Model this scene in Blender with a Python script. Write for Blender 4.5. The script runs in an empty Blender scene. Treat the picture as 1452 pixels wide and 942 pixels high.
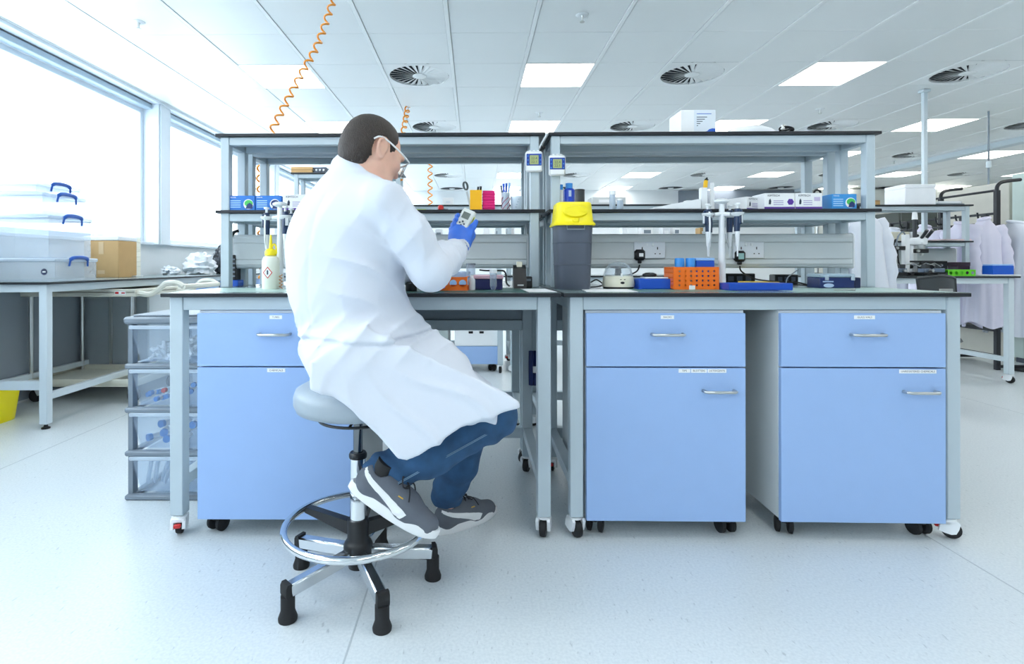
import bpy, bmesh, math, random
import numpy as np
from mathutils import Matrix, Vector, Euler

rnd = random.Random(7)
PI = math.pi
R = math.radians
scene = bpy.context.scene
C = scene.collection

# ------------------------------------------------------------------ camera
EYE, FPX, YAW = 1.005, 773.0, 0.0122
cam_data = bpy.data.cameras.new('camera')
cam_data.sensor_width = 36.0
cam_data.lens = 36.0 * FPX / 1452.0
cam_data.shift_x = (726.0 - 662.6) / 1452.0
cam_data.shift_y = (375.0 - 471.0) / 1452.0
cam_data.clip_start = 0.05
camera = bpy.data.objects.new('camera', cam_data)
camera.location = (0, 0, EYE)
camera.rotation_euler = (R(90), R(0.07), YAW)
C.objects.link(camera)
scene.camera = camera

# ------------------------------------------------------------------ sky, exposure
world = bpy.data.worlds.new('sky')
scene.world = world
world.use_nodes = True
wn = world.node_tree
wn.nodes.clear()
w_out = wn.nodes.new('ShaderNodeOutputWorld')
w_bg = wn.nodes.new('ShaderNodeBackground')
w_bg.inputs['Color'].default_value = (0.87, 0.94, 1.0, 1)
w_bg.inputs['Strength'].default_value = 6.5
wn.links.new(w_bg.outputs[0], w_out.inputs[0])
LAMP_STRENGTH = 6.5
scene.view_settings.view_transform = 'Standard'
scene.view_settings.look = 'None'
scene.view_settings.gamma = 1.0
scene.view_settings.use_curve_mapping = False
scene.view_settings.exposure = 0.43
scene.cycles.max_bounces = 10
scene.cycles.diffuse_bounces = 5
scene.cycles.transparent_max_bounces = 24
scene.cycles.caustics_reflective = False
scene.cycles.caustics_refractive = False
scene.cycles.sample_clamp_indirect = 6.0
for yy in (-2.55, 0.67, 3.89, 7.11, 10.33):          # daylight guides in the window openings
    ld = bpy.data.lights.new('window_portal', 'AREA')
    ld.shape = 'RECTANGLE'
    ld.size, ld.size_y = 1.36, 2.96
    ld.cycles.is_portal = True
    lo = bpy.data.objects.new('window_portal', ld)
    lo.location = (-3.5, yy, 1.92)
    lo.rotation_euler = (0, R(-90), 0)
    C.objects.link(lo)


def P(px, py, Y):
    """the point of the plane y = Y that the photograph shows at pixel (px, py)"""
    t = (px - 662.6) / FPX
    c, s = math.cos(YAW), math.sin(YAW)
    x = Y * (t * c - s) / (c + t * s)
    d = -x * s + Y * c
    return Vector((x, Y, EYE + (375.0 - py) / FPX * d))


# ------------------------------------------------------------------ materials
def lin(c):
    c = c / 255.0
    return c / 12.92 if c <= 0.04045 else ((c + 0.055) / 1.055) ** 2.4


MATS = {}


def mat(name, rgb, rough=0.5, metal=0.0, spec=0.5, noise=0.04, scale=14.0, bump=0.0, bscale=60.0,
        emit=0.0, alpha=1.0, coat=0.0, sheen=0.0, stretch=None):
    if name in MATS:
        return MATS[name]
    m = bpy.data.materials.new(name)
    m.use_nodes = True
    nt = m.node_tree
    b = nt.nodes['Principled BSDF']
    col = tuple(lin(v) for v in rgb)
    tc = nt.nodes.new('ShaderNodeTexCoord')
    src = tc.outputs['Object']
    if stretch:
        mp = nt.nodes.new('ShaderNodeMapping')
        mp.inputs['Scale'].default_value = stretch
        nt.links.new(src, mp.inputs[0])
        src = mp.outputs[0]
    nz = nt.nodes.new('ShaderNodeTexNoise')
    nz.inputs['Scale'].default_value = scale
    nz.inputs['Detail'].default_value = 3
    nt.links.new(src, nz.inputs['Vector'])
    rp = nt.nodes.new('ShaderNodeMix')
    rp.data_type = 'RGBA'
    rp.inputs['A'].default_value = tuple(v * (1 - noise) for v in col) + (1,)
    rp.inputs['B'].default_value = tuple(min(1, v * (1 + noise)) for v in col) + (1,)
    nt.links.new(nz.outputs['Fac'], rp.inputs['Factor'])
    nt.links.new(rp.outputs['Result'], b.inputs['Base Color'])
    b.inputs['Roughness'].default_value = rough
    b.inputs['Metallic'].default_value = metal
    b.inputs['Specular IOR Level'].default_value = spec
    b.inputs['Coat Weight'].default_value = coat
    b.inputs['Sheen Weight'].default_value = sheen
    if emit:
        b.inputs['Emission Color'].default_value = col + (1,)
        b.inputs['Emission Strength'].default_value = emit
    if bump:
        n2 = nt.nodes.new('ShaderNodeTexNoise')
        n2.inputs['Scale'].default_value = bscale
        n2.inputs['Detail'].default_value = 4
        nt.links.new(src, n2.inputs['Vector'])
        bp = nt.nodes.new('ShaderNodeBump')
        bp.inputs['Strength'].default_value = bump
        bp.inputs['Distance'].default_value = 0.004
        nt.links.new(n2.outputs['Fac'], bp.inputs['Height'])
        nt.links.new(bp.outputs[0], b.inputs['Normal'])
    if alpha < 1.0:
        out = nt.nodes['Material Output']
        mx = nt.nodes.new('ShaderNodeMixShader')
        tr = nt.nodes.new('ShaderNodeBsdfTransparent')
        tr.inputs[0].default_value = tuple(0.6 + 0.4 * v for v in col) + (1,)
        lw = nt.nodes.new('ShaderNodeLayerWeight')
        lw.inputs['Blend'].default_value = 0.25
        ad = nt.nodes.new('ShaderNodeMath')
        ad.operation = 'MULTIPLY_ADD'
        ad.use_clamp = True
        ad.inputs[1].default_value = 0.5
        ad.inputs[2].default_value = alpha
        nt.links.new(lw.outputs['Facing'], ad.inputs[0])
        nt.links.new(ad.outputs[0], mx.inputs[0])
        nt.links.new(tr.outputs[0], mx.inputs[1])
        nt.links.new(b.outputs[0], mx.inputs[2])
        nt.links.new(mx.outputs[0], out.inputs['Surface'])
    MATS[name] = m
    return m


# ------------------------------------------------------------------ mesh builder
class MB:
    """collects shapes and links them as ONE mesh object"""
    def __init__(s, M=None):
        s.v, s.f, s.m = [], [], []
        s.mi = 0
        s.M = M

    def raw(s, vs, fs, M=None):
        k = len(s.v)
        for v in vs:
            v = Vector(v)
            if M is not None:
                v = M @ v
            if s.M is not None:
                v = s.M @ v
            s.v.append(v)
        for f in fs:
            s.f.append([i + k for i in f])
            s.m.append(s.mi)
        return s

    def box(s, x0, x1, y0, y1, z0, z1, b=0.0, M=None):
        c = ((x0 + x1) / 2, (y0 + y1) / 2, (z0 + z1) / 2)
        h = (abs(x1 - x0) / 2, abs(y1 - y0) / 2, abs(z1 - z0) / 2)
        b = min(b, 0.45 * min(h) * 2 * 0.9)
        if b <= 0:
            vs = [(c[0] + a * h[0], c[1] + d * h[1], c[2] + e * h[2]) for a in (-1, 1) for d in (-1, 1) for e in (-1, 1)]
            return s.raw(vs, [(0, 1, 3, 2), (4, 6, 7, 5), (0, 4, 5, 1), (2, 3, 7, 6), (0, 2, 6, 4), (1, 5, 7, 3)], M)
        vs, idx = [], {}
        for a in (-1, 1):
            for d in (-1, 1):
                for e in (-1, 1):
                    sg = (a, d, e)
                    for ax in range(3):
                        p = [c[i] + sg[i] * (h[i] - (0 if i == ax else b)) for i in range(3)]
                        idx[(sg, ax)] = len(vs)
                        vs.append(p)
        fs = []
        cc = Vector(c)

        def face(ids):
            q = [Vector(vs[i]) for i in ids]
            n = (q[1] - q[0]).cross(q[2] - q[0])
            m = sum(q, Vector()) / len(q) - cc
            fs.append(ids if n.dot(m) > 0 else ids[::-1])
        for ax in range(3):
            o = [i for i in range(3) if i != ax]
            for sg in (-1, 1):
                ids = []
                for u, w in ((-1, -1), (1, -1), (1, 1), (-1, 1)):
                    k = [0, 0, 0]
                    k[ax], k[o[0]], k[o[1]] = sg, u, w
                    ids.append(idx[(tuple(k), ax)])
                face(ids)
            for u in (-1, 1):
                for w in (-1, 1):
                    k0, k1 = [0] * 3, [0] * 3
                    k0[ax], k1[ax] = -1, 1
                    k0[o[0]] = k1[o[0]] = u
                    k0[o[1]] = k1[o[1]] = w
                    face([idx[(tuple(k0), o[0])], idx[(tuple(k1), o[0])], idx[(tuple(k1), o[1])], idx[(tuple(k0), o[1])]])
        for a in (-1, 1):
            for d in (-1, 1):
                for e in (-1, 1):
                    face([idx[((a, d, e), 0)], idx[((a, d, e), 1)], idx[((a, d, e), 2)]])
        return s.raw(vs, fs, M)

    def tube(s, pts, r, n=8, closed=False, cap=True):
        pts = [Vector(p) for p in pts]
        k = len(pts)
        rr = r if isinstance(r, (list, tuple)) else [r] * k
        vs, fs = [], []
        up = None
        for i in range(k):
            if closed:
                t = pts[(i + 1) % k] - pts[i - 1]
            else:
                t = pts[min(i + 1, k - 1)] - pts[max(i - 1, 0)]
            t.normalize()
            if up is None:
                up = Vector((0, 0, 1)) if abs(t.z) < 0.9 else Vector((1, 0, 0))
            a = up - t * up.dot(t)
            if a.length < 1e-5:
                a = Vector((1, 0, 0)) - t * t.x
            a.normalize()
            up = a
            b = t.cross(a)
            for j in range(n):
                w = 2 * PI * j / n
                vs.append(pts[i] + (a * math.cos(w) + b * math.sin(w)) * rr[i])
        for i in range(k if closed else k - 1):
            i2 = (i + 1) % k
            for j in range(n):
                j2 = (j + 1) % n
                fs.append((i * n + j, i * n + j2, i2 * n + j2, i2 * n + j))
        if cap and not closed:
            fs.append(tuple(range(n))[::-1])
            fs.append(tuple((k - 1) * n + j for j in range(n)))
        return s.raw(vs, fs)

    def cyl(s, p0, p1, r0, r1=None, n=16):
        return s.tube([p0, p1], [r0, r0 if r1 is None else r1], n)

    def lathe(s, prof, c=(0, 0, 0), n=24, M=None, sx=1.0, sy=1.0, pw=2.0):
        """prof: (radius, z) from bottom to top, capped where radius is 0 or at the ends"""
        vs, fs = [], []
        for (r, z) in prof:
            for j in range(n):
                w = 2 * PI * j / n
                cx, sn = math.cos(w), math.sin(w)
                if pw != 2.0:
                    q = (abs(cx) ** pw + abs(sn) ** pw) ** (-1 / pw)
                    cx, sn = cx * q, sn * q
                vs.append((c[0] + r * cx * sx, c[1] + r * sn * sy, c[2] + z))
        for i in range(len(prof) - 1):
            for j in range(n):
                j2 = (j + 1) % n
                fs.append((i * n + j, i * n + j2, (i + 1) * n + j2, (i + 1) * n + j))
        fs.append(tuple(range(n))[::-1])
        fs.append(tuple((len(prof) - 1) * n + j for j in range(n)))
        return s.raw(vs, fs, M)

    def prism(s, poly, a, b, axis='y', M=None):
        """poly in the two other axes, run from a to b along axis"""
        n = len(poly)
        if axis == 'y':
            g = lambda p, q: (p[0], q, p[1])
        elif axis == 'x':
            g = lambda p, q: (q, p[0], p[1])
        else:
            g = lambda p, q: (p[0], p[1], q)
        vs = [g(p, a) for p in poly] + [g(p, b) for p in poly]
        fs = [tuple(range(n)), tuple(range(2 * n - 1, n - 1, -1))]
        for i in range(n):
            j = (i + 1) % n
            fs.append((i, n + i, n + j, j))
        return s.raw(vs, fs, M)

    def grid(s, fn, nu, nv, wrap=False):
        vs = [fn(i / (nu - 1), j / (nv - 1) if not wrap else j / nv) for i in range(nu) for j in range(nv)]
        fs = []
        for i in range(nu - 1):
            for j in range(nv if wrap else nv - 1):
                j2 = (j + 1) % nv
                fs.append((i * nv + j, i * nv + j2, (i + 1) * nv + j2, (i + 1) * nv + j))
        return s.raw(vs, fs)

    def text(s, string, size, M, align='CENTER', thick=0.0004):
        """flat lettering in the xy plane of M"""
        key = (string, align)
        if key not in TXT:
            cu = bpy.data.curves.new('lettering', 'FONT')
            cu.body = string
            cu.align_x = align
            cu.align_y = 'CENTER'
            cu.resolution_u = 2
            ob = bpy.data.objects.new('lettering', cu)
            me = bpy.data.meshes.new_from_object(ob)
            TXT[key] = ([v.co.copy() for v in me.vertices], [tuple(p.vertices) for p in me.polygons])
            bpy.data.objects.remove(ob)
            bpy.data.curves.remove(cu)
            bpy.data.meshes.remove(me)
        vs, fs = TXT[key]
        return s.raw([(v.x * size, v.y * size, thick) for v in vs], fs, M)

    def mesh(s, name, mats, smooth=38):
        me = bpy.data.meshes.new(name)
        me.from_pydata(s.v, [], s.f)
        if not isinstance(mats, (list, tuple)):
            mats = [mats]
        for m in mats:
            me.materials.append(m)
        if len(mats) > 1:
            me.polygons.foreach_set('material_index', s.m)
        bm = bmesh.new()
        bm.from_mesh(me)
        bmesh.ops.recalc_face_normals(bm, faces=bm.faces)
        bm.to_mesh(me)
        bm.free()
        if smooth:
            me.polygons.foreach_set('use_smooth', [True] * len(me.polygons))
            me.set_sharp_from_angle(angle=R(smooth))
        me.update()
        return me

    def build(s, name, mats, parent=None, smooth=38, loc=None, rot=None):
        o = bpy.data.objects.new(name, s.mesh(name, mats, smooth))
        if loc is not None:
            o.location = loc
        if rot is not None:
            o.rotation_euler = rot
        o.parent = parent
        C.objects.link(o)
        return o


TXT = {}


def tag(o, label=None, cat=None, group=None, kind=None):
    if label:
        o['label'] = label
    if cat:
        o['category'] = cat
    if group:
        o['group'] = group
    if kind:
        o['kind'] = kind
    return o


def thing(name, label, cat, loc=(0, 0, 0), rz=0.0, group=None):
    o = bpy.data.objects.new(name, None)
    o.empty_display_size = 0.05
    o.location = loc
    o.rotation_euler = (0, 0, rz)
    C.objects.link(o)
    return tag(o, label, cat, group)


def struct(o):
    o['kind'] = 'structure'
    return o


def put(me, name, parent=None, loc=(0, 0, 0), rot=(0, 0, 0), sc=None):
    o = bpy.data.objects.new(name, me)
    o.location = loc
    o.rotation_euler = rot
    if sc:
        o.scale = sc
    o.parent = parent
    C.objects.link(o)
    return o


def kids(o):
    return [c for c in ALLK.get(o.name, [])]


def copy_tree(o, loc=None, rz=None, label=None, group=None, parent=None):
    """a thing with copies of its parts and sub-parts (shared mesh data)"""
    c = o.copy()
    if parent is not None:
        c.parent = parent
    C.objects.link(c)
    for ch in list(o.children):
        copy_tree(ch, parent=c)
    if loc is not None:
        c.location = loc
    if rz is not None:
        c.rotation_euler = (0, 0, rz)
    if label:
        c['label'] = label
    if group:
        c['group'] = group
    return c


def rmat(loc=(0, 0, 0), e=(0, 0, 0)):
    return Matrix.Translation(Vector(loc)) @ Euler(e).to_matrix().to_4x4()


def smooth_pts(pts, n=6):
    """Catmull-Rom through pts"""
    pts = [Vector(p) for p in pts]
    out = []
    for i in range(len(pts) - 1):
        p0, p1, p2, p3 = pts[max(i - 1, 0)], pts[i], pts[i + 1], pts[min(i + 2, len(pts) - 1)]
        for k in range(n):
            t = k / n
            out.append(0.5 * ((2 * p1) + (p2 - p0) * t + (2 * p0 - 5 * p1 + 4 * p2 - p3) * t * t + (3 * p1 - p0 - 3 * p2 + p3) * t ** 3))
    out.append(pts[-1])
    return out


# shared materials
FRAME = mat('powder_coated_steel', (186, 200, 208), 0.38, noise=0.02)
FRAME_LIGHT = mat('pale_powder_coated_steel', (205, 217, 224), 0.35, noise=0.02)
BLACK_EDGE = mat('black_laminate_edge', (22, 28, 36), 0.4, noise=0.1)
WORKTOP = mat('grey_green_laminate', (118, 136, 138), 0.22, noise=0.04, spec=0.6)
BLUE = mat('blue_cabinet_laminate', (155, 186, 232), 0.42, noise=0.02, bump=0.05, bscale=200)
CARCASS = mat('white_carcass_laminate', (205, 212, 215), 0.45, noise=0.02)
CHROME = mat('chrome', (225, 228, 230), 0.08, metal=1.0, noise=0.02)
STEEL = mat('brushed_steel', (200, 202, 200), 0.28, metal=1.0, noise=0.05)
BLACK_PLASTIC = mat('black_plastic', (18, 20, 24), 0.38, noise=0.1)
BLACK_RUBBER = mat('black_rubber', (24, 25, 28), 0.7, noise=0.15)
WHITE_PLASTIC = mat('white_plastic', (236, 240, 243), 0.35, noise=0.02)
CREAM = mat('cream_plastic', (226, 224, 205), 0.35, noise=0.02)
RED = mat('red_plastic', (205, 40, 40), 0.4, noise=0.05)
YELLOW = mat('yellow_plastic', (250, 232, 20), 0.4, noise=0.03)
ORANGE = mat('orange_plastic', (250, 118, 22), 0.38, noise=0.04)
BLUE_PLASTIC = mat('blue_plastic', (28, 92, 200), 0.35, noise=0.05)
BRIGHT_BLUE = mat('bright_blue_plastic', (50, 140, 220), 0.32, noise=0.05)
NAVY = mat('navy_plastic', (22, 42, 98), 0.35, noise=0.08)
GREY_PLASTIC = mat('grey_plastic', (122, 134, 146), 0.45, noise=0.04)
DARK_GREY = mat('dark_grey_plastic', (84, 92, 106), 0.45, noise=0.05)
CLEAR = mat('clear_plastic', (225, 236, 245), 0.15, alpha=0.16)
FROST = mat('frosted_plastic', (222, 234, 246), 0.3, alpha=0.45)
MILKY = mat('milky_plastic', (240, 244, 248), 0.35, alpha=0.8)
PAPER = mat('white_paper', (240, 242, 244), 0.8, noise=0.02)
CARD = mat('brown_cardboard', (196, 160, 110), 0.8, noise=0.06)
INK = mat('printed_ink', (45, 55, 75), 0.6)
# ================================================================== SETTING
CEIL, WX = 2.67, -3.3
X1, Y0, Y1 = 12.42, -3.88, 12.32

# floor: welded vinyl sheet
def floor_material():
    m = bpy.data.materials.new('speckled_vinyl')
    m.use_nodes = True
    nt = m.node_tree
    b = nt.nodes['Principled BSDF']
    tc = nt.nodes.new('ShaderNodeTexCoord')
    n1 = nt.nodes.new('ShaderNodeTexNoise')
    n1.inputs['Scale'].default_value = 120
    n1.inputs['Detail'].default_value = 6
    n2 = nt.nodes.new('ShaderNodeTexNoise')
    n2.inputs['Scale'].default_value = 2.2
    n2.inputs['Detail'].default_value = 4
    n3 = nt.nodes.new('ShaderNodeTexNoise')
    n3.inputs['Scale'].default_value = 60
    n3.inputs['Detail'].default_value = 2
    mp = nt.nodes.new('ShaderNodeMapping')
    mp.inputs['Scale'].default_value = (1.6, 0.5, 1)
    nt.links.new(tc.outputs['Object'], mp.inputs[0])
    for n in (n1, n2):
        nt.links.new(tc.outputs['Object'], n.inputs['Vector'])
    nt.links.new(mp.outputs[0], n3.inputs['Vector'])
    r1 = nt.nodes.new('ShaderNodeValToRGB')
    r1.color_ramp.elements[0].position = 0.35
    r1.color_ramp.elements[0].color = tuple(lin(v) for v in (203, 212, 217)) + (1,)
    r1.color_ramp.elements[1].position = 0.62
    r1.color_ramp.elements[1].color = tuple(lin(v) for v in (214, 222, 226)) + (1,)
    nt.links.new(n1.outputs['Fac'], r1.inputs[0])
    r2 = nt.nodes.new('ShaderNodeValToRGB')
    r2.color_ramp.elements[0].position = 0.66
    r2.color_ramp.elements[0].color = (1, 1, 1, 1)
    r2.color_ramp.elements[1].position = 0.74
    r2.color_ramp.elements[1].color = (0.66, 0.68, 0.70, 1)
    nt.links.new(n3.outputs['Fac'], r2.inputs[0])
    mx = nt.nodes.new('ShaderNodeMix')
    mx.data_type = 'RGBA'
    mx.blend_type = 'MULTIPLY'
    mx.inputs['Factor'].default_value = 0.8
    nt.links.new(r1.outputs[0], mx.inputs['A'])
    nt.links.new(r2.outputs[0], mx.inputs['B'])
    nt.links.new(mx.outputs['Result'], b.inputs['Base Color'])
    r3 = nt.nodes.new('ShaderNodeMapRange')
    r3.inputs['To Min'].default_value = 0.29
    r3.inputs['To Max'].default_value = 0.35
    nt.links.new(n2.outputs['Fac'], r3.inputs[0])
    nt.links.new(r3.outputs[0], b.inputs['Roughness'])
    b.inputs['Specular IOR Level'].default_value = 0.5
    return m


FLOOR = floor_material()
mb = MB()
mb.box(WX - 0.3, X1, Y0, Y1, -0.1, 0)
floor = struct(mb.build('floor', FLOOR))
sm = MB().box(-0.0025, 0.0025, Y0, Y1, 0.0, 0.0006).mesh('weld_seam', mat('weld_seam', (176, 186, 192), 0.4))
for i in range(-1, 6):
    put(sm, 'weld_seam', floor, (-0.33 + 2.0 * i, 0, 0))

WALL = mat('white_wall_paint', (224, 229, 232), 0.6, noise=0.015)
WALLR = mat('grey_wall_paint', (196, 202, 206), 0.6, noise=0.015)
LOWER = mat('grey_panel_paint', (138, 148, 158), 0.5, noise=0.02)
PROFILE = mat('white_window_profile', (222, 230, 238), 0.35, noise=0.01)
BAND = mat('grey_window_head', (176, 194, 208), 0.4, noise=0.01)

# back, right and rear walls
struct(MB().box(WX - 0.3, X1, Y1, Y1 + 0.15, 0, CEIL + 0.1).build('wall_back', WALL))
struct(MB().box(X1, X1 + 0.15, Y0, Y1, 0, CEIL + 0.1).build('wall_right', WALLR))
struct(MB().box(WX - 0.3, X1, Y0 - 0.15, Y0, 0, CEIL + 0.1).build('wall_rear', WALLR))
struct(MB().box(7.4, X1, 11.9, Y1 - 0.001, 0, CEIL - 0.05).build('wall_return', mat('pale_wall', (206, 208, 202), 0.6)))
struct(MB().box(4.6, 7.4, 12.25, Y1 - 0.001, 1.9, CEIL - 0.02).build('trim_back', mat('dark_grey_wall', (112, 122, 134), 0.6)))

# window wall: parapet, sill, head, columns
wl = MB()
wl.box(WX - 0.2, WX, Y0, Y1, 0, 1.21)
wl.box(WX - 0.2, WX, Y0, Y1, 2.60, CEIL + 0.1)
wall_left = struct(wl.build('wall_left', WALL))
struct(MB().box(WX, WX + 0.012, Y0, Y1, 0.02, 0.86).build('trim_left', LOWER))
struct(MB().box(WX - 0.02, WX + 0.05, Y0, Y1, 1.205, 1.235, 0.006).build('trim_sill', PROFILE))
struct(MB().box(WX - 0.05, WX + 0.03, Y0, Y1, 2.585, 2.635, 0.006).build('trim_head', BAND))
struct(MB().box(WX + 0.03, -3.18, Y0, Y1, CEIL - 0.03, CEIL + 0.02, 0.004).build('trim_ceiling', PROFILE))
cols = [-0.94, 2.28, 5.50, 8.72, 11.94]
for y in cols:
    c = MB()
    c.box(WX - 0.16, WX + 0.10, y, y + 0.22, 1.21, CEIL, 0.004)
    c.box(WX + 0.10, WX + 0.115, y + 0.02, y + 0.10, 1.21, CEIL, 0.003)
    struct(c.build('column', PROFILE))
GLASS = mat('window_glass', (240, 248, 252), 0.03, alpha=0.04)
edges = [Y0] + [v for y in cols for v in (y, y + 0.22)] + [Y1]
for n, (a, b_) in enumerate(zip(edges[::2], edges[1::2])):
    if b_ - a < 0.4:
        continue
    fr = MB()
    xa, xb = WX - 0.13, WX - 0.06
    fr.box(xa, xb, a, a + 0.045, 1.235, 2.585, 0.004)
    fr.box(xa, xb, b_ - 0.045, b_, 1.235, 2.585, 0.004)
    fr.box(xa, xb, a + 0.045, b_ - 0.045, 1.235, 1.28, 0.004)
    fr.box(xa, xb, a + 0.045, b_ - 0.045, 2.54, 2.585, 0.004)
    w = struct(fr.build('window_%d' % (n + 1), PROFILE))
    for p, q in ((a + 0.045, b_ - 0.045),):
        MB().box(WX - 0.1, WX - 0.092, p, q, 1.28, 2.54).build('pane', GLASS, w)
# outside: ground, facade posts and a parapet seen through the glass
OUT = mat('pale_concrete', (232, 236, 238), 0.7)
struct(MB().box(-40, WX - 0.31, -25, 45, -0.3, -0.2).build('terrace', OUT))
fo = thing('outdoor_frame', 'white steel frame of posts and beams outside the windows', 'frame', (-5.1, 6.8, -0.2))
for y in (-4.2, -1.9, 0.35):
    MB().box(-0.08, 0.08, y - 0.1, y + 0.1, 0, 2.75, 0.01).build('post', PROFILE, fo)
MB().box(-0.06, 0.06, -4.2, 0.35, 2.6, 2.75, 0.008).build('beam', BAND, fo)
pr = MB()
pr.cyl((-0.4, -2.2, 1.86), (-0.4, 2.6, 1.86), 0.05, n=12)
pr.build('rail', BAND, fo)

# ceiling: slab, bars, metal tiles
TILE = mat('satin_ceiling_tile', (236, 240, 241), 0.34, spec=0.5, noise=0.012, scale=3)
BAR = mat('white_ceiling_bar', (242, 245, 246), 0.4, noise=0.01)
GAP = mat('ceiling_void', (190, 196, 200), 0.8)
ceiling = struct(MB().box(WX - 0.3, X1, Y0, Y1, CEIL + 0.025, CEIL + 0.12).build('ceiling', GAP))
bar = MB().box(-0.014, 0.014, Y0, Y1, CEIL - 0.004, CEIL + 0.02, 0.002).mesh('ceiling_bar', BAR)
for i in range(27):
    put(bar, 'ceiling_bar', ceiling, (-3.18 + 0.6 * i, 0, 0))
tile_me = MB().box(-0.2835, 0.2835, -0.2985, 0.2985, 0, 0.02, 0.003).mesh('ceiling_tile', TILE, smooth=0)
LX = {-1.98, 0.42, 2.82, 5.22, 7.62, 10.02}
VX = {-3.18 + 0, -0.78, 1.62, 4.02, 6.42, 8.82, 11.22}
light_at, vent_at, tiles = [], [], []
for i in range(26):
    for j in range(27):
        x, y = -3.18 + 0.6 * i, -3.88 + 0.6 * j
        c = (x + 0.3, y + 0.3)
        row = (j - 14) % 3 == 0
        k = (i - 2) % 4
        if row and k == 0:
            light_at.append((i, j) + c)
        elif row and k == 2 and i > 0:
            vent_at.append((i, j) + c)
        else:
            vis = y > 3.0 and -0.93 * (y + 0.6) < x + 0.6 and x < 1.06 * (y + 0.6)
            tiles.append((0 if vis else 1, y if vis else abs(y), c))
tiles.sort()
far = MB()
for n, (h, d, c) in enumerate(tiles):
    if n < 296 and h == 0:
        put(tile_me, 'ceiling_tile', ceiling, (c[0], c[1], CEIL))
    else:
        far.box(c[0] - 0.2835, c[0] + 0.2835, c[1] - 0.2985, c[1] + 0.2985, CEIL, CEIL + 0.02)
tag(far.build('outer_ceiling_tiles', TILE, ceiling, smooth=0), kind='stuff')

# ceiling lights
LAMP = mat('lamp_diffuser', (255, 253, 248), 0.5, emit=LAMP_STRENGTH)
NTH = ['first', 'second', 'third', 'fourth', 'fifth', 'sixth']
ROWN = {14: 'nearest row', 17: 'second row', 20: 'third row', 23: 'fourth row', 26: 'row along the back wall'}


def in_view(x, y):
    return y > 3.4 and -0.9 * y < x < 1.02 * y


pan = MB().box(-0.28, 0.28, -0.29, 0.29, -0.002, 0.004).mesh('diffuser', LAMP)
frm = MB()
for a in ((-0.286, -0.28, -0.296, 0.296), (0.28, 0.286, -0.296, 0.296), (-0.28, 0.28, -0.296, -0.29), (-0.28, 0.28, 0.29, 0.296)):
    frm.box(a[0], a[1], a[2], a[3], -0.003, 0.024)
frm = frm.mesh('frame', BAR)
for (i, j, x, y) in light_at:
    n = (i - 2) // 4
    if in_view(x, y):
        lb, g = 'square ceiling light panel, %s from the windows in the %s' % (NTH[n], ROWN[j]), 'lit ceiling panels'
    else:
        lb, g = 'square white ceiling light panel out of the frame beyond the view', 'ceiling panels out of the frame'
    t = thing('ceiling_light', lb, 'light', (x, y, CEIL), 0, g)
    put(pan, 'diffuser', t)
    put(frm, 'frame', t)

# swirl air diffusers
VENT = mat('white_vent_plate', (240, 243, 244), 0.4, noise=0.01)
DARKV = mat('vent_throat', (40, 46, 52), 0.8)
pl = MB()
N = 48
ring = [(0.262 * math.cos(2 * PI * k / N), 0.262 * math.sin(2 * PI * k / N)) for k in range(N)]
sq = []
for k in range(N):
    w = 2 * PI * k / N
    q = 0.285 / max(abs(math.cos(w)), abs(math.sin(w)))
    sq.append((q * math.cos(w), q * math.sin(w) * 0.298 / 0.285))
pl.raw([(p[0], p[1], 0) for p in ring] + [(p[0], p[1], 0) for p in sq] + [(p[0], p[1], 0.02) for p in ring],
       [(k, (k + 1) % N, N + (k + 1) % N, N + k) for k in range(N)] + [(k, 2 * N + k, 2 * N + (k + 1) % N, (k + 1) % N) for k in range(N)])
plate_me = pl.mesh('plate', VENT)
hub_me = MB().lathe([(0.0, -0.006), (0.05, -0.006), (0.062, -0.002), (0.062, 0.006), (0.0, 0.006)], n=20).mesh('hub', VENT)
throat_me = MB().lathe([(0.0, 0.02), (0.262, 0.02), (0.262, 0.022), (0, 0.022)], n=32).mesh('throat', DARKV)
NB = 26
bl = MB()
for sgn in (1,):
    pts = []
    r0, r1 = 0.058, 0.256
    w0, w1 = 0.0075, 0.022
    tl = 0.0125
    pts = [(r0, -w0, 0.010), (r1, -w1, 0.001 + tl), (r1, w1, 0.001), (r0, w0, 0.0)]
    bl.raw([(p[0], p[1], p[2]) for p in pts] + [(p[0], p[1], p[2] + 0.0012) for p in pts],
           [(0, 1, 2, 3), (7, 6, 5, 4), (0, 4, 5, 1), (1, 5, 6, 2), (2, 6, 7, 3), (3, 7, 4, 0)])
blade_me = bl.mesh('blade', VENT, smooth=0)
vp = []
for (i, j, x, y) in vent_at:
    if not in_view(x, y):
        tg = thing('ceiling_vent', 'round swirl air vent out of the frame beyond the view', 'vent', (x, y, CEIL), 0, 'ceiling vents out of the frame')
    else:
        tg = thing('ceiling_vent', 'round swirl air vent, %s from the windows in the %s' % (NTH[(i - 4) // 4], ROWN[j]),
                   'vent', (x, y, CEIL), 0, 'swirl ceiling vents')
    put(plate_me, 'plate', tg)
    put(hub_me, 'hub', tg)
    put(throat_me, 'throat', tg)
    if y < 11:
        for k in range(NB):
            put(blade_me, 'blade', tg, (0, 0, 0), (0, 0, 2 * PI * k / NB))

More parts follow.
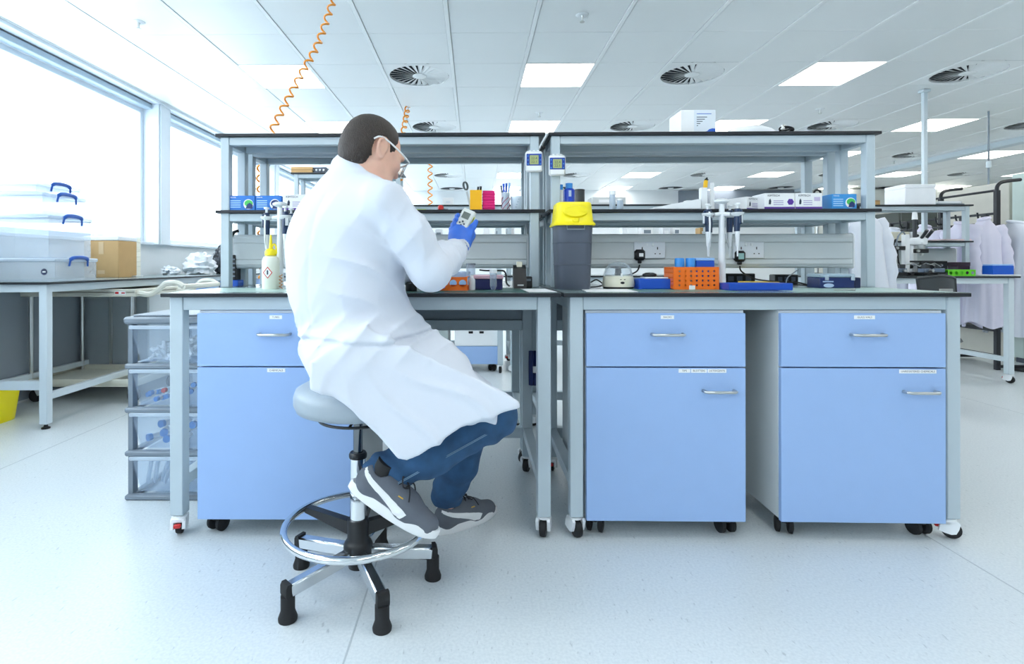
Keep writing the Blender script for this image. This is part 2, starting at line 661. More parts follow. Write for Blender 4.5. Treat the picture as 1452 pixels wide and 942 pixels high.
# sprinklers and a pull-down detector
spr = [(197, 28, 'white sprinkler head on the ceiling near the windows'),
       (826, 22, 'white sprinkler head on the ceiling in front of the square lights'),
       (1163, 157, 'white sprinkler head on the ceiling between two vents at right'),
       (765, 160, 'small white sprinkler head above the left shelf end'),
       (1268, 230, 'small white sprinkler head right of the right shelf end')]
for (u, v, lb) in spr:
    Yp = (CEIL - EYE) * FPX / (375 - v)
    p = P(u, v, Yp)
    t = thing('sprinkler', lb, 'sprinkler', (p.x, Yp, CEIL), 0, 'ceiling sprinklers')
    MB().lathe([(0, -0.008), (0.03, -0.008), (0.042, -0.003), (0.042, 0.0), (0, 0)], n=18).build('rose', WHITE_PLASTIC, t)
    MB().lathe([(0, -0.05), (0.016, -0.05), (0.016, -0.046), (0.006, -0.043), (0.006, -0.02), (0.01, -0.008), (0, -0.008)], n=12).build('nozzle', STEEL, t)

# beam along the ceiling at right, service poles
struct(MB().box(7.15, 7.30, Y0, Y1, 2.595, CEIL + 0.02, 0.005).build('beam', FRAME_LIGHT))
# ================================================================== BENCHES
WT = 0.90


def caster(parent, x, y, rz, kind='bench', h=0.076):
    """swivel caster: housing part with wheel and brake as sub-parts; origin on the floor"""
    if kind == 'bench':
        m = MB(rmat((x, y, 0), (0, 0, rz)))
        # white hood in two cheeks around the wheel
        prof = [(-0.034, 0.030), (-0.03, 0.055), (-0.012, 0.068), (0.02, 0.07), (0.028, 0.062), (0.024, 0.042), (0.016, 0.024), (0.002, 0.020), (-0.018, 0.024)]
        m.prism(prof, -0.026, -0.015, 'y')
        m.prism(prof, 0.015, 0.026, 'y')
        m.box(-0.03, 0.006, -0.026, 0.026, 0.05, 0.069, 0.005)
        m.lathe([(0, 0.066), (0.024, 0.066), (0.024, 0.072), (0.014, 0.077), (0, 0.077)], n=16)
        c = m.build('caster', WHITE_PLASTIC, parent)
        w = MB(rmat((x, y, 0), (0, 0, rz)))
        w.lathe([(0.0, -0.0135), (0.02, -0.0135), (0.029, -0.011), (0.0305, -0.006), (0.0305, 0.006), (0.029, 0.011), (0.02, 0.0135), (0, 0.0135)],
                c=(0, 0, 0), n=24, M=rmat((0.008, 0, 0.0305), (PI / 2, 0, 0)))
        w.build('wheel', BLACK_RUBBER, c)
        b = MB(rmat((x, y, 0), (0, 0, rz)))
        b.box(-0.042, -0.028, -0.012, 0.012, 0.036, 0.05, 0.003)
        b.build('brake_pedal', RED, c)
        return c
    m = MB(rmat((x, y, 0), (0, 0, rz)))
    m.box(-0.02, 0.02, -0.012, 0.012, h * 0.55, h, 0.004)
    m.lathe([(0, h - 0.004), (0.022, h - 0.004), (0.022, h), (0, h)], n=14)
    c = m.build('caster', BLACK_PLASTIC, parent)
    for s in (-1, 1):
        w = MB(rmat((x, y, 0), (0, 0, rz)))
        w.lathe([(0, -0.01), (0.022, -0.01), (0.03, -0.006), (0.031, 0.006), (0.02, 0.01), (0, 0.01)], n=20,
                M=rmat((0.004, s * 0.021, 0.031), (PI / 2, 0, 0)))
        w.build('wheel', BLACK_RUBBER, c)
    return c


def lab_bench(label, x0, x1, y0, y1, group, legs=None, cast=None, flip=False, feet='caster', leg_mat=None, yaw=0.0, rear_beam=True, h=WT):
    """x0..x1 worktop, y0 = front edge; a steel H-frame bench"""
    F = leg_mat or FRAME
    cx, cy = (x0 + x1) / 2, (y0 + y1) / 2
    t = thing('lab_bench', label, 'bench', (cx, cy, 0), yaw, group)
    a, b, c, d = x0 - cx, x1 - cx, y0 - cy, y1 - cy
    m = MB()
    m.box(a, b, c, d, h - 0.014, h, 0.0015)
    m.mi = 1
    m.box(a + 0.004, b - 0.004, c + 0.004, d - 0.004, h - 0.003, h + 0.0006)
    m.build('worktop', [BLACK_EDGE, WORKTOP], t)
    lx = legs or (a + 0.023, b - 0.083)
    W = 0.049
    ly = (c + 0.02, d - 0.07)
    foot = 0.076 if feet == 'caster' else 0.03
    for i, x in enumerate(lx):
        for j, y in enumerate(ly):
            MB().box(x, x + W, y, y + W, foot, h - 0.014, 0.003).build('leg', F, t)
            if feet == 'caster':
                r = (cast or {}).get((i, j), rnd.uniform(-2.6, -0.6) if j == 0 else rnd.uniform(0.6, 2.6))
                caster(t, x + W / 2, y + W / 2, r)
            else:
                MB().lathe([(0, 0), (0.024, 0), (0.024, 0.008), (0.012, 0.014), (0.008, 0.03), (0, 0.03)], c=(x + W / 2, y + W / 2, 0), n=14).build('levelling_foot', BLACK_PLASTIC, t)
    z0, z1 = h - 0.063, h - 0.014
    e = 0.004
    for y in ly:
        MB().box(lx[0] + W, lx[1], y + e, y + W - e, z0, z1, 0.002).build('top_rail', F, t)
    for x in lx:
        MB().box(x + e, x + W - e, ly[0] + W, ly[1], z0, z1, 0.002).build('side_rail', F, t)
        MB().box(x + e, x + W - e, ly[0] + W, ly[1], 0.175, 0.215, 0.002).build('lower_side_rail', F, t)
    if rear_beam:
        MB().box(lx[0] + W, lx[1], ly[1] + e, ly[1] + W - e, 0.165, 0.215, 0.002).build('lower_rear_rail', F, t)
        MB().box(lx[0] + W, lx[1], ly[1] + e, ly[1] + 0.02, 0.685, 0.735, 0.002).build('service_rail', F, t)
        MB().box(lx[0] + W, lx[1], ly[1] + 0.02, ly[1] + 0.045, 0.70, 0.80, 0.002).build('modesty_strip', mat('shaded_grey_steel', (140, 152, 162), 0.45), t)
    return t


A0, A1, B0, B1 = -1.148, 0.317, 0.325, 1.788
G1 = 'steel framed lab benches of the near island'
bA = lab_bench('grey steel lab bench on casters where the man in the white coat sits', A0, A1, 1.98, 2.70, G1,
               legs=(-1.125 - (A0 + A1) / 2, 0.2325 - (A0 + A1) / 2), cast={(0, 0): PI / 2 + 0.25, (1, 0): -PI / 2 - 0.25, (1, 1): -2.0})
bB = lab_bench('grey steel lab bench on casters over two blue drawer pedestals', B0, B1, 1.98, 2.70, G1,
               legs=(0.351 - (B0 + B1) / 2, 1.7176 - (B0 + B1) / 2), cast={(0, 0): -PI / 2 + 0.3, (1, 0): -0.45})
bC = lab_bench('grey steel lab bench behind the shelves, back to back with the seated man\'s bench', A0, A1, 2.72, 3.44, G1,
               legs=(-1.125 - (A0 + A1) / 2, 0.2325 - (A0 + A1) / 2))
bD = lab_bench('grey steel lab bench behind the right-hand shelves, back to back with the pedestals\' bench', B0, B1, 2.72, 3.44, G1,
               legs=(0.351 - (B0 + B1) / 2, 1.7176 - (B0 + B1) / 2))


# ------------------------------------------------------------------ shelf units
def reagent_shelf(label, x0, x1, y0, y1, zs, group, posts=None, trunk=None, base=WT, sockets=(), low_gap=True):
    """two-tier steel shelf standing on a bench"""
    cx, cy = (x0 + x1) / 2, (y0 + y1) / 2
    t = thing('reagent_shelf', label, 'shelf', (cx, cy, base + 0.0007), 0, group)
    a, b, c, d = x0 - cx, x1 - cx, y0 - cy, y1 - cy
    px = posts or (a + 0.025, b - 0.065)
    W = 0.04
    py = (c + 0.012, d - 0.012 - W)
    top = max(zs)
    for x in px:
        for y in py:
            MB().box(x, x + W, y, y + W, 0, top - 0.014 - base, 0.003).build('post', FRAME, t)
    for z in zs:
        zz = z - base
        m = MB()
        m.box(a, b, c, d, zz - 0.014, zz, 0.0015)
        m.build('shelf_board', BLACK_EDGE, t)
        for y in py:
            MB().box(px[0] + W, px[1], y + 0.003, y + W - 0.003, zz - 0.05, zz - 0.0145, 0.002).build('rail', FRAME, t)
        for x in px:
            MB().box(x + 0.003, x + W - 0.003, py[0] + W, py[1], zz - 0.05, zz - 0.0145, 0.002).build('side_rail', FRAME, t)
        MB().box(a + 0.03, b - 0.03, py[0] + W, py[1], zz - 0.022, zz - 0.0145).build('underside', FRAME_LIGHT, t)
    if trunk:
        ta, tb = trunk[0] - cx, trunk[1] - cx
        z0, z1 = 0.985 - base, 1.148 - base
        yf, yb = py[1] - 0.05, py[1] - 0.001
        q = 0.012
        prof = [(yf + q, z0), (yb, z0), (yb, z1), (yf + q, z1), (yf + 0.004, z1 - 0.006), (yf, z1 - 0.016), (yf, z0 + 0.016), (yf + 0.004, z0 + 0.006)]
        tr = MB().prism(prof, ta, tb, 'x').build('trunking', CARCASS, t)
        for (u, v) in ((z0 + 0.018, z0 + 0.042), (z0 + 0.044, z1 - 0.042), (z1 - 0.040, z1 - 0.018)):
            MB().box(ta + 0.002, tb - 0.002, yf - 0.004, yf, u, v, 0.0015).build('cover_strip', CARCASS, tr)
        for s in (ta, tb):
            k = -1 if s == ta else 1
            MB().prism([(p - (0.003 if p < yf + 0.01 else 0), q_ + (0.003 if q_ > (z0 + z1) / 2 else -0.003)) for p, q_ in prof],
                       s, s + k * 0.006, 'x').build('end_cap', WHITE_PLASTIC, tr)
        for sx in sockets:
            m = MB()
            x = sx - cx
            m.box(x - 0.073, x + 0.073, yf - 0.014, yf - 0.004, z0 + 0.046, z0 + 0.124, 0.003)
            m.mi = 1
            for g in (-1, 1):
                xx = x + g * 0.036
                m.box(xx - 0.0022, xx + 0.0022, yf - 0.0146, yf - 0.0135, z0 + 0.088, z0 + 0.1)
                for s in (-1, 1):
                    m.box(xx + s * 0.011 - 0.003, xx + s * 0.011 + 0.003, yf - 0.0146, yf - 0.0135, z0 + 0.066, z0 + 0.0705)
            m.mi = 2
            for g in (-1, 1):
                m.box(x + g * 0.014 - 0.005, x + g * 0.014 + 0.005, yf - 0.017, yf - 0.0135, z0 + 0.103, z0 + 0.118, 0.001)
            m.build('socket_outlet', [mat('socket_white', (226, 231, 238), 0.3), BLACK_PLASTIC, WHITE_PLASTIC], tr)
    return t


SA0, SA1 = P(305, 0, 2.46).x, P(773.5, 0, 2.46).x
SB0, SB1 = P(778, 0, 2.46).x, P(1251, 0, 2.46).x
ZT, ZM = 1.60, 1.252
G2 = 'two-tier steel shelves on the near island'
ccA = (SA0 + SA1) / 2
ccB = (SB0 + SB1) / 2
pA = (P(312.5, 0, 2.472).x - ccA, P(752, 0, 2.472).x - ccA)
pB = (P(782, 0, 2.472).x - ccB, P(1229, 0, 2.472).x - ccB)
shA = reagent_shelf('pale steel two-tier shelf with black boards beside the man\'s head', SA0, SA1, 2.46, 2.70, (ZM, ZT), G2, pA,
                    (P(335, 0, 2.63).x, pA[1] + ccA - 0.002))
shB = reagent_shelf('pale steel two-tier shelf with black boards above the yellow-lidded bin', SB0, SB1, 2.46, 2.70, (ZM, ZT), G2, pB,
                    (pB[0] + ccB + 0.045, P(1203, 0, 2.63).x), sockets=(P(919, 0, 2.61).x, P(1058, 0, 2.61).x))
shC = reagent_shelf('pale steel shelf standing back to back behind the shelf at the man\'s head', SA0, SA1, 2.73, 2.98, (ZM, ZT), G2, pA)
shD = reagent_shelf('pale steel shelf standing back to back behind the shelf over the yellow bin', SB0, SB1, 2.73, 2.98, (ZM, ZT), G2, pB)


# ------------------------------------------------------------------ blue drawer pedestals
def pull(m, x, y, z, w=0.11):
    """bar handle on two posts, in front of y"""
    pts = [(x - w / 2, y, z), (x - w / 2, y - 0.022, z), (x - w / 2 + 0.008, y - 0.03, z), (x + w / 2 - 0.008, y - 0.03, z), (x + w / 2, y - 0.022, z), (x + w / 2, y, z)]
    m.tube(pts, 0.0055, 10)


def strip(x, y, z, w, s, h=0.0135):
    m = MB()
    m.box(x - w / 2, x + w / 2, y - 0.0008, y, z - h / 2, z + h / 2)
    m.mi = 1
    m.text(s, 0.0095, Matrix.Identity(4))
    n = len(TXT[(s, 'CENTER')][0])
    for k in range(len(m.v) - n, len(m.v)):
        v = m.v[k]
        m.v[k] = Vector((x + v.x, y - 0.0012, z + v.y))
    return m


def pedestal(label, px0, px1, yf, rz, drawer_txt, door_txt, dh, doorh, dl, doorl, group):
    x0, x1 = P(px0, 0, yf).x, P(px1, 0, yf).x
    cx = (x0 + x1) / 2
    t = thing('drawer_pedestal', label, 'drawer unit', (cx, yf + 0.3, 0), rz, group)
    w = (x1 - x0) / 2
    f = -0.3
    m = MB()
    T = 0.018
    for s in (-1, 1):
        m.box(s * w, s * (w - T), f + 0.02, 0.26, 0.075, 0.835, 0.001)
    m.box(-w + T, w - T, f + 0.02, 0.26, 0.817, 0.835)
    m.box(-w + T, w - T, f + 0.02, 0.26, 0.075, 0.093)
    m.box(-w + T, w - T, 0.245, 0.26, 0.093, 0.817)
    m.build('carcass', CARCASS, t)
    d = MB().box(-w + 0.001, w - 0.001, f, f + 0.019, 0.632, 0.826, 0.0012).build('drawer', BLUE, t)
    q = MB().box(-w + 0.001, w - 0.001, f, f + 0.019, 0.069, 0.627, 0.0012).build('door', BLUE, t)
    m = MB()
    pull(m, P(dh, 0, yf).x - cx, f, 0.75)
    m.build('handle', STEEL, d)
    m = MB()
    pull(m, P(doorh, 0, yf).x - cx, f, 0.545)
    m.build('handle', STEEL, q)
    strip(P(dl[0], 0, yf).x - cx, f, 0.812, dl[1], drawer_txt).build('label_strip', [PAPER, INK], d, smooth=0)
    x = P(doorl, 0, yf).x - cx
    tot = sum(wd for _, wd in door_txt)
    x -= tot / 2
    for s, wd in door_txt:
        strip(x + wd / 2, f, 0.617, wd - 0.003, s).build('label_strip', [PAPER, INK], q, smooth=0)
        x += wd
    for sx, sy, r in ((-1, -1, 1.2), (1, -1, 1.75), (-1, 1, 0.4), (1, 1, 2.2)):
        caster(t, sx * (w - 0.045), sy * 0.235, r, 'pedestal', 0.076)
    return t


G3 = 'blue mobile drawer pedestals'
pedestal('blue mobile drawer unit partly hidden by the seated man and his stool', 279, 506, 1.99, 0.0, 'TUBES', [('CHEMICALS', 0.07)], 390, 455, (391, 0.046), 391.5, G3)
pedestal('blue mobile drawer unit below the yellow-lidded bin and the orange basket', 832, 1058, 1.99, R(-0.4), 'RACKS',
         [('TIPS', 0.045), ('BLOTTERS', 0.06), ('DETERGENTS', 0.07)], 946.5, 1019, (947, 0.048), 996.5, G3)
pedestal('blue mobile drawer unit at the right bench end, its white side showing', 1110, 1342, 1.985, R(-0.9), 'GLASS VIALS', [('UNREGISTERED CHEMICALS', 0.134)], 1230, 1304, (1227.5, 0.074), 1302, G3)

# ------------------------------------------------------------------ window bench at left
wb = lab_bench('long white lab bench running along the window wall', WX + 0.02, -2.57, 3.27, 6.85, 'benches by the windows', feet='foot',
               leg_mat=FRAME_LIGHT, rear_beam=False)
m = MB()
m.box(-0.33, 0.28, -1.73, -1.69, 0.23, 0.285, 0.002)
m.build('end_rail', FRAME_LIGHT, wb)
for y in (-0.55, 0.1, 0.75, 1.4):
    c = MB().box(-0.34, 0.2, y, y + 0.6, 0.12, 0.83, 0.002).build('under_bench_cabinet', mat('grey_cabinet_laminate', (150, 160, 168), 0.5), wb)
    MB().box(0.2, 0.218, y + 0.003, y + 0.597, 0.12, 0.828, 0.001).build('door', CARCASS if y < 0 else BLUE, c)
m = MB()
m.box(-0.36, -0.345, -1.68, -0.6, 0.1, 0.84)
m.build('back_panel', LOWER, wb)
for x in (-0.1, 0.1):
    MB().box(x - 0.012, x + 0.012, -0.562, -0.551, 0.14, 0.82, 0.001).build('slotted_upright', STEEL, wb)

# ------------------------------------------------------------------ trolley under it
t = thing('trolley', 'cream two-deck trolley with a curved handle under the window bench', 'trolley', (-2.855, 4.19, 0))
CR = mat('cream_enamel', (214, 214, 202), 0.4, noise=0.03)
m = MB()
m.box(-0.42, 0.42, -0.3, 0.3, 0.80, 0.812, 0.003)
for s in (-1, 1):
    m.box(-0.42, 0.42, s * 0.3, s * 0.285, 0.775, 0.83, 0.004)
    m.box(s * 0.42, s * 0.405, -0.285, 0.285, 0.775, 0.83, 0.004)
m.build('top_deck', CR, t)
m = MB()
m.box(-0.42, 0.42, -0.3, 0.3, 0.135, 0.145, 0.003)
for s in (-1, 1):
    m.box(-0.42, 0.42, s * 0.3, s * 0.285, 0.125, 0.18, 0.004)
    m.box(s * 0.42, s * 0.405, -0.285, 0.285, 0.125, 0.18, 0.004)
m.build('bottom_deck', CR, t)
for sx in (-1, 1):
    for sy in (-1, 1):
        MB().cyl((sx * 0.37, sy * 0.26, 0.146), (sx * 0.37, sy * 0.26, 0.8), 0.014, n=10).build('upright', STEEL, t)
m = MB()
h = [(0.41, 0, 0.8), (0.5, 0, 0.79), (0.56, 0, 0.82), (0.62, 0, 0.868), (0.70, 0, 0.872), (0.75, 0, 0.845)]
for s in (-0.26, 0.26):
    m.tube(smooth_pts([(x, s, z) for x, _, z in h], 4), 0.02, 8)
m.tube([(0.75, -0.27, 0.845), (0.75, 0.27, 0.845)], 0.02, 8)
m.build('handle', CR, t)
m = MB()
m.box(0.27, 0.35, -0.3012, -0.3005, 0.79, 0.815)
m.mi = 1
m.box(0.275, 0.30, -0.3018, -0.3012, 0.795, 0.81)
m.box(0.32, 0.345, -0.3018, -0.3012, 0.797, 0.806)
m.build('badge', [PAPER, RED], t)
for sx in (-1, 1):
    for sy in (-1, 1):
        m = MB(rmat((sx * 0.36, sy * 0.25, 0), (0, 0, rnd.uniform(-0.5, 0.5) + 1.2)))
        m.box(-0.025, 0.025, -0.022, 0.022, 0.115, 0.126, 0.002)
        m.prism([(-0.02, 0.118), (0.02, 0.118), (0.032, 0.05), (0.012, 0.045)], -0.02, -0.016, 'y')
        m.prism([(-0.02, 0.118), (0.02, 0.118), (0.032, 0.05), (0.012, 0.045)], 0.016, 0.02, 'y')
        c = m.build('caster', STEEL, t)
        w = MB(rmat((sx * 0.36, sy * 0.25, 0), (0, 0, 1.2)))
        w.lathe([(0, -0.012), (0.03, -0.012), (0.048, -0.009), (0.05, 0), (0.048, 0.009), (0.03, 0.012), (0, 0.012)], n=22, M=rmat((0.02, 0, 0.05), (PI / 2, 0, 0)))
        w.build('wheel', BLACK_RUBBER, c)

# ------------------------------------------------------------------ yellow waste bin cut by the frame
t = thing('waste_bin', 'yellow clinical waste bin at the left edge under the window bench', 'bin', (-3.085, 3.45, 0))
m = MB()
m.lathe([(0, 0), (0.1, 0), (0.105, 0.01), (0.128, 0.19), (0.128, 0.2), (0, 0.2)], n=20, pw=4, sx=0.9, sy=1)
m.build('tub', YELLOW, t)
MB().lathe([(0, 0.2), (0.135, 0.2), (0.137, 0.215), (0.12, 0.23), (0.0, 0.24)], n=20, pw=4, sx=0.9).build('lid', YELLOW, t)
m = MB()
m.box(-0.06, 0.06, -0.125, -0.12, 0.06, 0.14, 0.001)
m.mi = 1
m.prism([(-0.03, 0.075), (0.03, 0.075), (0, 0.125)], -0.1268, -0.1255, 'y')
m.build('hazard_label', [PAPER, BLACK_PLASTIC], t)

# ------------------------------------------------------------------ drawer tower
tx0, tx1 = -1.487, -1.137
t = thing('drawer_tower', 'grey plastic tower of four clear drawers beside the bench end', 'drawer tower', ((tx0 + tx1) / 2, 2.56, 0))
w = (tx1 - tx0) / 2
GT = GREY_PLASTIC
m = MB()
for s in (-1, 1):
    m.prism([(-0.235, 0), (-0.20, 0), (-0.20, 0.775), (-0.25, 0.775), (-0.25, 0.765), (-0.235, 0.75)], s * w, s * (w - 0.02), 'x')
    MB().box(s * w, s * (w - 0.02), 0.215, 0.25, 0, 0.775).build('rear_post', GT, t)
    m.build('front_post', GT, t)
    m = MB()
MB().box(-w + 0.02, w - 0.02, 0.236, 0.24, 0.02, 0.75).build('back_sheet', WHITE_PLASTIC, t)
m = MB()
m.box(-w - 0.006, w + 0.006, -0.262, 0.255, 0.752, 0.782, 0.008)
m.box(-w + 0.02, w - 0.02, -0.235, 0.235, 0.782, 0.79, 0.004)
m.build('top', GT, t)
lev = [0.018, 0.205, 0.39, 0.577]
for z in lev:
    MB().box(-w - 0.004, w + 0.004, -0.258, -0.222, z - 0.018, z + 0.004, 0.006).build('shelf_bar', GT, t)
    for s in (-1, 1):
        MB().box(s * w, s * (w - 0.03), -0.222, 0.215, z - 0.012, z + 0.002, 0.003).build('runner', GT, t)
CRY = mat('clear_drawer_plastic', (232, 242, 252), 0.15, alpha=0.05)
for z in lev:
    m = MB()
    a0, a1 = w - 0.045, w - 0.024
    zt, zb = z + 0.165, z + 0.008
    yb, yt = -0.222, -0.252

    def ringp(a, yf, yr, zz):
        return [(-a, yf, zz), (a, yf, zz), (a, yr, zz), (-a, yr, zz)]
    vs = ringp(a0, yb, 0.22, zb) + ringp(a1, yt, 0.23, zt) + ringp(a1 - 0.003, yt + 0.003, 0.227, zt) + ringp(a0 - 0.003, yb + 0.003, 0.217, zb + 0.003)
    fs = [(3, 2, 1, 0)]
    for k in range(3):
        for j in range(4):
            j2 = (j + 1) % 4
            fs.append((k * 4 + j, k * 4 + j2, (k + 1) * 4 + j2, (k + 1) * 4 + j))
    fs.append((12, 13, 14, 15))
    m.raw(vs, fs)
    d = m.build('drawer', CRY, t, smooth=0)
    m = MB()
    m.box(-a1 - 0.006, a1 + 0.006, yt - 0.008, yt + 0.004, zt - 0.012, zt + 0.004, 0.003)
    m.build('rim', FROST, d)
TOWER = Vector(((tx0 + tx1) / 2, 2.56, 0))
TW = w

# tubes lying in the drawers
TUBE = mat('polypropylene_tube', (240, 246, 250), 0.3, alpha=0.78)
TB = mat('tube_cap_blue', (40, 130, 205), 0.35)


def tube_thing(label, group, loc, rot, L=0.1, r=0.0085, cap=TB, body=TUBE, name='sample_tube'):
    t = thing(name, label, 'tube', loc, 0, group)
    t.rotation_euler = rot
    MB().lathe([(0, 0), (r * 0.5, 0.002), (r, 0.018), (r, L), (0, L)], n=12).build('tube', body, t)
    if cap:
        MB().lathe([(0, L - 0.002), (r * 1.25, L - 0.002), (r * 1.25, L + 0.014), (0, L + 0.014)], n=12).build('cap', cap, t)
    return t


for di, n, label, group, cap in ((2, 16, 'clear tube with a blue screw cap in the second drawer of the tower', 'blue-capped tubes in the second drawer', TB),
                                 (1, 9, 'large clear tube with a blue cap in the third drawer of the tower', 'blue-capped tubes in the third drawer', TB)):
    z = lev[di] + 0.012
    for k in range(n):
        r = 0.0085 if di == 2 else 0.013
        u = (k + 0.5) / n
        x = -TW + 0.075 + (2 * TW - 0.15) * (u if di == 2 else ((k * 4) % n + 0.5) / n) + rnd.uniform(-0.01, 0.01)
        zz = z + 0.012 + (0.014 * (k % 3) + 0.045 * u if di == 2 else 0.015 + 0.03 * (k % 3))
        y = -0.1 - 0.02 * (k % 4) * 0.5
        c = cap
        lb, gg = label, group
        if di == 2 and k == 5:
            c, lb, gg = RED, 'clear tube with a red cap among blue ones in the tower', None
        tube_thing(lb, gg, (TOWER.x + x, TOWER.y + y + 0.0, zz), (PI / 2 + rnd.uniform(-0.06, 0.06), 0, rnd.uniform(-0.5, 0.5)), 0.075 if di == 2 else 0.07, r, c)
z = lev[0] + 0.012
for k in range(11):
    tube_thing('long clear glass rod tube standing in the bottom drawer of the tower', 'glass tubes in the bottom drawer',
               (TOWER.x - 0.13 + 0.025 * k, TOWER.y - 0.17 + 0.012 * (k % 3), z + 0.006), (R(-14), R(rnd.uniform(-6, 12)), 0), 0.1 + 0.008 * (k % 3), 0.009, None, FROST, 'glass_tube')
# heap of little vials in the top drawer
m = MB()
for k in range(150):
    x = rnd.uniform(-TW + 0.07, TW - 0.07)
    hmax = 0.035 + 0.075 * (x + TW) / (2 * TW)
    zz = lev[3] + 0.016 + rnd.random() ** 1.5 * hmax
    y = rnd.uniform(-0.19, -0.02)
    mm = rmat((x, y, zz), (rnd.uniform(0, 6), rnd.uniform(0, 6), rnd.uniform(0, 6)))
    m.lathe([(0, -0.014), (0.007, -0.014), (0.008, 0.006), (0.01, 0.008), (0.01, 0.016), (0, 0.016)], n=8, M=mm)
o = m.build('vial_heap', mat('white_vials', (246, 249, 252), 0.3), None, loc=tuple(TOWER))
tag(o, 'heap of small clear screw-cap vials in the top drawer of the tower', 'vials', kind='stuff')
# ================================================================== STOOL
SX, SY = -0.364, 1.704
st = thing('lab_stool', 'round grey padded lab stool with a chrome foot ring and five-legged base', 'stool', (SX, SY, 0))
PAD = mat('grey_vinyl_pad', (160, 172, 182), 0.42, noise=0.06, bump=0.15, bscale=120)
MB().lathe([(0, 0.552), (0.165, 0.552), (0.185, 0.56), (0.194, 0.58), (0.194, 0.602), (0.187, 0.622), (0.165, 0.634), (0.1, 0.638), (0, 0.638)], n=56).build('seat', PAD, st, smooth=60)
m = MB()
m.lathe([(0, 0.543), (0.09, 0.543), (0.1, 0.552), (0, 0.552)], n=24)
m.lathe([(0, 0.52), (0.03, 0.52), (0.034, 0.543), (0, 0.543)], n=18)
m.build('seat_plate', BLACK_PLASTIC, st)
m = MB()
m.tube([(0.118 * math.cos(2 * PI * k / 40), 0.118 * math.sin(2 * PI * k / 40), 0.527) for k in range(40)], 0.0045, 8, closed=True)
for w in (0.5, 2.6, 4.7):
    m.cyl((0.118 * math.cos(w), 0.118 * math.sin(w), 0.527), (0.02 * math.cos(w), 0.02 * math.sin(w), 0.53), 0.004, n=8)
m.build('height_lever', BLACK_PLASTIC, st)
MB().cyl((0, 0, 0.40), (0, 0, 0.535), 0.0145, n=20).build('gas_piston', mat('dark_steel', (120, 124, 128), 0.2, metal=1.0), st)
MB().lathe([(0.0, 0.4), (0.027, 0.4), (0.028, 0.405), (0.028, 0.412), (0.024, 0.418), (0, 0.418)], n=24).build('collar', BLACK_PLASTIC, st)
MB().cyl((0, 0, 0.16), (0, 0, 0.402), 0.025, n=28).build('column', CHROME, st)
MB().lathe([(0, 0.06), (0.03, 0.06), (0.032, 0.07), (0.036, 0.085), (0.045, 0.09), (0.045, 0.13), (0.04, 0.14), (0.033, 0.15), (0.033, 0.205), (0.03, 0.21), (0, 0.21)], n=28).build('hub', BLACK_PLASTIC, st)
MB().tube([(0.222 * math.cos(2 * PI * k / 72), 0.222 * math.sin(2 * PI * k / 72), 0.196) for k in range(72)], 0.011, 12, closed=True).build('foot_ring', CHROME, st, smooth=80)
for w in (R(28), R(152), R(270)):
    m = MB(rmat((0, 0, 0), (0, 0, w)))
    if abs(w - R(270)) > 0.01:
        m.prism([(0.02, 0.155), (0.215, 0.185), (0.215, 0.203), (0.02, 0.198)], -0.013, 0.013, 'y')
    else:
        m.prism([(-0.02, 0.155), (-0.215, 0.185), (-0.215, 0.203), (-0.02, 0.198)], -0.013, 0.013, 'y')
    m.build('ring_spoke', BLACK_PLASTIC, st)
for k in range(5):
    w = R(-62 + 72 * k)
    l = MB(rmat((0, 0, 0), (0, 0, w)))
    l.box(0.03, 0.236, -0.0165, 0.0165, -0.019, 0.019, 0.005, M=rmat((0, 0, 0.108), (0, R(6.0), 0)))
    leg = l.build('leg', mat('polished_tube', (214, 218, 222), 0.2, metal=1.0, noise=0.02), st)
    q = MB(rmat((0, 0, 0), (0, 0, w)))
    q.prism([(0.232, 0.067), (0.246, 0.067), (0.249, 0.075), (0.249, 0.098), (0.244, 0.107), (0.232, 0.107)], -0.018, 0.018, 'y')
    q.lathe([(0, 0), (0.026, 0), (0.027, 0.008), (0.022, 0.022), (0.02, 0.028), (0.02, 0.07), (0, 0.07)], c=(0.235, 0, 0), n=20)
    q.build('foot', BLACK_RUBBER, leg)


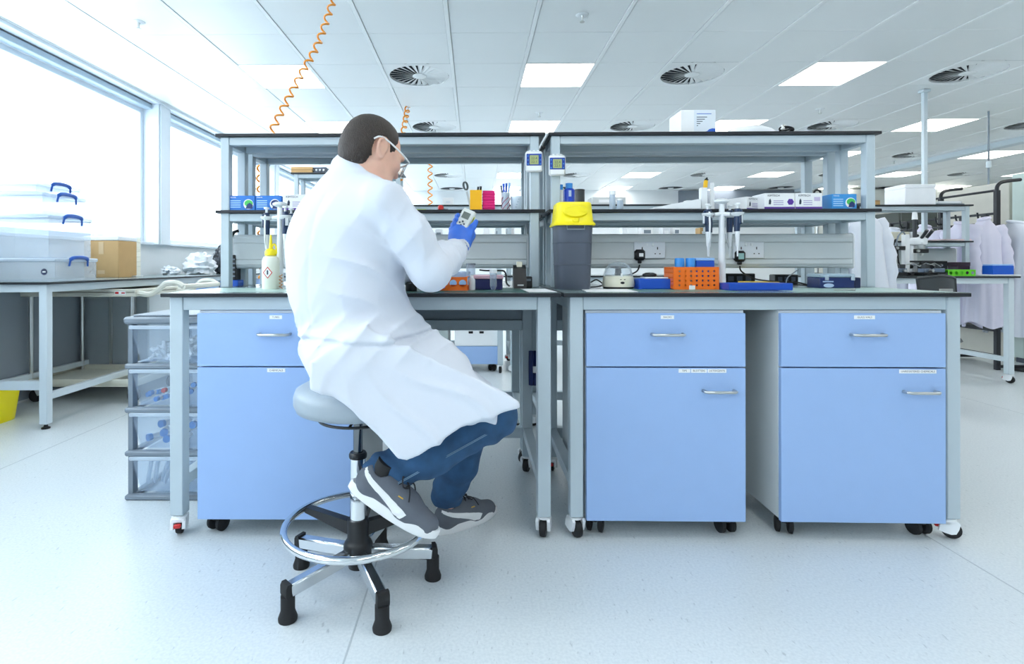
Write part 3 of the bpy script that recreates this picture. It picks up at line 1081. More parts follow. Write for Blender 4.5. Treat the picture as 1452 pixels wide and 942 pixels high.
# ================================================================== SDF BODY TOOLS
class SDF:
    """signed distance field on a grid, meshed with surface nets"""
    def __init__(s, lo, hi, h):
        s.lo = np.array(lo, np.float32)
        s.h = h
        s.n = tuple(int(math.ceil((b - a) / h)) + 1 for a, b in zip(lo, hi))
        s.f = np.full(s.n, 0.3, np.float32)

    def _win(s, lo, hi):
        i0 = [max(0, int(math.floor((a - o) / s.h))) for a, o in zip(lo, s.lo)]
        i1 = [min(n, int(math.ceil((b - o) / s.h)) + 1) for b, o, n in zip(hi, s.lo, s.n)]
        if any(a >= b for a, b in zip(i0, i1)):
            return None, None
        sl = tuple(slice(a, b) for a, b in zip(i0, i1))
        ax = [s.lo[k] + s.h * np.arange(i0[k], i1[k], dtype=np.float32) for k in range(3)]
        return sl, np.meshgrid(*ax, indexing='ij', sparse=True)

    def _put(s, sl, d, k, mode='add'):
        f = s.f[sl]
        d = d.astype(np.float32)
        if mode == 'sub':
            d = -d
            if k > 0:
                h = np.clip(0.5 - 0.5 * (d - f) / k, 0, 1)
                s.f[sl] = f * (1 - (1 - h)) if False else np.maximum(f, d) + k * 0.25 * np.clip(1 - np.abs(f - d) / k, 0, 1) ** 2
            else:
                s.f[sl] = np.maximum(f, d)
            return
        if k > 0:
            s.f[sl] = np.minimum(f, d) - k * 0.25 * np.clip(1 - np.abs(f - d) / k, 0, 1) ** 2
        else:
            s.f[sl] = np.minimum(f, d)

    def cone(s, a, b, ra, rb, k=0.02, mode='add', flat=None):
        a, b = np.array(a, float), np.array(b, float)
        m = max(ra, rb) + k + 3 * s.h + 0.03
        sl, X = s._win(np.minimum(a, b) - m, np.maximum(a, b) + m)
        if sl is None:
            return s
        ab = b - a
        L = float(ab @ ab) or 1e-9
        p = [X[i] - a[i] for i in range(3)]
        t = np.clip((p[0] * ab[0] + p[1] * ab[1] + p[2] * ab[2]) / L, 0, 1)
        q = [p[i] - ab[i] * t for i in range(3)]
        if flat is not None:                    # (axis vector, factor): squash across an axis
            n, fc = np.array(flat[0], float), flat[1]
            n /= np.linalg.norm(n)
            w = q[0] * n[0] + q[1] * n[1] + q[2] * n[2]
            q = [q[i] + n[i] * w * (fc - 1) for i in range(3)]
        d = np.sqrt(q[0] ** 2 + q[1] ** 2 + q[2] ** 2) - (ra + (rb - ra) * t)
        s._put(sl, d, k, mode)
        return s

    def chain(s, pts, rs, k=0.02, mode='add'):
        for i in range(len(pts) - 1):
            s.cone(pts[i], pts[i + 1], rs[i], rs[i + 1], k, mode)
        return s

    def ell(s, c, r, M=None, k=0.02, mode='add'):
        c = np.array(c, float)
        r = np.array(r, float)
        m = r.max() + k + 3 * s.h + 0.02
        sl, X = s._win(c - m, c + m)
        if sl is None:
            return s
        p = [X[i] - c[i] for i in range(3)]
        if M is not None:
            M = np.array(M)
            p = [M[0, j] * p[0] + M[1, j] * p[1] + M[2, j] * p[2] for j in range(3)]
        k0 = np.sqrt((p[0] / r[0]) ** 2 + (p[1] / r[1]) ** 2 + (p[2] / r[2]) ** 2)
        k1 = np.sqrt((p[0] / r[0] ** 2) ** 2 + (p[1] / r[1] ** 2) ** 2 + (p[2] / r[2] ** 2) ** 2) + 1e-9
        s._put(sl, k0 * (k0 - 1) / k1, k, mode)
        return s

    def slab(s, poly, org, u, v, th, k=0.02, rnd_=0.0, mode='add'):
        """extruded polygon in the plane org + a*u + b*v, half thickness th"""
        u, v = np.array(u, float), np.array(v, float)
        u /= np.linalg.norm(u)
        v = v - u * (u @ v)
        v /= np.linalg.norm(v)
        n = np.cross(u, v)
        org = np.array(org, float)
        P3 = np.array([org + a * u + b * v for a, b in poly])
        m = th + k + 3 * s.h + 0.03
        sl, X = s._win(P3.min(0) - m, P3.max(0) + m)
        if sl is None:
            return s
        p = [X[i] - org[i] for i in range(3)]
        a = p[0] * u[0] + p[1] * u[1] + p[2] * u[2]
        b = p[0] * v[0] + p[1] * v[1] + p[2] * v[2]
        c = p[0] * n[0] + p[1] * n[1] + p[2] * n[2]
        d2 = np.full(np.broadcast(a, b).shape, 1e9)
        sg = np.ones(d2.shape)
        N = len(poly)
        for i in range(N):
            vi, vj = poly[i], poly[i - 1]
            ex, ey = vj[0] - vi[0], vj[1] - vi[1]
            wx, wy = a - vi[0], b - vi[1]
            t = np.clip((wx * ex + wy * ey) / (ex * ex + ey * ey), 0, 1)
            d2 = np.minimum(d2, (wx - ex * t) ** 2 + (wy - ey * t) ** 2)
            c1, c2, c3 = b >= vi[1], b < vj[1], ex * wy > ey * wx
            fl = (c1 & c2 & c3) | (~c1 & ~c2 & ~c3)
            sg = np.where(fl, -sg, sg)
        dp = sg * np.sqrt(d2)
        w0, w1 = dp + rnd_, np.abs(c) - th + rnd_
        d = np.minimum(np.maximum(w0, w1), 0) + np.sqrt(np.maximum(w0, 0) ** 2 + np.maximum(w1, 0) ** 2) - rnd_
        s._put(sl, d, k, mode)
        return s

    def torus(s, c, n, R_, r, k=0.02, zs=1.0):
        c, n = np.array(c, float), np.array(n, float)
        n /= np.linalg.norm(n)
        m = R_ + r * max(1, zs) + k + 3 * s.h
        sl, X = s._win(c - m, c + m)
        p = [X[i] - c[i] for i in range(3)]
        w = p[0] * n[0] + p[1] * n[1] + p[2] * n[2]
        q = np.sqrt(np.maximum(p[0] ** 2 + p[1] ** 2 + p[2] ** 2 - w ** 2, 0))
        s._put(sl, np.sqrt((q - R_) ** 2 + (w / zs) ** 2) - r, k)
        return s

    def coords(s):
        return np.meshgrid(*[s.lo[k] + s.h * np.arange(s.n[k], dtype=np.float32) for k in range(3)], indexing='ij', sparse=True)

    def mesh(s, org=(0, 0, 0)):
        f, h = s.f, s.h
        ins = f < 0
        A = [slice(0, -1), slice(1, None)]
        cnt = np.zeros([n - 1 for n in f.shape], np.int8)
        for i in (0, 1):
            for j in (0, 1):
                for k in (0, 1):
                    cnt += ins[A[i], A[j], A[k]]
        mk = (cnt > 0) & (cnt < 8)
        ix = np.argwhere(mk)
        acc = np.zeros((len(ix), 3))
        num = np.zeros(len(ix))
        for ax in range(3):
            o = [k for k in range(3) if k != ax]
            for u in (0, 1):
                for v in (0, 1):
                    a = np.zeros(3, int)
                    a[o[0]], a[o[1]] = u, v
                    b = a.copy()
                    b[ax] = 1
                    fa = f[tuple((ix + a).T)]
                    fb = f[tuple((ix + b).T)]
                    cr = (fa < 0) != (fb < 0)
                    t = np.where(cr, fa / np.where(fa == fb, 1, fa - fb), 0)
                    pt = np.tile(a, (len(ix), 1)).astype(float)
                    pt[:, ax] = t
                    acc += pt * cr[:, None]
                    num += cr
        vs = s.lo + h * (ix + acc / num[:, None]) - np.array(org)
        idg = np.full(mk.shape, -1, np.int64)
        idg[mk] = np.arange(len(ix))
        quads = []
        for ax in range(3):
            o = [k for k in range(3) if k != ax]
            sa = [slice(None)] * 3
            sb = [slice(None)] * 3
            sa[ax], sb[ax] = slice(0, -1), slice(1, None)
            c = ins[tuple(sa)] != ins[tuple(sb)]
            e = np.argwhere(c)
            e = e[(e[:, o[0]] > 0) & (e[:, o[1]] > 0) & (e[:, o[0]] < f.shape[o[0]] - 1) & (e[:, o[1]] < f.shape[o[1]] - 1)]
            d0, d1 = np.zeros(3, int), np.zeros(3, int)
            d0[o[0]], d1[o[1]] = 1, 1
            q = np.stack([idg[tuple((e - d0 - d1).T)], idg[tuple((e - d1).T)], idg[tuple(e.T)], idg[tuple((e - d0).T)]], 1)
            fl = ins[tuple(e.T)] ^ (ax == 1)
            q[~fl] = q[~fl][:, ::-1]
            quads.append(q)
        return vs, np.concatenate(quads)

    def build(s, name, mats, parent=None, org=(0, 0, 0), relax=1, paint=None):
        vs, fs = s.mesh(org)
        fs = fs[(fs >= 0).all(1)]
        for _ in range(relax):                  # one light Laplacian pass
            acc = np.zeros_like(vs)
            n = np.zeros(len(vs))
            for a, b in ((0, 1), (1, 2), (2, 3), (3, 0)):
                np.add.at(acc, fs[:, a], vs[fs[:, b]])
                np.add.at(n, fs[:, a], 1)
                np.add.at(acc, fs[:, b], vs[fs[:, a]])
                np.add.at(n, fs[:, b], 1)
            ok = n > 0
            vs[ok] = 0.5 * vs[ok] + 0.5 * acc[ok] / n[ok][:, None]
        me = bpy.data.meshes.new(name)
        me.vertices.add(len(vs))
        me.vertices.foreach_set('co', vs.astype(np.float32).ravel())
        me.loops.add(len(fs) * 4)
        me.loops.foreach_set('vertex_index', fs.astype(np.int32).ravel())
        me.polygons.add(len(fs))
        me.polygons.foreach_set('loop_start', np.arange(len(fs), dtype=np.int32) * 4)
        me.polygons.foreach_set('use_smooth', np.ones(len(fs), bool))
        if not isinstance(mats, (list, tuple)):
            mats = [mats]
        for m_ in mats:
            me.materials.append(m_)
        if paint is not None:
            ce = vs[fs].mean(1) + np.array(org)
            me.polygons.foreach_set('material_index', paint(ce).astype(np.int32))
        me.update(calc_edges=True)
        o = bpy.data.objects.new(name, me)
        o.parent = parent
        C.objects.link(o)
        return o


def waves(X, seed, n, f0, f1, stretch=(1, 1, 1)):
    """sum of sines in random directions, in -1..1"""
    r = np.random.RandomState(seed)
    out = 0
    for _ in range(n):
        d = r.normal(size=3)
        d /= np.linalg.norm(d)
        f = r.uniform(f0, f1)
        out = out + np.sin(2 * PI * f * (X[0] * d[0] * stretch[0] + X[1] * d[1] * stretch[1] + X[2] * d[2] * stretch[2]) + r.uniform(0, 6.28))
    return out / n


# ================================================================== PERSON
def skin_material():
    m = mat('skin', (230, 184, 162), 0.5, noise=0.07, scale=40, bump=0.1, bscale=300)
    b = m.node_tree.nodes['Principled BSDF']
    b.inputs['Subsurface Weight'].default_value = 0.15
    b.inputs['Subsurface Radius'].default_value = (0.01, 0.004, 0.002)
    return m


SKIN = skin_material()
HAIR = mat('dark_brown_hair', (50, 41, 36), 0.6, noise=0.45, scale=160, bump=0.9, bscale=350, stretch=(1, 1, 0.35))
COAT = mat('white_cotton', (216, 222, 233), 0.85, noise=0.012, scale=30, bump=0.08, bscale=500, sheen=0.1)
JEANS = mat('blue_denim', (42, 80, 118), 0.85, noise=0.5, scale=22, bump=0.35, bscale=700)
SHOE = mat('grey_suede', (96, 102, 112), 0.85, noise=0.1, scale=50, bump=0.2, bscale=500)
SOLE = mat('white_rubber_sole', (232, 234, 236), 0.6, noise=0.02)
LACE = mat('black_lace', (36, 38, 44), 0.8)
GLOVE = mat('blue_nitrile', (62, 118, 222), 0.5, noise=0.05, bump=0.12, bscale=150)

ORG = (SX, SY, 0.0)
man = thing('person', 'man in a white lab coat, jeans and clear safety glasses sitting on the stool', 'person', ORG)

SHR = np.array((-0.268, 1.635, 1.188))      # right shoulder
ELR = np.array((-0.140, 1.675, 1.000))
WRR = np.array((-0.062, 1.905, 1.055))
HNR = np.array((-0.037, 1.965, 1.10))
SHL = np.array((-0.492, 1.865, 1.188))
ELL = np.array((-0.42, 2.02, 0.98))
WRL = np.array((-0.27, 2.13, 0.965))
HPR = np.array((-0.315, 1.655, 0.705))
HPL = np.array((-0.30, 1.835, 0.705))
KNR = np.array((0.052, 1.660, 0.543))
KNL = np.array((0.01, 1.92, 0.50))
ANR = np.array((-0.262, 1.630, 0.372))
ANL = np.array((-0.098, 2.055, 0.115))
NECK = np.array((-0.385, 1.755, 1.285))
HEAD = np.array((-0.328, 1.765, 1.366))

hd, tilt = R(45), R(-24)
HF = np.array((math.cos(hd) * math.cos(tilt), math.sin(hd) * math.cos(tilt), math.sin(tilt)))
HS = np.array((math.sin(hd), -math.cos(hd), 0.0))           # towards his right ear
HU = np.cross(HS, HF)
HM = np.array([HF, HS, HU]).T                                # head frame: forward, right, up


def hp(f, r, u):
    return HEAD + HF * f + HS * r + HU * u


# one continuous body
body = SDF((-0.66, 1.47, 0.05), (0.18, 2.25, 1.53), 0.0048)
body.ell(hp(-0.012, 0, 0.028), (0.097, 0.077, 0.086), HM, 0.0)
body.ell(hp(0.03, 0, -0.03), (0.062, 0.062, 0.080), HM, 0.03)
body.ell(hp(0.052, 0, -0.085), (0.032, 0.036, 0.026), HM, 0.035)                    # chin
for s in (-1, 1):
    body.cone(hp(0.0, s * 0.056, -0.06), hp(0.05, s * 0.03, -0.088), 0.017, 0.018, 0.03)      # jaw
    body.ell(hp(0.062, s * 0.04, -0.018), (0.022, 0.022, 0.016), HM, 0.03)            # cheekbone
    body.ell(hp(0.082, s * 0.03, 0.022), (0.014, 0.026, 0.009), HM, 0.02)             # brow
    body.ell(hp(0.088, s * 0.031, 0.005), (0.012, 0.017, 0.010), HM, 0.008, 'sub')    # eye socket
    body.ell(hp(0.078, s * 0.031, 0.004), (0.012, 0.012, 0.012), HM, 0.003)           # eye
    # ear: disc with a bowl
    body.ell(hp(-0.020, s * 0.078, -0.004), (0.019, 0.008, 0.031), HM, 0.008)
    body.torus(hp(-0.022, s * 0.083, 0.0), HS * s + HF * 0.35, 0.021, 0.0052, 0.006)
    body.ell(hp(-0.010, s * 0.080, -0.028), (0.009, 0.007, 0.011), HM, 0.006)
    body.ell(hp(-0.014, s * 0.090, 0.0), (0.009, 0.006, 0.014), HM, 0.004, 'sub')
body.cone(hp(0.086, 0, 0.012), hp(0.108, 0, -0.022), 0.009, 0.012, 0.014)            # nose
for s in (-1, 1):
    body.ell(hp(0.096, s * 0.012, -0.026), (0.012, 0.008, 0.008), HM, 0.008)
body.ell(hp(0.083, 0, -0.052), (0.014, 0.024, 0.006), HM, 0.008)                     # lips
body.ell(hp(0.080, 0, -0.063), (0.014, 0.021, 0.007), HM, 0.008)
body.ell(hp(0.098, 0, -0.0575), (0.012, 0.024, 0.0022), HM, 0.002, 'sub')
body.cone(NECK + (0, 0, -0.03), hp(-0.03, 0, -0.04), 0.062, 0.058, 0.03)             # neck
body.cone(NECK + (0.01, 0.01, -0.05), hp(-0.012, 0, -0.06), 0.048, 0.034, 0.02)
body.cone(SHR, NECK + (0, 0, -0.06), 0.052, 0.06, 0.04)
body.cone(SHL, NECK + (0, 0, -0.06), 0.052, 0.06, 0.04)
CH = np.array((-0.39, 1.75, 1.11))
body.cone(CH + (0.0, 0, 0.07), (-0.37, 1.745, 0.78), 0.12, 0.115, 0.06)
body.cone((-0.36, 1.70, 0.735), (-0.35, 1.79, 0.735), 0.085, 0.085, 0.06)
for a, b, c, d in ((SHR, ELR, WRR, HNR), (SHL, ELL, WRL, WRL + (0.07, 0.02, -0.01))):
    body.chain([a, b, c], [0.047, 0.036, 0.026], 0.02)
    body.cone(c, c + (d - c) * 0.95, 0.026, 0.03, 0.012)
for a, b, c in ((HPR, KNR, ANR), (HPL, KNL, ANL)):
    body.chain([a, b], [0.078, 0.052], 0.03)
    body.chain([b, c], [0.05, 0.034], 0.02)
# left hand with five fingers, resting towards the bench
LH = WRL + np.array((0.075, 0.02, -0.012))
for k in range(4):
    o = np.array((0.0, -0.03 + 0.02 * k, 0.0))
    L = (0.062, 0.072, 0.068, 0.052)[k]
    body.chain([LH + o, LH + o + (L * 0.55, 0.006, -0.008), LH + o + (L, 0.01, -0.034)], [0.0095, 0.0085, 0.007], 0.004)
body.chain([LH + (-0.03, -0.03, 0), LH + (0.0, -0.055, -0.01), LH + (0.03, -0.058, -0.02)], [0.012, 0.010, 0.008], 0.006)
# feet inside the shoes
FTR = np.array((0.99, -0.10, -0.36))
FTR /= np.linalg.norm(FTR)
FTL = np.array((0.93, 0.36, 0.0))
FTL /= np.linalg.norm(FTL)
body.cone(ANR, ANR + (0.005, -0.004, -0.03), 0.03, 0.026, 0.01)
body.cone(ANL, ANL + (-0.01, 0, -0.04), 0.03, 0.026, 0.01)
body.build('body', SKIN, man, ORG)

# hair: a close cap over the skull, cut by the hairline
hair = SDF(HEAD - 0.14, HEAD + 0.15, 0.0042)
hair.ell(hp(-0.014, 0, 0.030), (0.0995, 0.0805, 0.0885), HM, 0.0)
hair.ell(hp(-0.045, 0, -0.016), (0.066, 0.0735, 0.078), HM, 0.03)
X = hair.coords()
l = [sum((X[j] - HEAD[j]) * HM[j, i] for j in range(3)) for i in range(3)]
front = l[0] - (0.066 + 0.35 * (l[2] - 0.06) - 0.4 * np.abs(l[1]) * (l[2] > 0.03))
side = (-0.02 - l[2]) * 0.8 + (l[0] - 0.0) * 0.5          # burns in front of the ear
nape = -(l[2] + 0.082) - 0.15 * (l[0] + 0.07)
ear = 0.032 - np.sqrt((l[0] + 0.018) ** 2 + ((l[2] + 0.006) * 0.8) ** 2)
ear = np.where(np.abs(l[1]) > 0.045, ear, -1)
burn = np.where(l[0] > 0.004, np.maximum(l[0] - 0.036, -(l[2] + 0.022)), -1)
low = np.where(l[0] > -0.04, -(l[2] + 0.042) * 0.9, -1)
cut = np.maximum.reduce([front + 0 * l[1], nape + 0 * l[1], ear, burn + 0 * l[1], low + 0 * l[1]])
hair.f = np.maximum(hair.f, cut.astype(np.float32))
hair.f = hair.f + (0.0016 * waves(X, 5, 14, 60, 130)).astype(np.float32)
hair.build('hair', HAIR, man, ORG, relax=0)
EYB = MB()
for s in (-1, 1):
    EYB.tube(smooth_pts([hp(0.0955, s * 0.013, 0.024), hp(0.0955, s * 0.026, 0.029), hp(0.088, s * 0.040, 0.028), hp(0.079, s * 0.050, 0.022)], 3), [0.003, 0.0035, 0.0038, 0.004, 0.004, 0.0038, 0.0034, 0.003, 0.0026, 0.002], 6)
EYB.build('eyebrows', HAIR, man, loc=(-SX, -SY, 0))

for s in (-1, 1):
    ey = MB()
    cc = hp(0.0815, s * 0.031, 0.004)
    ey.lathe([(0, -0.0105), (0.006, -0.0086), (0.0105, 0), (0.0086, 0.006), (0.0052, 0.0091)], c=(0, 0, 0), n=20,
             M=Matrix.Translation(Vector(cc)) @ Vector((0, 0, 1)).rotation_difference(Vector(HF)).to_matrix().to_4x4())
    ey.mi = 1
    ey.lathe([(0.0052, 0.0091), (0.0024, 0.0104), (0, 0.0107)], n=20,
             M=Matrix.Translation(Vector(cc)) @ Vector((0, 0, 1)).rotation_difference(Vector(HF)).to_matrix().to_4x4())
    ey.build('eye', [mat('eye_white', (236, 234, 230), 0.25), mat('brown_iris', (60, 40, 28), 0.2)], man, loc=(-SX, -SY, 0), smooth=80)

# safety glasses
sg = MB()
for s in (-1, 1):
    sg.tube(smooth_pts([hp(-0.056, s * 0.080, 0.004), hp(-0.042, s * 0.085, 0.020), hp(-0.01, s * 0.086, 0.023), hp(0.05, s * 0.083, 0.017), hp(0.092, s * 0.074, 0.012)], 4), 0.0028, 8)
sg.tube(smooth_pts([hp(0.092, -0.074, 0.013), hp(0.112, -0.045, 0.021), hp(0.118, 0, 0.02), hp(0.112, 0.045, 0.021), hp(0.092, 0.074, 0.013)], 5), 0.0026, 8)
glasses = sg.build('safety_glasses', WHITE_PLASTIC, man, loc=(-SX, -SY, 0))
ln = MB()


def lensf(u, v):
    a = (u - 0.5) * 2
    return hp(0.119 - 0.028 * a * a - 0.004 * v, a * 0.077, 0.019 - v * (0.047 - 0.012 * max(0, 1 - abs(a) * 5)))


ln.grid(lensf, 21, 7)
ln.build('lens', mat('tinted_lens', (120, 132, 140), 0.05, alpha=0.45), glasses)

# ---------------------------------------------------------------- lab coat
coat = SDF((-0.66, 1.42, 0.42), (0.20, 2.16, 1.36), 0.0056)
TU = np.array((math.cos(R(52)), math.sin(R(52)), 0))        # the way the chest faces
TR = np.array((TU[1], -TU[0], 0))
TM = np.array([TU, TR, (0, 0, 1)]).T
coat.ell(np.array((-0.395, 1.752, 1.10)), (0.152, 0.195, 0.195), TM, 0.0)              # upper back and chest
coat.cone((-0.40, 1.745, 1.02), (-0.385, 1.735, 0.80), 0.165, 0.142, 0.08, flat=((0, 1, 0), 1.12))
coat.ell((-0.40, 1.735, 0.90), (0.150, 0.162, 0.14), None, 0.08)
coat.ell((-0.49, 1.77, 1.01), (0.085, 0.14, 0.19), None, 0.08)                         # rounded back
coat.cone(SHR + (-0.01, 0, 0.0), NECK + (0.0, 0, -0.055), 0.066, 0.066, 0.05)
coat.cone(SHL + (0.01, 0, 0.0), NECK + (0.0, 0, -0.055), 0.066, 0.066, 0.05)
# seat and lap
coat.ell((-0.375, 1.735, 0.735), (0.170, 0.182, 0.112), None, 0.06)
coat.cone(HPR + (-0.03, 0, 0.01), KNR + (-0.03, 0, 0.018), 0.122, 0.078, 0.05)
coat.cone(HPL + (-0.03, 0, 0.01), KNL + (-0.01, -0.02, 0.025), 0.118, 0.084, 0.05)
coat.ell((-0.355, 1.64, 0.735), (0.125, 0.125, 0.105), None, 0.06)
coat.cone((-0.27, 1.74, 0.80), (-0.08, 1.76, 0.665), 0.085, 0.07, 0.08)
# the panel hanging on the near side of the thigh
pan_poly = [(-0.45, 0.74), (-0.30, 0.83), (0.0, 0.685), (0.09, 0.640), (0.130, 0.612), (0.132, 0.594), (0.09, 0.586), (0.04, 0.571), (-0.04, 0.548), (-0.10, 0.512), (-0.155, 0.480),
            (-0.19, 0.468), (-0.215, 0.474), (-0.265, 0.535), (-0.33, 0.605), (-0.39, 0.645), (-0.45, 0.665)]
n_u = np.array((1.0, 0.165, 0))
n_v = np.array((0, 0.14, 1.0))
coat.slab([(a / math.cos(0.1635) if False else a, b - 0.60) for a, b in pan_poly], (0.0, 1.540, 0.60), n_u, n_v, 0.0125, 0.055, 0.006)
# trim under the hem so that cloth ends cleanly above the knee
X = coat.coords()
# folds in the panel and skirt: fan from the hip
ang = np.arctan2(X[2] - 0.86, X[0] + 0.36)
rad = np.sqrt((X[0] + 0.36) ** 2 + (X[2] - 0.86) ** 2)
fold = (1 - 2 * np.abs(np.sin(ang * 9 + 1.1 * np.sin(rad * 11))) ** 0.5) * np.clip((rad - 0.1) * 3, 0, 1) * np.clip((0.80 - X[2]) * 8, 0, 1)
coat.f = coat.f - (0.009 * np.maximum(fold + 0.35, 0)).astype(np.float32) * np.exp(-(coat.f / 0.03) ** 2)
# sleeves
SLE = SDF(coat.lo, coat.lo + np.array(coat.n) * coat.h, coat.h)
SLE.n, SLE.f = coat.n, np.full(coat.n, 0.3, np.float32)
SLE.chain([SHR + (0.0, 0.0, -0.005), SHR * 0.45 + ELR * 0.55 + (0.005, -0.01, 0.006), ELR + (0.006, -0.006, -0.012)], [0.074, 0.070, 0.062], 0.03)
SLE.chain([ELR + (0.006, -0.006, -0.012), ELR * 0.45 + WRR * 0.55 + (0, 0, -0.006), WRR + (WRR - ELR) * 0.06], [0.062, 0.056, 0.047], 0.03)
SLE.chain([SHL, ELL, WRL], [0.078, 0.062, 0.048], 0.03)
SLE.cone(WRR + (WRR - ELR) * 0.07, WRR + (WRR - ELR) * 0.3, 0.036, 0.04, 0.006, 'sub')
# ring folds on the right sleeve, strongest at the elbow
for (a, b, n, ph, amp) in ((SHR, ELR, 3.2, 0.4, 0.0026), (ELR, WRR, 4.2, 1.2, 0.0030)):
    ab = b - a
    t = sum((X[i] - a[i]) * ab[i] for i in range(3)) / float(ab @ ab)
    w = np.clip(1.15 - np.abs(t - 0.5) * 1.4, 0, 1)
    sk = 2.6 * np.sin((X[0] * 14 + X[2] * 9)) + 1.6 * np.sin(X[1] * 23 + 1)
    lg = np.sin(30 * (X[0] * 0.8 + X[2] * 0.35) + 60 * X[1] * 0.4 + 2 * t)
    SLE.f = SLE.f - (0.0042 * (1 - 2 * np.abs(lg) ** 0.5) * w * np.exp(-(SLE.f / 0.02) ** 2)).astype(np.float32)
    SLE.f = SLE.f - (amp * (1 - 2 * np.abs(np.sin(PI * n * t + 0.5 * (ph + sk))) ** 0.6) * w).astype(np.float32) * np.exp(-(SLE.f / 0.02) ** 2)
k = 0.016
coat.f = np.minimum(coat.f, SLE.f) - k * 0.25 * np.clip(1 - np.abs(coat.f - SLE.f) / k, 0, 1) ** 2
# back drag folds from the armhole to the waist, belt crease
d1 = (X[0] + 0.30) * 0.62 + (X[2] - 1.05) * 0.78
bk = (1 - 2 * np.abs(np.sin(d1 * 40 + 1.5 * np.sin(X[0] * 12 + X[1] * 5))) ** 0.5) * np.exp(-((X[2] - 0.99) / 0.15) ** 2) * np.exp(-((X[0] + 0.31) / 0.13) ** 2)
bk2 = (1 - 2 * np.abs(np.sin((X[0] * 0.75 - X[2] * 0.65) * 48 + 1.0 + 1.4 * np.sin(X[1] * 9))) ** 0.5) * np.exp(-((X[2] - 0.80) / 0.06) ** 2)
gen = waves(X, 3, 10, 2.5, 6.5, (1, 1, 0.6))
up = np.clip((X[2] - 0.70) / 0.06, 0, 1)
sh = np.exp(-(coat.f / 0.03) ** 2)
coat.f = coat.f - (0.0085 * bk * sh + 0.0065 * bk2 * sh + up * (0.005 * gen * sh) + up * 0.003 * (1 - 2 * np.abs(waves(X, 21, 6, 3, 8)) ** 0.5) * sh).astype(np.float32)
pl_ = X[2] - (0.775 + 0.20 * (X[0] + 0.39) + 0.03 * np.sin(X[0] * 9))
coat.f = coat.f + (0.010 * np.exp(-((pl_ / 0.005) ** 2)) * sh * (X[2] > 0.6)).astype(np.float32)
coat.f = coat.f - (0.0045 * np.exp(-(((pl_ - 0.014) / 0.012) ** 2)) * sh).astype(np.float32)
# seam lines: centre back and armhole yoke
sb = sum((X[i] - (-0.40, 1.755, 1.1)[i]) * TR[i] for i in range(3))
coat.f = coat.f + (0.0035 * np.exp(-((sb - 0.035) / 0.004) ** 2) * sh * (X[2] > 0.8) * (X[2] < 1.22)).astype(np.float32)
# neck opening and collar
NA = np.array((0.42, 0.32, 0.85))
NA /= np.linalg.norm(NA)
coat.cone(NECK + (-0.025, -0.02, -0.06), NECK + NA * 0.022, 0.088, 0.073, 0.03)
coat.cone(NECK + NA * 0.022, NECK + NA * 0.14, 0.066, 0.085, 0.006, 'sub')
coat.torus(NECK + NA * 0.010, NA, 0.077, 0.010, 0.012, 2.1)
coat.torus(NECK + NA * 0.046, NA, 0.0735, 0.0055, 0.012, 2.6)
# the seat of the stool stays outside the cloth
coat.build('lab_coat', COAT, man, ORG)

# ---------------------------------------------------------------- jeans
jn = SDF((-0.42, 1.50, 0.10), (0.18, 2.10, 0.80), 0.0055)
jn.chain([HPR + (0.02, 0, 0), KNR], [0.088, 0.069], 0.03)
jn.chain([HPL + (0.02, 0, 0), KNL], [0.092, 0.072], 0.03)
jn.cone((-0.345, 1.70, 0.735), (-0.33, 1.79, 0.735), 0.098, 0.098, 0.05)
kr = KNR + np.array((0.004, 0, 0))
cr_ = KNR * 0.42 + ANR * 0.58 + np.array((0.0, -0.004, -0.006))
jn.chain([kr, cr_, ANR + (-0.014, 0, 0.008)], [0.068, 0.064, 0.060], 0.03)
cl_ = KNL * 0.4 + ANL * 0.6
jn.chain([KNL, cl_, ANL + (-0.004, -0.004, 0.03)], [0.068, 0.064, 0.062], 0.03)
X = jn.coords()
sh = np.exp(-(jn.f / 0.02) ** 2)
for (a, b, n, amp) in ((KNR, ANR, 6.0, 0.0042), (KNL, ANL, 5.0, 0.004)):
    ab = b - a
    t = sum((X[i] - a[i]) * ab[i] for i in range(3)) / float(ab @ ab)
    w = np.clip(np.abs(t - 0.45) * 2.2, 0.15, 1) * (t > -0.3) * (t < 1.2)
    near = np.exp(-(sum((X[i] - (a[i] + ab[i] * np.clip(t, 0, 1))) ** 2 for i in range(3)) / 0.12 ** 2) ** 2)
    jn.f = jn.f - (amp * np.sin(2 * PI * n * t + 2.2 * np.sin(X[1] * 24 + X[2] * 20) + X[0] * 10) * w * sh * near).astype(np.float32)
jn.f = jn.f - (0.0018 * waves(X, 9, 10, 8, 18) * sh).astype(np.float32)
# open cuffs
for a, b in ((KNR, ANR), (KNL, ANL)):
    d = (b - a) / np.linalg.norm(b - a)
    e = b - d * 0.005
    jn.cone(e + d * 0.03, e + d * 0.10, 0.043, 0.047, 0.004, 'sub')
    t = sum((X[i] - e[i]) * d[i] for i in range(3))
    rr = np.sqrt(np.maximum(sum((X[i] - e[i]) ** 2 for i in range(3)) - t ** 2, 0))
    near = (t > 0) & (t < 0.16) & (rr < 0.12)
    jn.f = np.where(near, np.maximum(jn.f, t - (0.056 if a is KNR else 0.05)), jn.f).astype(np.float32)
jeans = jn.build('jeans', JEANS, man, ORG)
STI = mat('denim_stitching', (110, 140, 165), 0.8)
m = MB()
for j in range(2):
    pts = []
    for k in range(18):
        t = 0.1 + 0.82 * k / 17
        c = KNR * (1 - t) + ANR * t
        r = 0.0738 - 0.009 * t
        pts.append(c + np.array((0.25, -0.94, -0.22)) * (r + 0.0015) + np.array((0, 0, 0.004 * j)))
    m.tube(pts, 0.0011, 5)
m.build('side_seam', STI, jeans, loc=(-SX, -SY, 0))


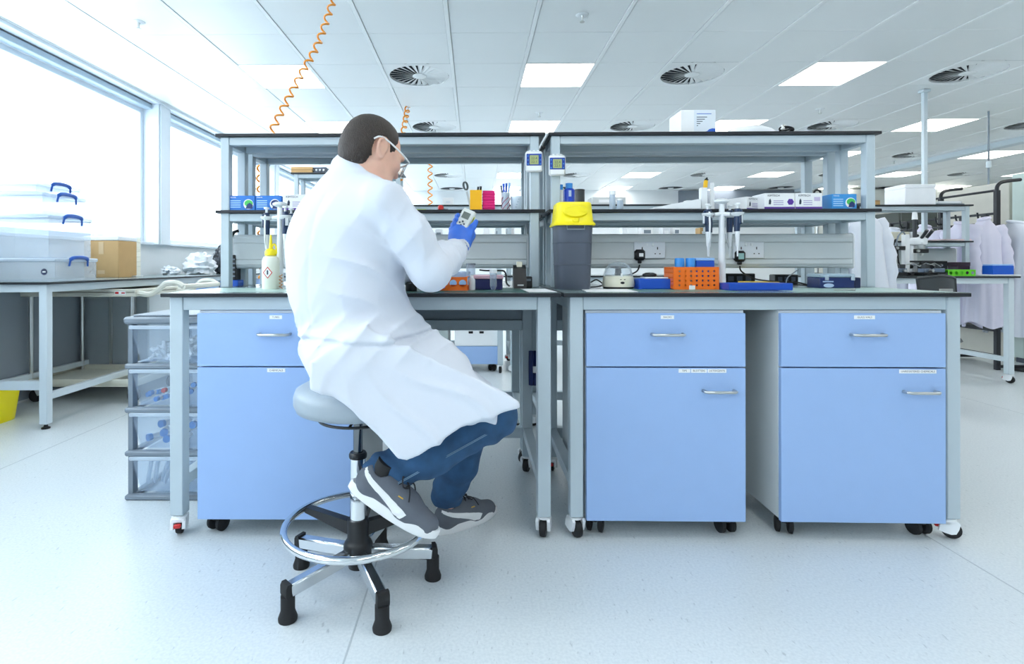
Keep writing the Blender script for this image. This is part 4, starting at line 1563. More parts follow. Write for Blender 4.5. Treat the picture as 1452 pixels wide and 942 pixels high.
# ---------------------------------------------------------------- shoes
def shoe(heel, fwd, roll=0.0, name='shoe', side=-1, label=None):
    """heel: sole corner under the heel; fwd: toe direction; side -1 shows its outer (near) side"""
    f = Vector(fwd).normalized()
    s = Vector((0, 0, 1)).cross(f).normalized()       # left of the foot
    u = f.cross(s).normalized()
    M = Matrix((f, s, u)).transposed().to_4x4()
    M.translation = Vector(heel) - Vector(ORG)
    q = SDF((-0.03, -0.075, -0.01), (0.32, 0.075, 0.17), 0.0032)
    q.cone((0.045, 0, 0.05), (0.17, 0.002, 0.040), 0.038, 0.036, 0.0)
    q.cone((0.17, 0.002, 0.040), (0.245, 0.004, 0.030), 0.040, 0.034, 0.03)
    q.cone((0.035, 0, 0.055), (0.042, 0, 0.075), 0.034, 0.033, 0.03)
    q.cone((0.09, 0, 0.08), (0.16, 0, 0.055), 0.034, 0.034, 0.03)
    q.cone((0.055, 0, 0.08), (0.06, 0, 0.14), 0.027, 0.034, 0.006, 'sub')
    Xs = q.coords()
    q.f = np.maximum(q.f, 0.018 - Xs[2] + 0 * q.f).astype(np.float32)
    vs, fs = q.mesh()
    fs = fs[(fs >= 0).all(1)]
    t = MB(M).raw(vs, fs.tolist()).build(name, SHOE, man)
    # sole
    prof = []
    for k in range(40):
        w = 2 * PI * k / 40
        x = 0.137 + 0.150 * math.cos(w)
        wd = 0.043 if x > 0.14 else 0.036 + 0.007 * x / 0.14
        y = wd * math.copysign(abs(math.sin(w)) ** 0.75, math.sin(w)) + 0.004 * math.sin(x * 10)
        prof.append((x, y))
    so = MB(M)
    n = len(prof)
    lay = [(0.94, 0.0), (1.0, 0.006), (1.0, 0.024), (0.97, 0.03)]
    vv = []
    for sc, z in lay:
        for x, y in prof:
            tz = 0.010 * max(0, (x - 0.2) / 0.09) ** 2
            vv.append((0.137 + (x - 0.137) * sc, y * sc, z + tz))
    ff = [tuple(range(n))[::-1]] + [tuple(3 * n + k for k in range(n))]
    for a in range(3):
        for k in range(n):
            ff.append((a * n + k, a * n + (k + 1) % n, (a + 1) * n + (k + 1) % n, (a + 1) * n + k))
    so.raw(vv, ff)
    so.build('sole', SOLE, t)

    # white curved side stripe, projected on the upper by marching towards it
    def hit(x, z, sd):
        i = min(max(int(round((x + 0.03) / q.h)), 0), q.n[0] - 1)
        k = min(max(int(round((z + 0.01) / q.h)), 0), q.n[2] - 1)
        col = q.f[i, :, k]
        js = np.where(col < 0)[0]
        if len(js) == 0:
            return 0.0
        return -0.075 + q.h * (js[0] if sd < 0 else js[-1])
    for sd in (-1, 1):
        cen = [(0.012, 0.088), (0.045, 0.075), (0.085, 0.062), (0.125, 0.050), (0.155, 0.040), (0.172, 0.030)]
        wid = [0.005, 0.008, 0.010, 0.013, 0.017, 0.020]
        cen = [(p.x, p.y) for p in smooth_pts([(a, b, 0) for a, b in cen], 4)]
        wv = np.interp(np.linspace(0, 5, len(cen)), range(6), wid)
        vv, ff = [], []
        for (x, z), w_ in zip(cen, wv):
            for e in (-1, -0.33, 0.33, 1):
                xx, zz = x + e * w_ * 0.45, z + e * w_ * 0.85
                zz = max(zz, 0.027)
                vv.append((xx, hit(xx, zz, sd) + sd * 0.0034, zz))
        for a in range(len(cen) - 1):
            for b in range(3):
                ff.append((a * 4 + b, a * 4 + b + 1, (a + 1) * 4 + b + 1, (a + 1) * 4 + b))
        MB(M).raw(vv, ff).build('side_stripe', SOLE, t)
    la = MB(M)
    for k in range(5):
        x = 0.125 + 0.018 * k
        z = 0.106 - 0.0085 * k
        la.tube([(x - 0.006, -0.022, z - 0.012), (x, -0.008, z + 0.002), (x + 0.003, 0.008, z + 0.002), (x - 0.004, 0.022, z - 0.012)], 0.0028, 6)
    for sd in (-1, 1):
        la.tube(smooth_pts([(0.13, 0, 0.112), (0.12, sd * 0.02, 0.125), (0.135, sd * 0.036, 0.108), (0.15, sd * 0.02, 0.106), (0.14, 0, 0.108)], 4), 0.0022, 6)
        la.tube(smooth_pts([(0.135, 0, 0.11), (0.155, sd * 0.022, 0.104), (0.17, sd * 0.036, 0.078)], 4), 0.0022, 6)
    la.build('laces', LACE, t)
    mk = MB(M @ rmat((0, 0, 0)))
    for j, w_ in enumerate((0.016, 0.013)):
        z = 0.078 - 0.006 * j
        mk.box(0.135, 0.135 + w_, hit(0.14, z, -1) - 0.0012, hit(0.14, z, -1) + 0.001, z - 0.0016, z + 0.0016)
    mk.build('gold_mark', mat('gold_print', (214, 170, 60), 0.4), t)
    so2 = MB(M)
    so2.lathe([(0.0, 0.07), (0.031, 0.07), (0.03, 0.13), (0, 0.13)], c=(0.058, 0, 0), n=18)
    so2.build('sock', BLACK_RUBBER, t)
    return t


hR = P(493, 690, 1.615)
tR = P(612, 766, 1.575)
shoe(hR + (tR - hR).normalized() * 0.012, tR - hR)
hL = P(622, 748, 2.03)
shoe(Vector((-0.140, 2.025, 0.0)), (0.78, 0.60, 0.0))

# ---------------------------------------------------------------- gloved hand and the reader it holds
DEV = HNR + np.array((0.006, -0.012, 0.062))
du = np.array((0.44, 0.10, 0.86))          # long axis of the reader, up and to the right
du /= np.linalg.norm(du)
dn = np.array((-0.30, -0.90, 0.26))        # its face looks back at the man
dn = dn - du * (dn @ du)
dn /= np.linalg.norm(dn)
dr = np.cross(du, dn)                        # to the right in the photograph
gl = SDF(HNR - 0.14, HNR + 0.15, 0.0034)
wd = (HNR - WRR) / np.linalg.norm(HNR - WRR)
gl.cone(WRR + wd * 0.0, HNR - wd * 0.03, 0.034, 0.030, 0.0)
PALM = DEV - dn * 0.030 - du * 0.035                     # palm sits behind the reader
gl.cone(HNR - wd * 0.03, PALM - dr * 0.012 - du * 0.01, 0.031, 0.027, 0.02)
gl.cone(HNR - wd * 0.03, PALM + dr * 0.018 - du * 0.01, 0.030, 0.026, 0.02)
gl.cone(PALM - dr * 0.026, PALM + dr * 0.026, 0.020, 0.020, 0.02)
gl.cone(PALM - du * 0.035 + dn * 0.03, PALM - du * 0.02 + dn * 0.022 + dr * 0.02, 0.024, 0.020, 0.02)
gl.ell(DEV - du * 0.050 - dn * 0.012, (0.036, 0.034, 0.034), None, 0.025)
# four fingers curl round the left edge of the reader, the thumb lies along its right edge
for k, (L, r) in enumerate(((0.012, 0.0098), (-0.006, 0.0102), (-0.023, 0.0098), (-0.039, 0.0088))):
    b0 = PALM + du * (L + 0.004) - dr * 0.010 - dn * 0.002
    b1 = DEV + du * (L - 0.012) - dr * (0.034 - 0.001 * k) - dn * 0.012
    b2 = DEV + du * (L - 0.010) - dr * 0.0345 + dn * (0.004 - 0.001 * k)
    b3 = DEV + du * (L - 0.006) - dr * (0.029 - 0.001 * k) + dn * 0.0135
    gl.chain([b0, b1, b2, b3], [r + 0.001, r, r - 0.0004, r - 0.0015], 0.003)
t0 = PALM + dr * 0.026 - du * 0.022 + dn * 0.008
t1 = DEV + dr * 0.036 - du * 0.036 + dn * 0.0
t2 = DEV + dr * 0.039 - du * 0.012 + dn * 0.003
t3 = DEV + dr * 0.043 + du * 0.010 + dn * 0.006
gl.chain([t0, t1, t2, t3], [0.018, 0.0135, 0.0115, 0.009], 0.008)
Xg = gl.coords()
gl.f = gl.f - (0.0012 * waves(Xg, 4, 8, 20, 45)).astype(np.float32)
gl.build('glove', GLOVE, man, ORG)
g2 = SDF(LH - 0.16, LH + 0.14, 0.0036)
wl = (LH - WRL) / np.linalg.norm(LH - WRL)
g2.cone(WRL + wl * 0.005, WRL + wl * 0.06, 0.031, 0.034, 0.0)
g2.cone(WRL + wl * 0.06, LH + wl * 0.005, 0.034, 0.030, 0.02)
for k in range(4):
    o_ = np.array((0.0, -0.03 + 0.02 * k, 0.0))
    L = (0.062, 0.072, 0.068, 0.052)[k]
    g2.chain([LH + o_, LH + o_ + (L * 0.55, 0.006, -0.008), LH + o_ + (L + 0.003, 0.01, -0.036)], [0.0118, 0.0108, 0.0092], 0.003)
g2.chain([LH + (-0.03, -0.03, 0), LH + (0.0, -0.055, -0.01), LH + (0.033, -0.059, -0.022)], [0.0145, 0.0125, 0.0102], 0.006)
g2.build('glove', GLOVE, man, ORG)

rd = thing('handheld_reader', 'pale handheld electronic meter with a small screen held in the blue glove', 'meter')
M = Matrix((Vector(dr), Vector(du), Vector(dn))).transposed().to_4x4()
M.translation = Vector(DEV)
rd.matrix_basis = M @ Matrix.Scale(0.82, 4)
RDM = mat('pale_reader_shell', (226, 230, 226), 0.4, noise=0.02)
m = MB()
m.prism([(-0.026, -0.048), (0.026, -0.048), (0.031, -0.02), (0.031, 0.036), (0.026, 0.05), (-0.026, 0.05), (-0.031, 0.036), (-0.031, -0.02)], -0.013, 0.010, 'z')
m.prism([(-0.024, -0.045), (0.024, -0.045), (0.028, -0.02), (0.028, 0.034), (0.023, 0.047), (-0.023, 0.047), (-0.028, 0.034), (-0.028, -0.02)], 0.010, 0.0135, 'z')
m.build('case', RDM, rd)
MB().box(-0.019, 0.017, 0.004, 0.034, 0.0135, 0.0146, 0.0006).build('screen', mat('grey_lcd', (118, 128, 122), 0.2), rd)
for (x, y) in ((0, -0.010), (-0.011, -0.019), (0.011, -0.019), (0, -0.028)):
    MB().lathe([(0, 0.0133), (0.0045, 0.0133), (0.004, 0.0156), (0, 0.0158)], c=(x - 0.002, y, 0), n=12).build('button', DARK_GREY, rd)
MB().box(0.0308, 0.0325, -0.01, 0.03, -0.009, 0.006, 0.0006).build('side_label', mat('yellow_green_label', (206, 214, 120), 0.5), rd)
# ================================================================== THINGS ON THE BENCHES AND SHELVES
ZB, ZS, ZTOP = WT + 0.0012, ZM + 0.0006, ZT + 0.0006      # resting heights: worktop, middle shelf, top shelf


def at(px, Y, z, rz=0.0):
    p = P(px, 0, Y)
    return (p.x, Y, z)


# ------------------------------------------------------------------ grey bin with the yellow lid
t = thing('sharps_bin', 'tall grey bin with a bright yellow flip lid on the bench', 'bin', at(811, 2.30, ZB))
pr = [(0.066, 0), (0.068, 0.004), (0.0765, 0.26), (0.079, 0.262), (0.079, 0.272), (0.0765, 0.274), (0.0, 0.274)]
MB().lathe([(0, 0)] + pr, n=40, pw=5, sx=1.0, sy=1.1).build('tub', DARK_GREY, t)
m = MB()
m.tube([(-0.035, -0.087, 0.262), (-0.035, -0.091, 0.245), (0.035, -0.091, 0.245), (0.035, -0.087, 0.262)], 0.0028, 6)
m.build('tub_handle', GREY_PLASTIC, t)
for z in (0.1, 0.19):
    w_ = 0.0685 + 0.008 * z / 0.26
    MB().lathe([(w_, z), (w_ + 0.0012, z + 0.001), (w_ + 0.0012, z + 0.003), (w_, z + 0.004)], n=40, pw=5, sy=1.1).build('ridge', DARK_GREY, t)
m = MB()
m.lathe([(0, 0.262), (0.087, 0.262), (0.088, 0.268), (0.083, 0.275), (0.079, 0.28), (0.073, 0.34), (0.072, 0.352), (0.068, 0.358), (0, 0.358)], n=40, pw=5, sy=1.1)
m.build('lid', YELLOW, t)
m = MB()
m.lathe([(0, -0.008), (0.052, -0.008), (0.05, 0.004), (0.044, 0.008), (0, 0.008)], n=36, M=rmat((0, -0.083, 0.318), (R(82), 0, 0)), sy=0.5)
m.box(-0.014, 0.014, -0.095, -0.08, 0.272, 0.292, 0.004)
m.build('lid_flap', YELLOW, t)

# ------------------------------------------------------------------ data loggers on the posts
for px, y0, y1, lb in ((757.5, 214, 244, 'white and blue data logger on the left shelf\'s end post'),
                       (790.5, 219, 250, 'white and blue data logger on the post above the yellow-lidded bin')):
    p = P(px, (y0 + y1) / 2, 2.452)
    t = thing('data_logger', lb, 'data logger', tuple(p), 0, 'data loggers clipped to the posts')
    m = MB()
    m.box(-0.038, 0.038, 0.0, 0.018, -0.047, 0.047, 0.008)
    for k in (-1, 0, 1):
        m.box(k * 0.018 - 0.006, k * 0.018 + 0.006, 0.004, 0.016, 0.046, 0.051, 0.002)
    m.build('case', WHITE_PLASTIC, t)
    MB().box(-0.034, 0.034, -0.002, 0.001, -0.019, 0.034, 0.001).build('face_panel', mat('royal_blue_panel', (30, 66, 160), 0.4), t)
    s = MB().box(-0.02, 0.02, -0.0032, -0.0015, -0.014, 0.027, 0.0008).build('screen', mat('green_lcd', (168, 180, 120), 0.25), t)
    m = MB()
    m.text('22.4', 0.016, rmat((0, -0.0036, 0.013), (PI / 2, 0, 0)), thick=0)
    m.text('22.1', 0.016, rmat((0, -0.0036, -0.003), (PI / 2, 0, 0)), thick=0)
    m.build('digits', INK, s, smooth=0)
    for sx in (-1, 1):
        for k in range(3):
            MB().lathe([(0, 0), (0.003, 0), (0.0028, 0.0016), (0, 0.0018)], n=8, M=rmat((sx * 0.0275, -0.002, -0.012 + 0.018 * k), (PI / 2, 0, 0))).build('button', BRIGHT_BLUE, t)

# ------------------------------------------------------------------ blue bottles and tubes near the bin (on the shelf)
px, hgt, r = 807, 0.125, 0.026
t = thing('bottle', 'deep blue plastic bottle with a light blue cap behind the yellow lid', 'bottle', at(px, 2.52, ZS))
MB().lathe([(0, 0), (r, 0), (r, 0.094), (r * 0.75, 0.100), (0, 0.100)], n=18).build('body', mat('deep_blue_plastic', (24, 70, 200), 0.3), t)
MB().lathe([(0, 0.1), (0.0165, 0.1), (0.0165, hgt), (0, hgt)], n=18).build('cap', BRIGHT_BLUE, t)
m = MB()
m.box(-0.006, 0.006, -r - 0.0012, -r + 0.002, 0.062, 0.09)
m.build('label', mat('pale_blue_print', (180, 200, 230), 0.5), t)
t = thing('bottle', 'pale bottle with a sky blue cap left of the deep blue bottle', 'bottle', at(795, 2.50, ZS))
MB().lathe([(0, 0), (0.012, 0), (0.012, 0.092), (0, 0.092)], n=16).build('body', MILKY, t)
MB().lathe([(0, 0.092), (0.011, 0.092), (0.011, 0.116), (0, 0.116)], n=16).build('cap', BRIGHT_BLUE, t)


def jar(px, Y, z, r, h, hc, label, cat='tube', body=None, cap=None, name='sample_tube', group=None, pointed=False):
    t = thing(name, label, cat, at(px, Y, z), 0, group)
    pr = [(0, 0), (r * 0.35, 0.0), (r, 0.018), (r, h - hc)] if pointed else [(0, 0), (r * 0.9, 0), (r, 0.003), (r, h - hc)]
    MB().lathe(pr + [(r - 0.0012, h - hc), (r - 0.0012, 0.02 if pointed else 0.003), (0, 0.02 if pointed else 0.003)], n=20).build('tube', body or CLEAR, t)
    if hc:
        MB().lathe([(0, h - hc), (r * 1.1, h - hc), (r * 1.1, h - 0.001), (r, h), (0, h)], n=20).build('cap', cap or WHITE_PLASTIC, t)
    return t


jar(868.5, 2.50, ZS, 0.0135, 0.089, 0.02, 'clear tube with a white cap on the shelf right of the bin', body=FROST)
jar(879.5, 2.49, ZS, 0.014, 0.050, 0.008, 'short clear pot beside the white-capped tube on the shelf', body=FROST, cat='pot', name='sample_pot')

# white tray and small box
t = thing('tray', 'white plastic tray on the shelf left of the pipettes', 'tray', at(954, 2.53, ZS))
m = MB()
m.prism([(-0.105, 0), (0.105, 0), (0.105, 0.045), (0.09, 0.045), (-0.105, 0.008)], -0.06, 0.06, 'y')
m.build('tray', WHITE_PLASTIC, t)
MB().box(-0.104, 0.104, -0.0615, -0.06, 0.002, 0.006).build('lip', MILKY, t)
t = thing('tip_box', 'small white box standing behind the white tray', 'box', at(979, 2.66, ZS))
MB().box(-0.028, 0.028, -0.02, 0.02, 0, 0.06, 0.003).build('box', WHITE_PLASTIC, t)
MB().box(-0.02, 0.02, -0.0206, -0.02, 0.02, 0.045).build('label', PAPER, t)

# pipette cases / pens in a white holder
t = thing('pen_holder', 'white holder beside the pipette stand, filled with a yellow handled knife', 'holder', at(998, 2.50, ZS))
MB().box(-0.017, 0.012, -0.014, 0.014, 0, 0.10, 0.002).build('holder', WHITE_PLASTIC, t)
t = thing('craft_knife', 'yellow craft knife with a black end standing in the white holder', 'knife', at(998, 2.50, ZS + 0.02))
t.rotation_euler = (0, R(6), 0)
MB().box(-0.010, 0.006, -0.008, 0.008, 0, 0.115, 0.003).build('handle', mat('amber_plastic', (244, 190, 30), 0.4), t)
MB().tube([(-0.004, 0, 0.11), (0.006, 0, 0.12), (0.003, 0, 0.126), (-0.006, 0, 0.115)], 0.0045, 6, closed=True).build('end_ring', BLACK_PLASTIC, t)
t = thing('spatula', 'white plastic spatula leaning right of the yellow knife', 'spatula', at(1010, 2.505, ZS))
MB().box(-0.010, 0.010, -0.003, 0.003, 0, 0.125, 0.002).build('blade', WHITE_PLASTIC, t)

# ------------------------------------------------------------------ boxes on the middle shelf
def box_thing(name, label, px0, px1, Y, z, h, depth, base, prints, cat='box', rz=0.0, group=None):
    a, b = P(px0, 0, Y).x, P(px1, 0, Y).x
    w = (b - a) / 2
    t = thing(name, label, cat, ((a + b) / 2, Y + depth / 2, z), rz, group)
    MB().box(-w, w, -depth / 2, depth / 2, 0, h, 0.0012).build('carton', base, t)
    for nm, material, fn in prints:
        m = MB()
        fn(m, w, h, -depth / 2)
        m.build(nm, material, t, smooth=0)
    return t


def front(m, x0, x1, z0, z1, f, e=0.0006):
    m.box(x0, x1, f - e, f, z0, z1)


def words(s, size, x, z, e=0.0013, align='LEFT'):
    return lambda m, w, h, f: m.text(s, size, rmat((x * w, f - e, z * h), (PI / 2, 0, 0)), align, thick=0)


GB = mat('glove_box_blue', (40, 118, 205), 0.45)
GB2 = mat('glove_box_light_blue', (58, 150, 220), 0.45)
GREEN = mat('printed_green', (70, 190, 90), 0.45)
PURPLE = mat('printed_purple', (92, 54, 158), 0.45)


def disc(x, z, r, sz=1.0):
    return lambda m, w, h, f: m.lathe([(0, 0), (r, 0), (r, 0.0006), (0, 0.0006)], n=24, M=rmat((x * w, f, z * h), (PI / 2, 0, 0)), sy=sz)


def glovebox(label, px0, px1, base, badge, group, Y=2.48, h=0.068):
    return box_thing('glove_box', label, px0, px1, Y, ZS, h, 0.12, base, [
        ('brand_print', PAPER, words('Nitrile', 0.010, -0.9, 0.88)),
        ('text_print', mat('pale_blue_ink', (170, 210, 245), 0.5), lambda m, w, h, f: [front(m, -0.9 * w, -0.1 * w, z * h, (z + 0.06) * h, f) for z in (0.2, 0.34, 0.48, 0.62)]),
        ('badge', PAPER, disc(0.5, 0.42, 0.023, 1.0)),
        ('badge_fill', badge, lambda m, w, h, f: m.lathe([(0, 0), (0.019, 0), (0.019, 0.001), (0, 0.001)], n=24, M=rmat((0.52 * w, f, 0.48 * h), (PI / 2, 0, 0)), sy=0.8)),
        ('glove_picture', mat('printed_navy', (24, 50, 110), 0.5), lambda m, w, h, f: m.prism([(0.3 * w, 0.12 * h), (0.8 * w, 0.12 * h), (0.85 * w, 0.35 * h), (0.6 * w, 0.52 * h), (0.4 * w, 0.4 * h)], f - 0.0016, f - 0.0011, 'y')),
    ], 'glove box', group=group)


glovebox('blue glove box with a green badge, left end of the left shelf', 325, 361.5, GB, GREEN, 'blue glove boxes')
glovebox('blue glove box with a navy badge, right of the green-badged one', 362.5, 399, GB, mat('printed_navy', (24, 50, 110), 0.5), 'blue glove boxes')
glovebox('light blue glove box with a green badge, right end of the right shelf', 1180, 1215, GB2, GREEN, 'blue glove boxes')


def wipes(label, px0, px1, group, hexa, Y=2.475, h=0.072, rz=0.0):
    pr = [('band', PURPLE, lambda m, w, h, f: front(m, -w, w, 0, 0.14 * h, f)),
          ('lettering', INK, words('KIMTECH', 0.013, -0.8, 0.84)),
          ('figure', INK, lambda m, w, h, f: m.prism([(-0.72 * w, 0.3 * h), (-0.58 * w, 0.3 * h), (-0.55 * w, 0.5 * h), (-0.62 * w, 0.66 * h), (-0.70 * w, 0.55 * h)], f - 0.001, f, 'y')),
          ('small_print', mat('lilac_ink', (170, 160, 200), 0.5), lambda m, w, h, f: [front(m, -0.4 * w, 0.25 * w, z * h, (z + 0.05) * h, f) for z in (0.25, 0.37, 0.49)])]
    if hexa:
        pr.append(('hexagon', PURPLE, lambda m, w, h, f: m.lathe([(0, 0), (0.015, 0), (0.015, 0.001), (0, 0.001)], n=6, M=rmat((0.72 * w, f, 0.45 * h), (PI / 2, 0, 0)))))
    else:
        pr.append(('panel', mat('pale_lilac', (200, 190, 220), 0.5), lambda m, w, h, f: front(m, 0.4 * w, 0.85 * w, 0.5 * h, 0.75 * h, f)))
    return box_thing('wipes_box', label, px0, px1, Y, ZS, h, 0.11, PAPER, pr, 'wipes box', rz, group)


GW = 'white and purple wipes boxes'
wipes('white and purple wipes box with a purple hexagon on its front', 1084, 1127, GW, True)
wipes('white and purple wipes box with a lilac panel, right of the hexagon one', 1128, 1166, GW, False)
wipes('white and purple wipes box on the left shelf beside the pipettes', 401, 447, GW, False)
wipes('white wipes box set askew with its side showing, behind the hexagon one', 1048, 1082, GW, False, 2.52, 0.06, R(24))
t = thing('tissue_box', 'plain white box between the lilac-panel box and the light blue one', 'box', at(1173, 2.62, ZS))
MB().box(-0.02, 0.02, -0.05, 0.05, 0, 0.064, 0.002).build('carton', PAPER, t)

# top shelf
box_thing('reagent_box', 'tall white carton with blue printing on the top shelf', 966, 1015, 2.50, ZTOP, 0.108, 0.15, PAPER, [
    ('side_panel', mat('pale_grey_print', (224, 232, 240), 0.6), lambda m, w, h, f: front(m, -0.25 * w, w, 0, h, f)),
    ('rule', BLUE_PLASTIC, lambda m, w, h, f: front(m, -0.1 * w, 0.75 * w, 0.82 * h, 0.845 * h, f, 0.0012)),
    ('lettering', INK, lambda m, w, h, f: [front(m, -0.1 * w, (0.5 - 0.13 * k) * w, (0.68 - 0.09 * k) * h, (0.71 - 0.09 * k) * h, f, 0.0012) for k in range(5)]),
    ('blue_swirl', BLUE_PLASTIC, lambda m, w, h, f: m.prism([(0.2 * w, 0.0), (0.3 * w, 0.07 * h), (0.5 * w, 0.1 * h), (0.62 * w, 0.18 * h), (0.8 * w, 0.22 * h), (w, 0.2 * h), (w, 0.0)], f - 0.0012, f, 'y'))], 'carton')
t = thing('plastic_cover', 'white translucent domed cover lying on the top shelf', 'cover', at(1063, 2.57, ZTOP))
MB().lathe([(0, 0), (0.125, 0), (0.12, 0.012), (0.10, 0.03), (0.07, 0.042), (0, 0.046)], n=32, sy=0.75).build('dome', MILKY, t, smooth=70)
t = thing('cable_coil', 'coiled black cable with a silver plug on the top shelf', 'cable', at(1113, 2.55, ZTOP))
m = MB()
for k in range(5):
    rr = 0.026 + 0.004 * (k % 3)
    m.tube([(rr * math.cos(2 * PI * j / 20) + 0.004 * k - 0.008, rr * 0.8 * math.sin(2 * PI * j / 20), 0.006 + 0.006 * k + 0.008 * math.sin(2 * PI * j / 20 + k)) for j in range(20)], 0.004, 6, closed=True)
m.build('cable', BLACK_RUBBER, t)
m = MB()
m.box(-0.022, -0.004, -0.02, 0.0, 0.022, 0.048, 0.003)
m.cyl((-0.002, -0.01, 0.03), (0.01, -0.014, 0.04), 0.004)
m.build('plug', STEEL, t)

# ------------------------------------------------------------------ mini centrifuge
t = thing('mini_centrifuge', 'cream mini centrifuge with a clear dome lid on the bench', 'centrifuge', at(876.5, 2.33, ZB))
MB().lathe([(0, 0), (0.062, 0), (0.064, 0.008), (0.0, 0.008)], n=36, sy=0.9).build('foot', BLACK_RUBBER, t)
MB().lathe([(0, 0.008), (0.066, 0.008), (0.068, 0.018), (0.063, 0.048), (0.058, 0.056), (0, 0.056)], n=40, sy=0.9).build('base', CREAM, t)
MB().lathe([(0.06, 0.05), (0.06, 0.06), (0.054, 0.085), (0.04, 0.104), (0.02, 0.112), (0.0, 0.114)], n=36, sy=0.9).build('dome', CLEAR, t, smooth=80)
m = MB()
m.lathe([(0, 0.056), (0.014, 0.056), (0.012, 0.085), (0, 0.085)], n=18)
m.lathe([(0, 0.083), (0.032, 0.088), (0.034, 0.094), (0.02, 0.097), (0, 0.097)], n=24)
m.build('rotor', mat('charcoal_plastic', (50, 54, 58), 0.4), t)
m = MB()
m.box(-0.004, 0.004, -0.058, -0.05, 0.05, 0.066, 0.002)
m.build('latch', WHITE_PLASTIC, t)
m = MB()
m.lathe([(0, 0), (0.0085, 0), (0.0085, 0.004), (0, 0.004)], n=18, M=rmat((0.002, -0.0585, 0.026), (PI / 2, 0, 0)), sy=0.6)
for x in (-0.004, 0.012):
    m.box(x - 0.003, x + 0.003, -0.0585, -0.055, 0.038, 0.041)
m.build('switch', BLACK_PLASTIC, t)


def cable(label, pts, r=0.0035, name='cable', mat_=None, group=None):
    o = MB().tube(smooth_pts(pts, 8), r, 7).build(name, mat_ or BLACK_RUBBER)
    return tag(o, label, 'cable', group)


# plugs in the sockets
for px, py, lb, light in ((907, 362, 'black mains plug in the socket behind the centrifuge', False), (1049, 364, 'black mains plug with a pale label in the socket behind the pipette stand', True)):
    p = P(px, py, 2.585)
    t = thing('mains_plug', lb, 'plug', tuple(p), 0, 'mains plugs')
    m = MB()
    m.box(-0.025, 0.025, -0.012, 0.016, -0.026, 0.026, 0.009)
    m.box(-0.008, 0.008, -0.008, 0.012, -0.04, -0.024, 0.003)
    m.build('plug', BLACK_PLASTIC, t)
    MB().box(-0.006 if not light else -0.012, 0.014, -0.0128, -0.012, -0.008 if not light else -0.014, 0.008 if not light else 0.014).build('label', mat('teal_label', (150, 190, 190), 0.5) if light else PAPER, t)
p = P(907, 376, 2.58)
cable('black power cable from the plug down to the mini centrifuge', [p, P(903, 385, 2.57), P(890, 391, 2.52), P(878, 393, 2.46), (P(872, 0, 2.44).x, 2.44, ZB + 0.06)])
p = P(1049, 378, 2.58)
cable('black power cable sweeping from the right plug to the navy box', [p, P(1052, 386, 2.57), P(1070, 396, 2.53), (P(1100, 0, 2.5).x, 2.5, 0.925), (P(1130, 0, 2.47).x, 2.47, 0.922), (P(1148, 0, 2.45).x, 2.45, 0.908), (P(1156, 0, 2.44).x, 2.44, 0.908)])
cable('black cable looping along the bench behind the blue tray', [(P(1085, 0, 2.42).x, 2.42, 0.905), (P(1105, 0, 2.44).x, 2.44, 0.906), (P(1130, 0, 2.44).x, 2.44, 0.912), (P(1150, 0, 2.43).x, 2.43, 0.907)], 0.003)
cable('thin grey lead rising from the bench to the trunking near the navy box', [(P(1114, 0, 2.44).x, 2.44, 0.903), P(1116, 396, 2.50), P(1122, 390, 2.55), P(1132, 383, 2.60)], 0.0025, mat_=GREY_PLASTIC)
cable('black cables tangled on the bench left of the centrifuge', [(P(838, 0, 2.42).x, 2.42, 0.925), (P(846, 0, 2.45).x, 2.45, 0.935), (P(855, 0, 2.42).x, 2.42, 0.915), (P(848, 0, 2.39).x, 2.39, 0.907), (P(836, 0, 2.37).x, 2.37, 0.905)], 0.003)

# blue box with a lid between centrifuge and basket
t = thing('sample_box', 'blue plastic box with a white top left of the orange basket', 'box', at(926, 2.30, ZB))
MB().box(-0.070, 0.070, -0.04, 0.04, 0, 0.043, 0.003).build('box', mat('cobalt_plastic', (26, 84, 196), 0.35), t)
MB().box(-0.045, 0.052, -0.034, 0.034, 0.043, 0.05, 0.002).build('lid', WHITE_PLASTIC, t)
MB().box(-0.078, -0.06, -0.05, 0.03, 0, 0.004, 0.001).build('base_flange', mat('cobalt_plastic', (26, 84, 196), 0.35), t)
t = thing('mouse', 'black computer mouse lying on the white top of the blue box', 'mouse', at(921, 2.31, ZB + 0.0505))
MB().lathe([(0, 0), (0.020, 0), (0.0225, 0.006), (0.021, 0.012), (0.012, 0.017), (0, 0.018)], n=24, sx=1.35).build('shell', BLACK_PLASTIC, t, smooth=80)
MB().box(-0.003, 0.003, -0.016, -0.006, 0.012, 0.0165, 0.001).build('wheel', GREY_PLASTIC, t)
t = thing('adapter', 'black power adapter lying behind the orange basket', 'adapter', at(945, 2.50, ZB))
MB().box(-0.035, 0.035, -0.02, 0.02, 0, 0.04, 0.005).build('case', BLACK_PLASTIC, t)
MB().box(-0.02, 0.01, -0.0206, -0.02, 0.012, 0.028).build('label', STEEL, t)

# ------------------------------------------------------------------ orange basket
OX0, OX1 = P(956, 0, 2.22).x, P(1020.5, 0, 2.22).x
t = thing('basket', 'orange perforated plastic basket holding blue racks', 'basket', ((OX0 + OX1) / 2, 2.28, ZB))
w = (OX1 - OX0) / 2


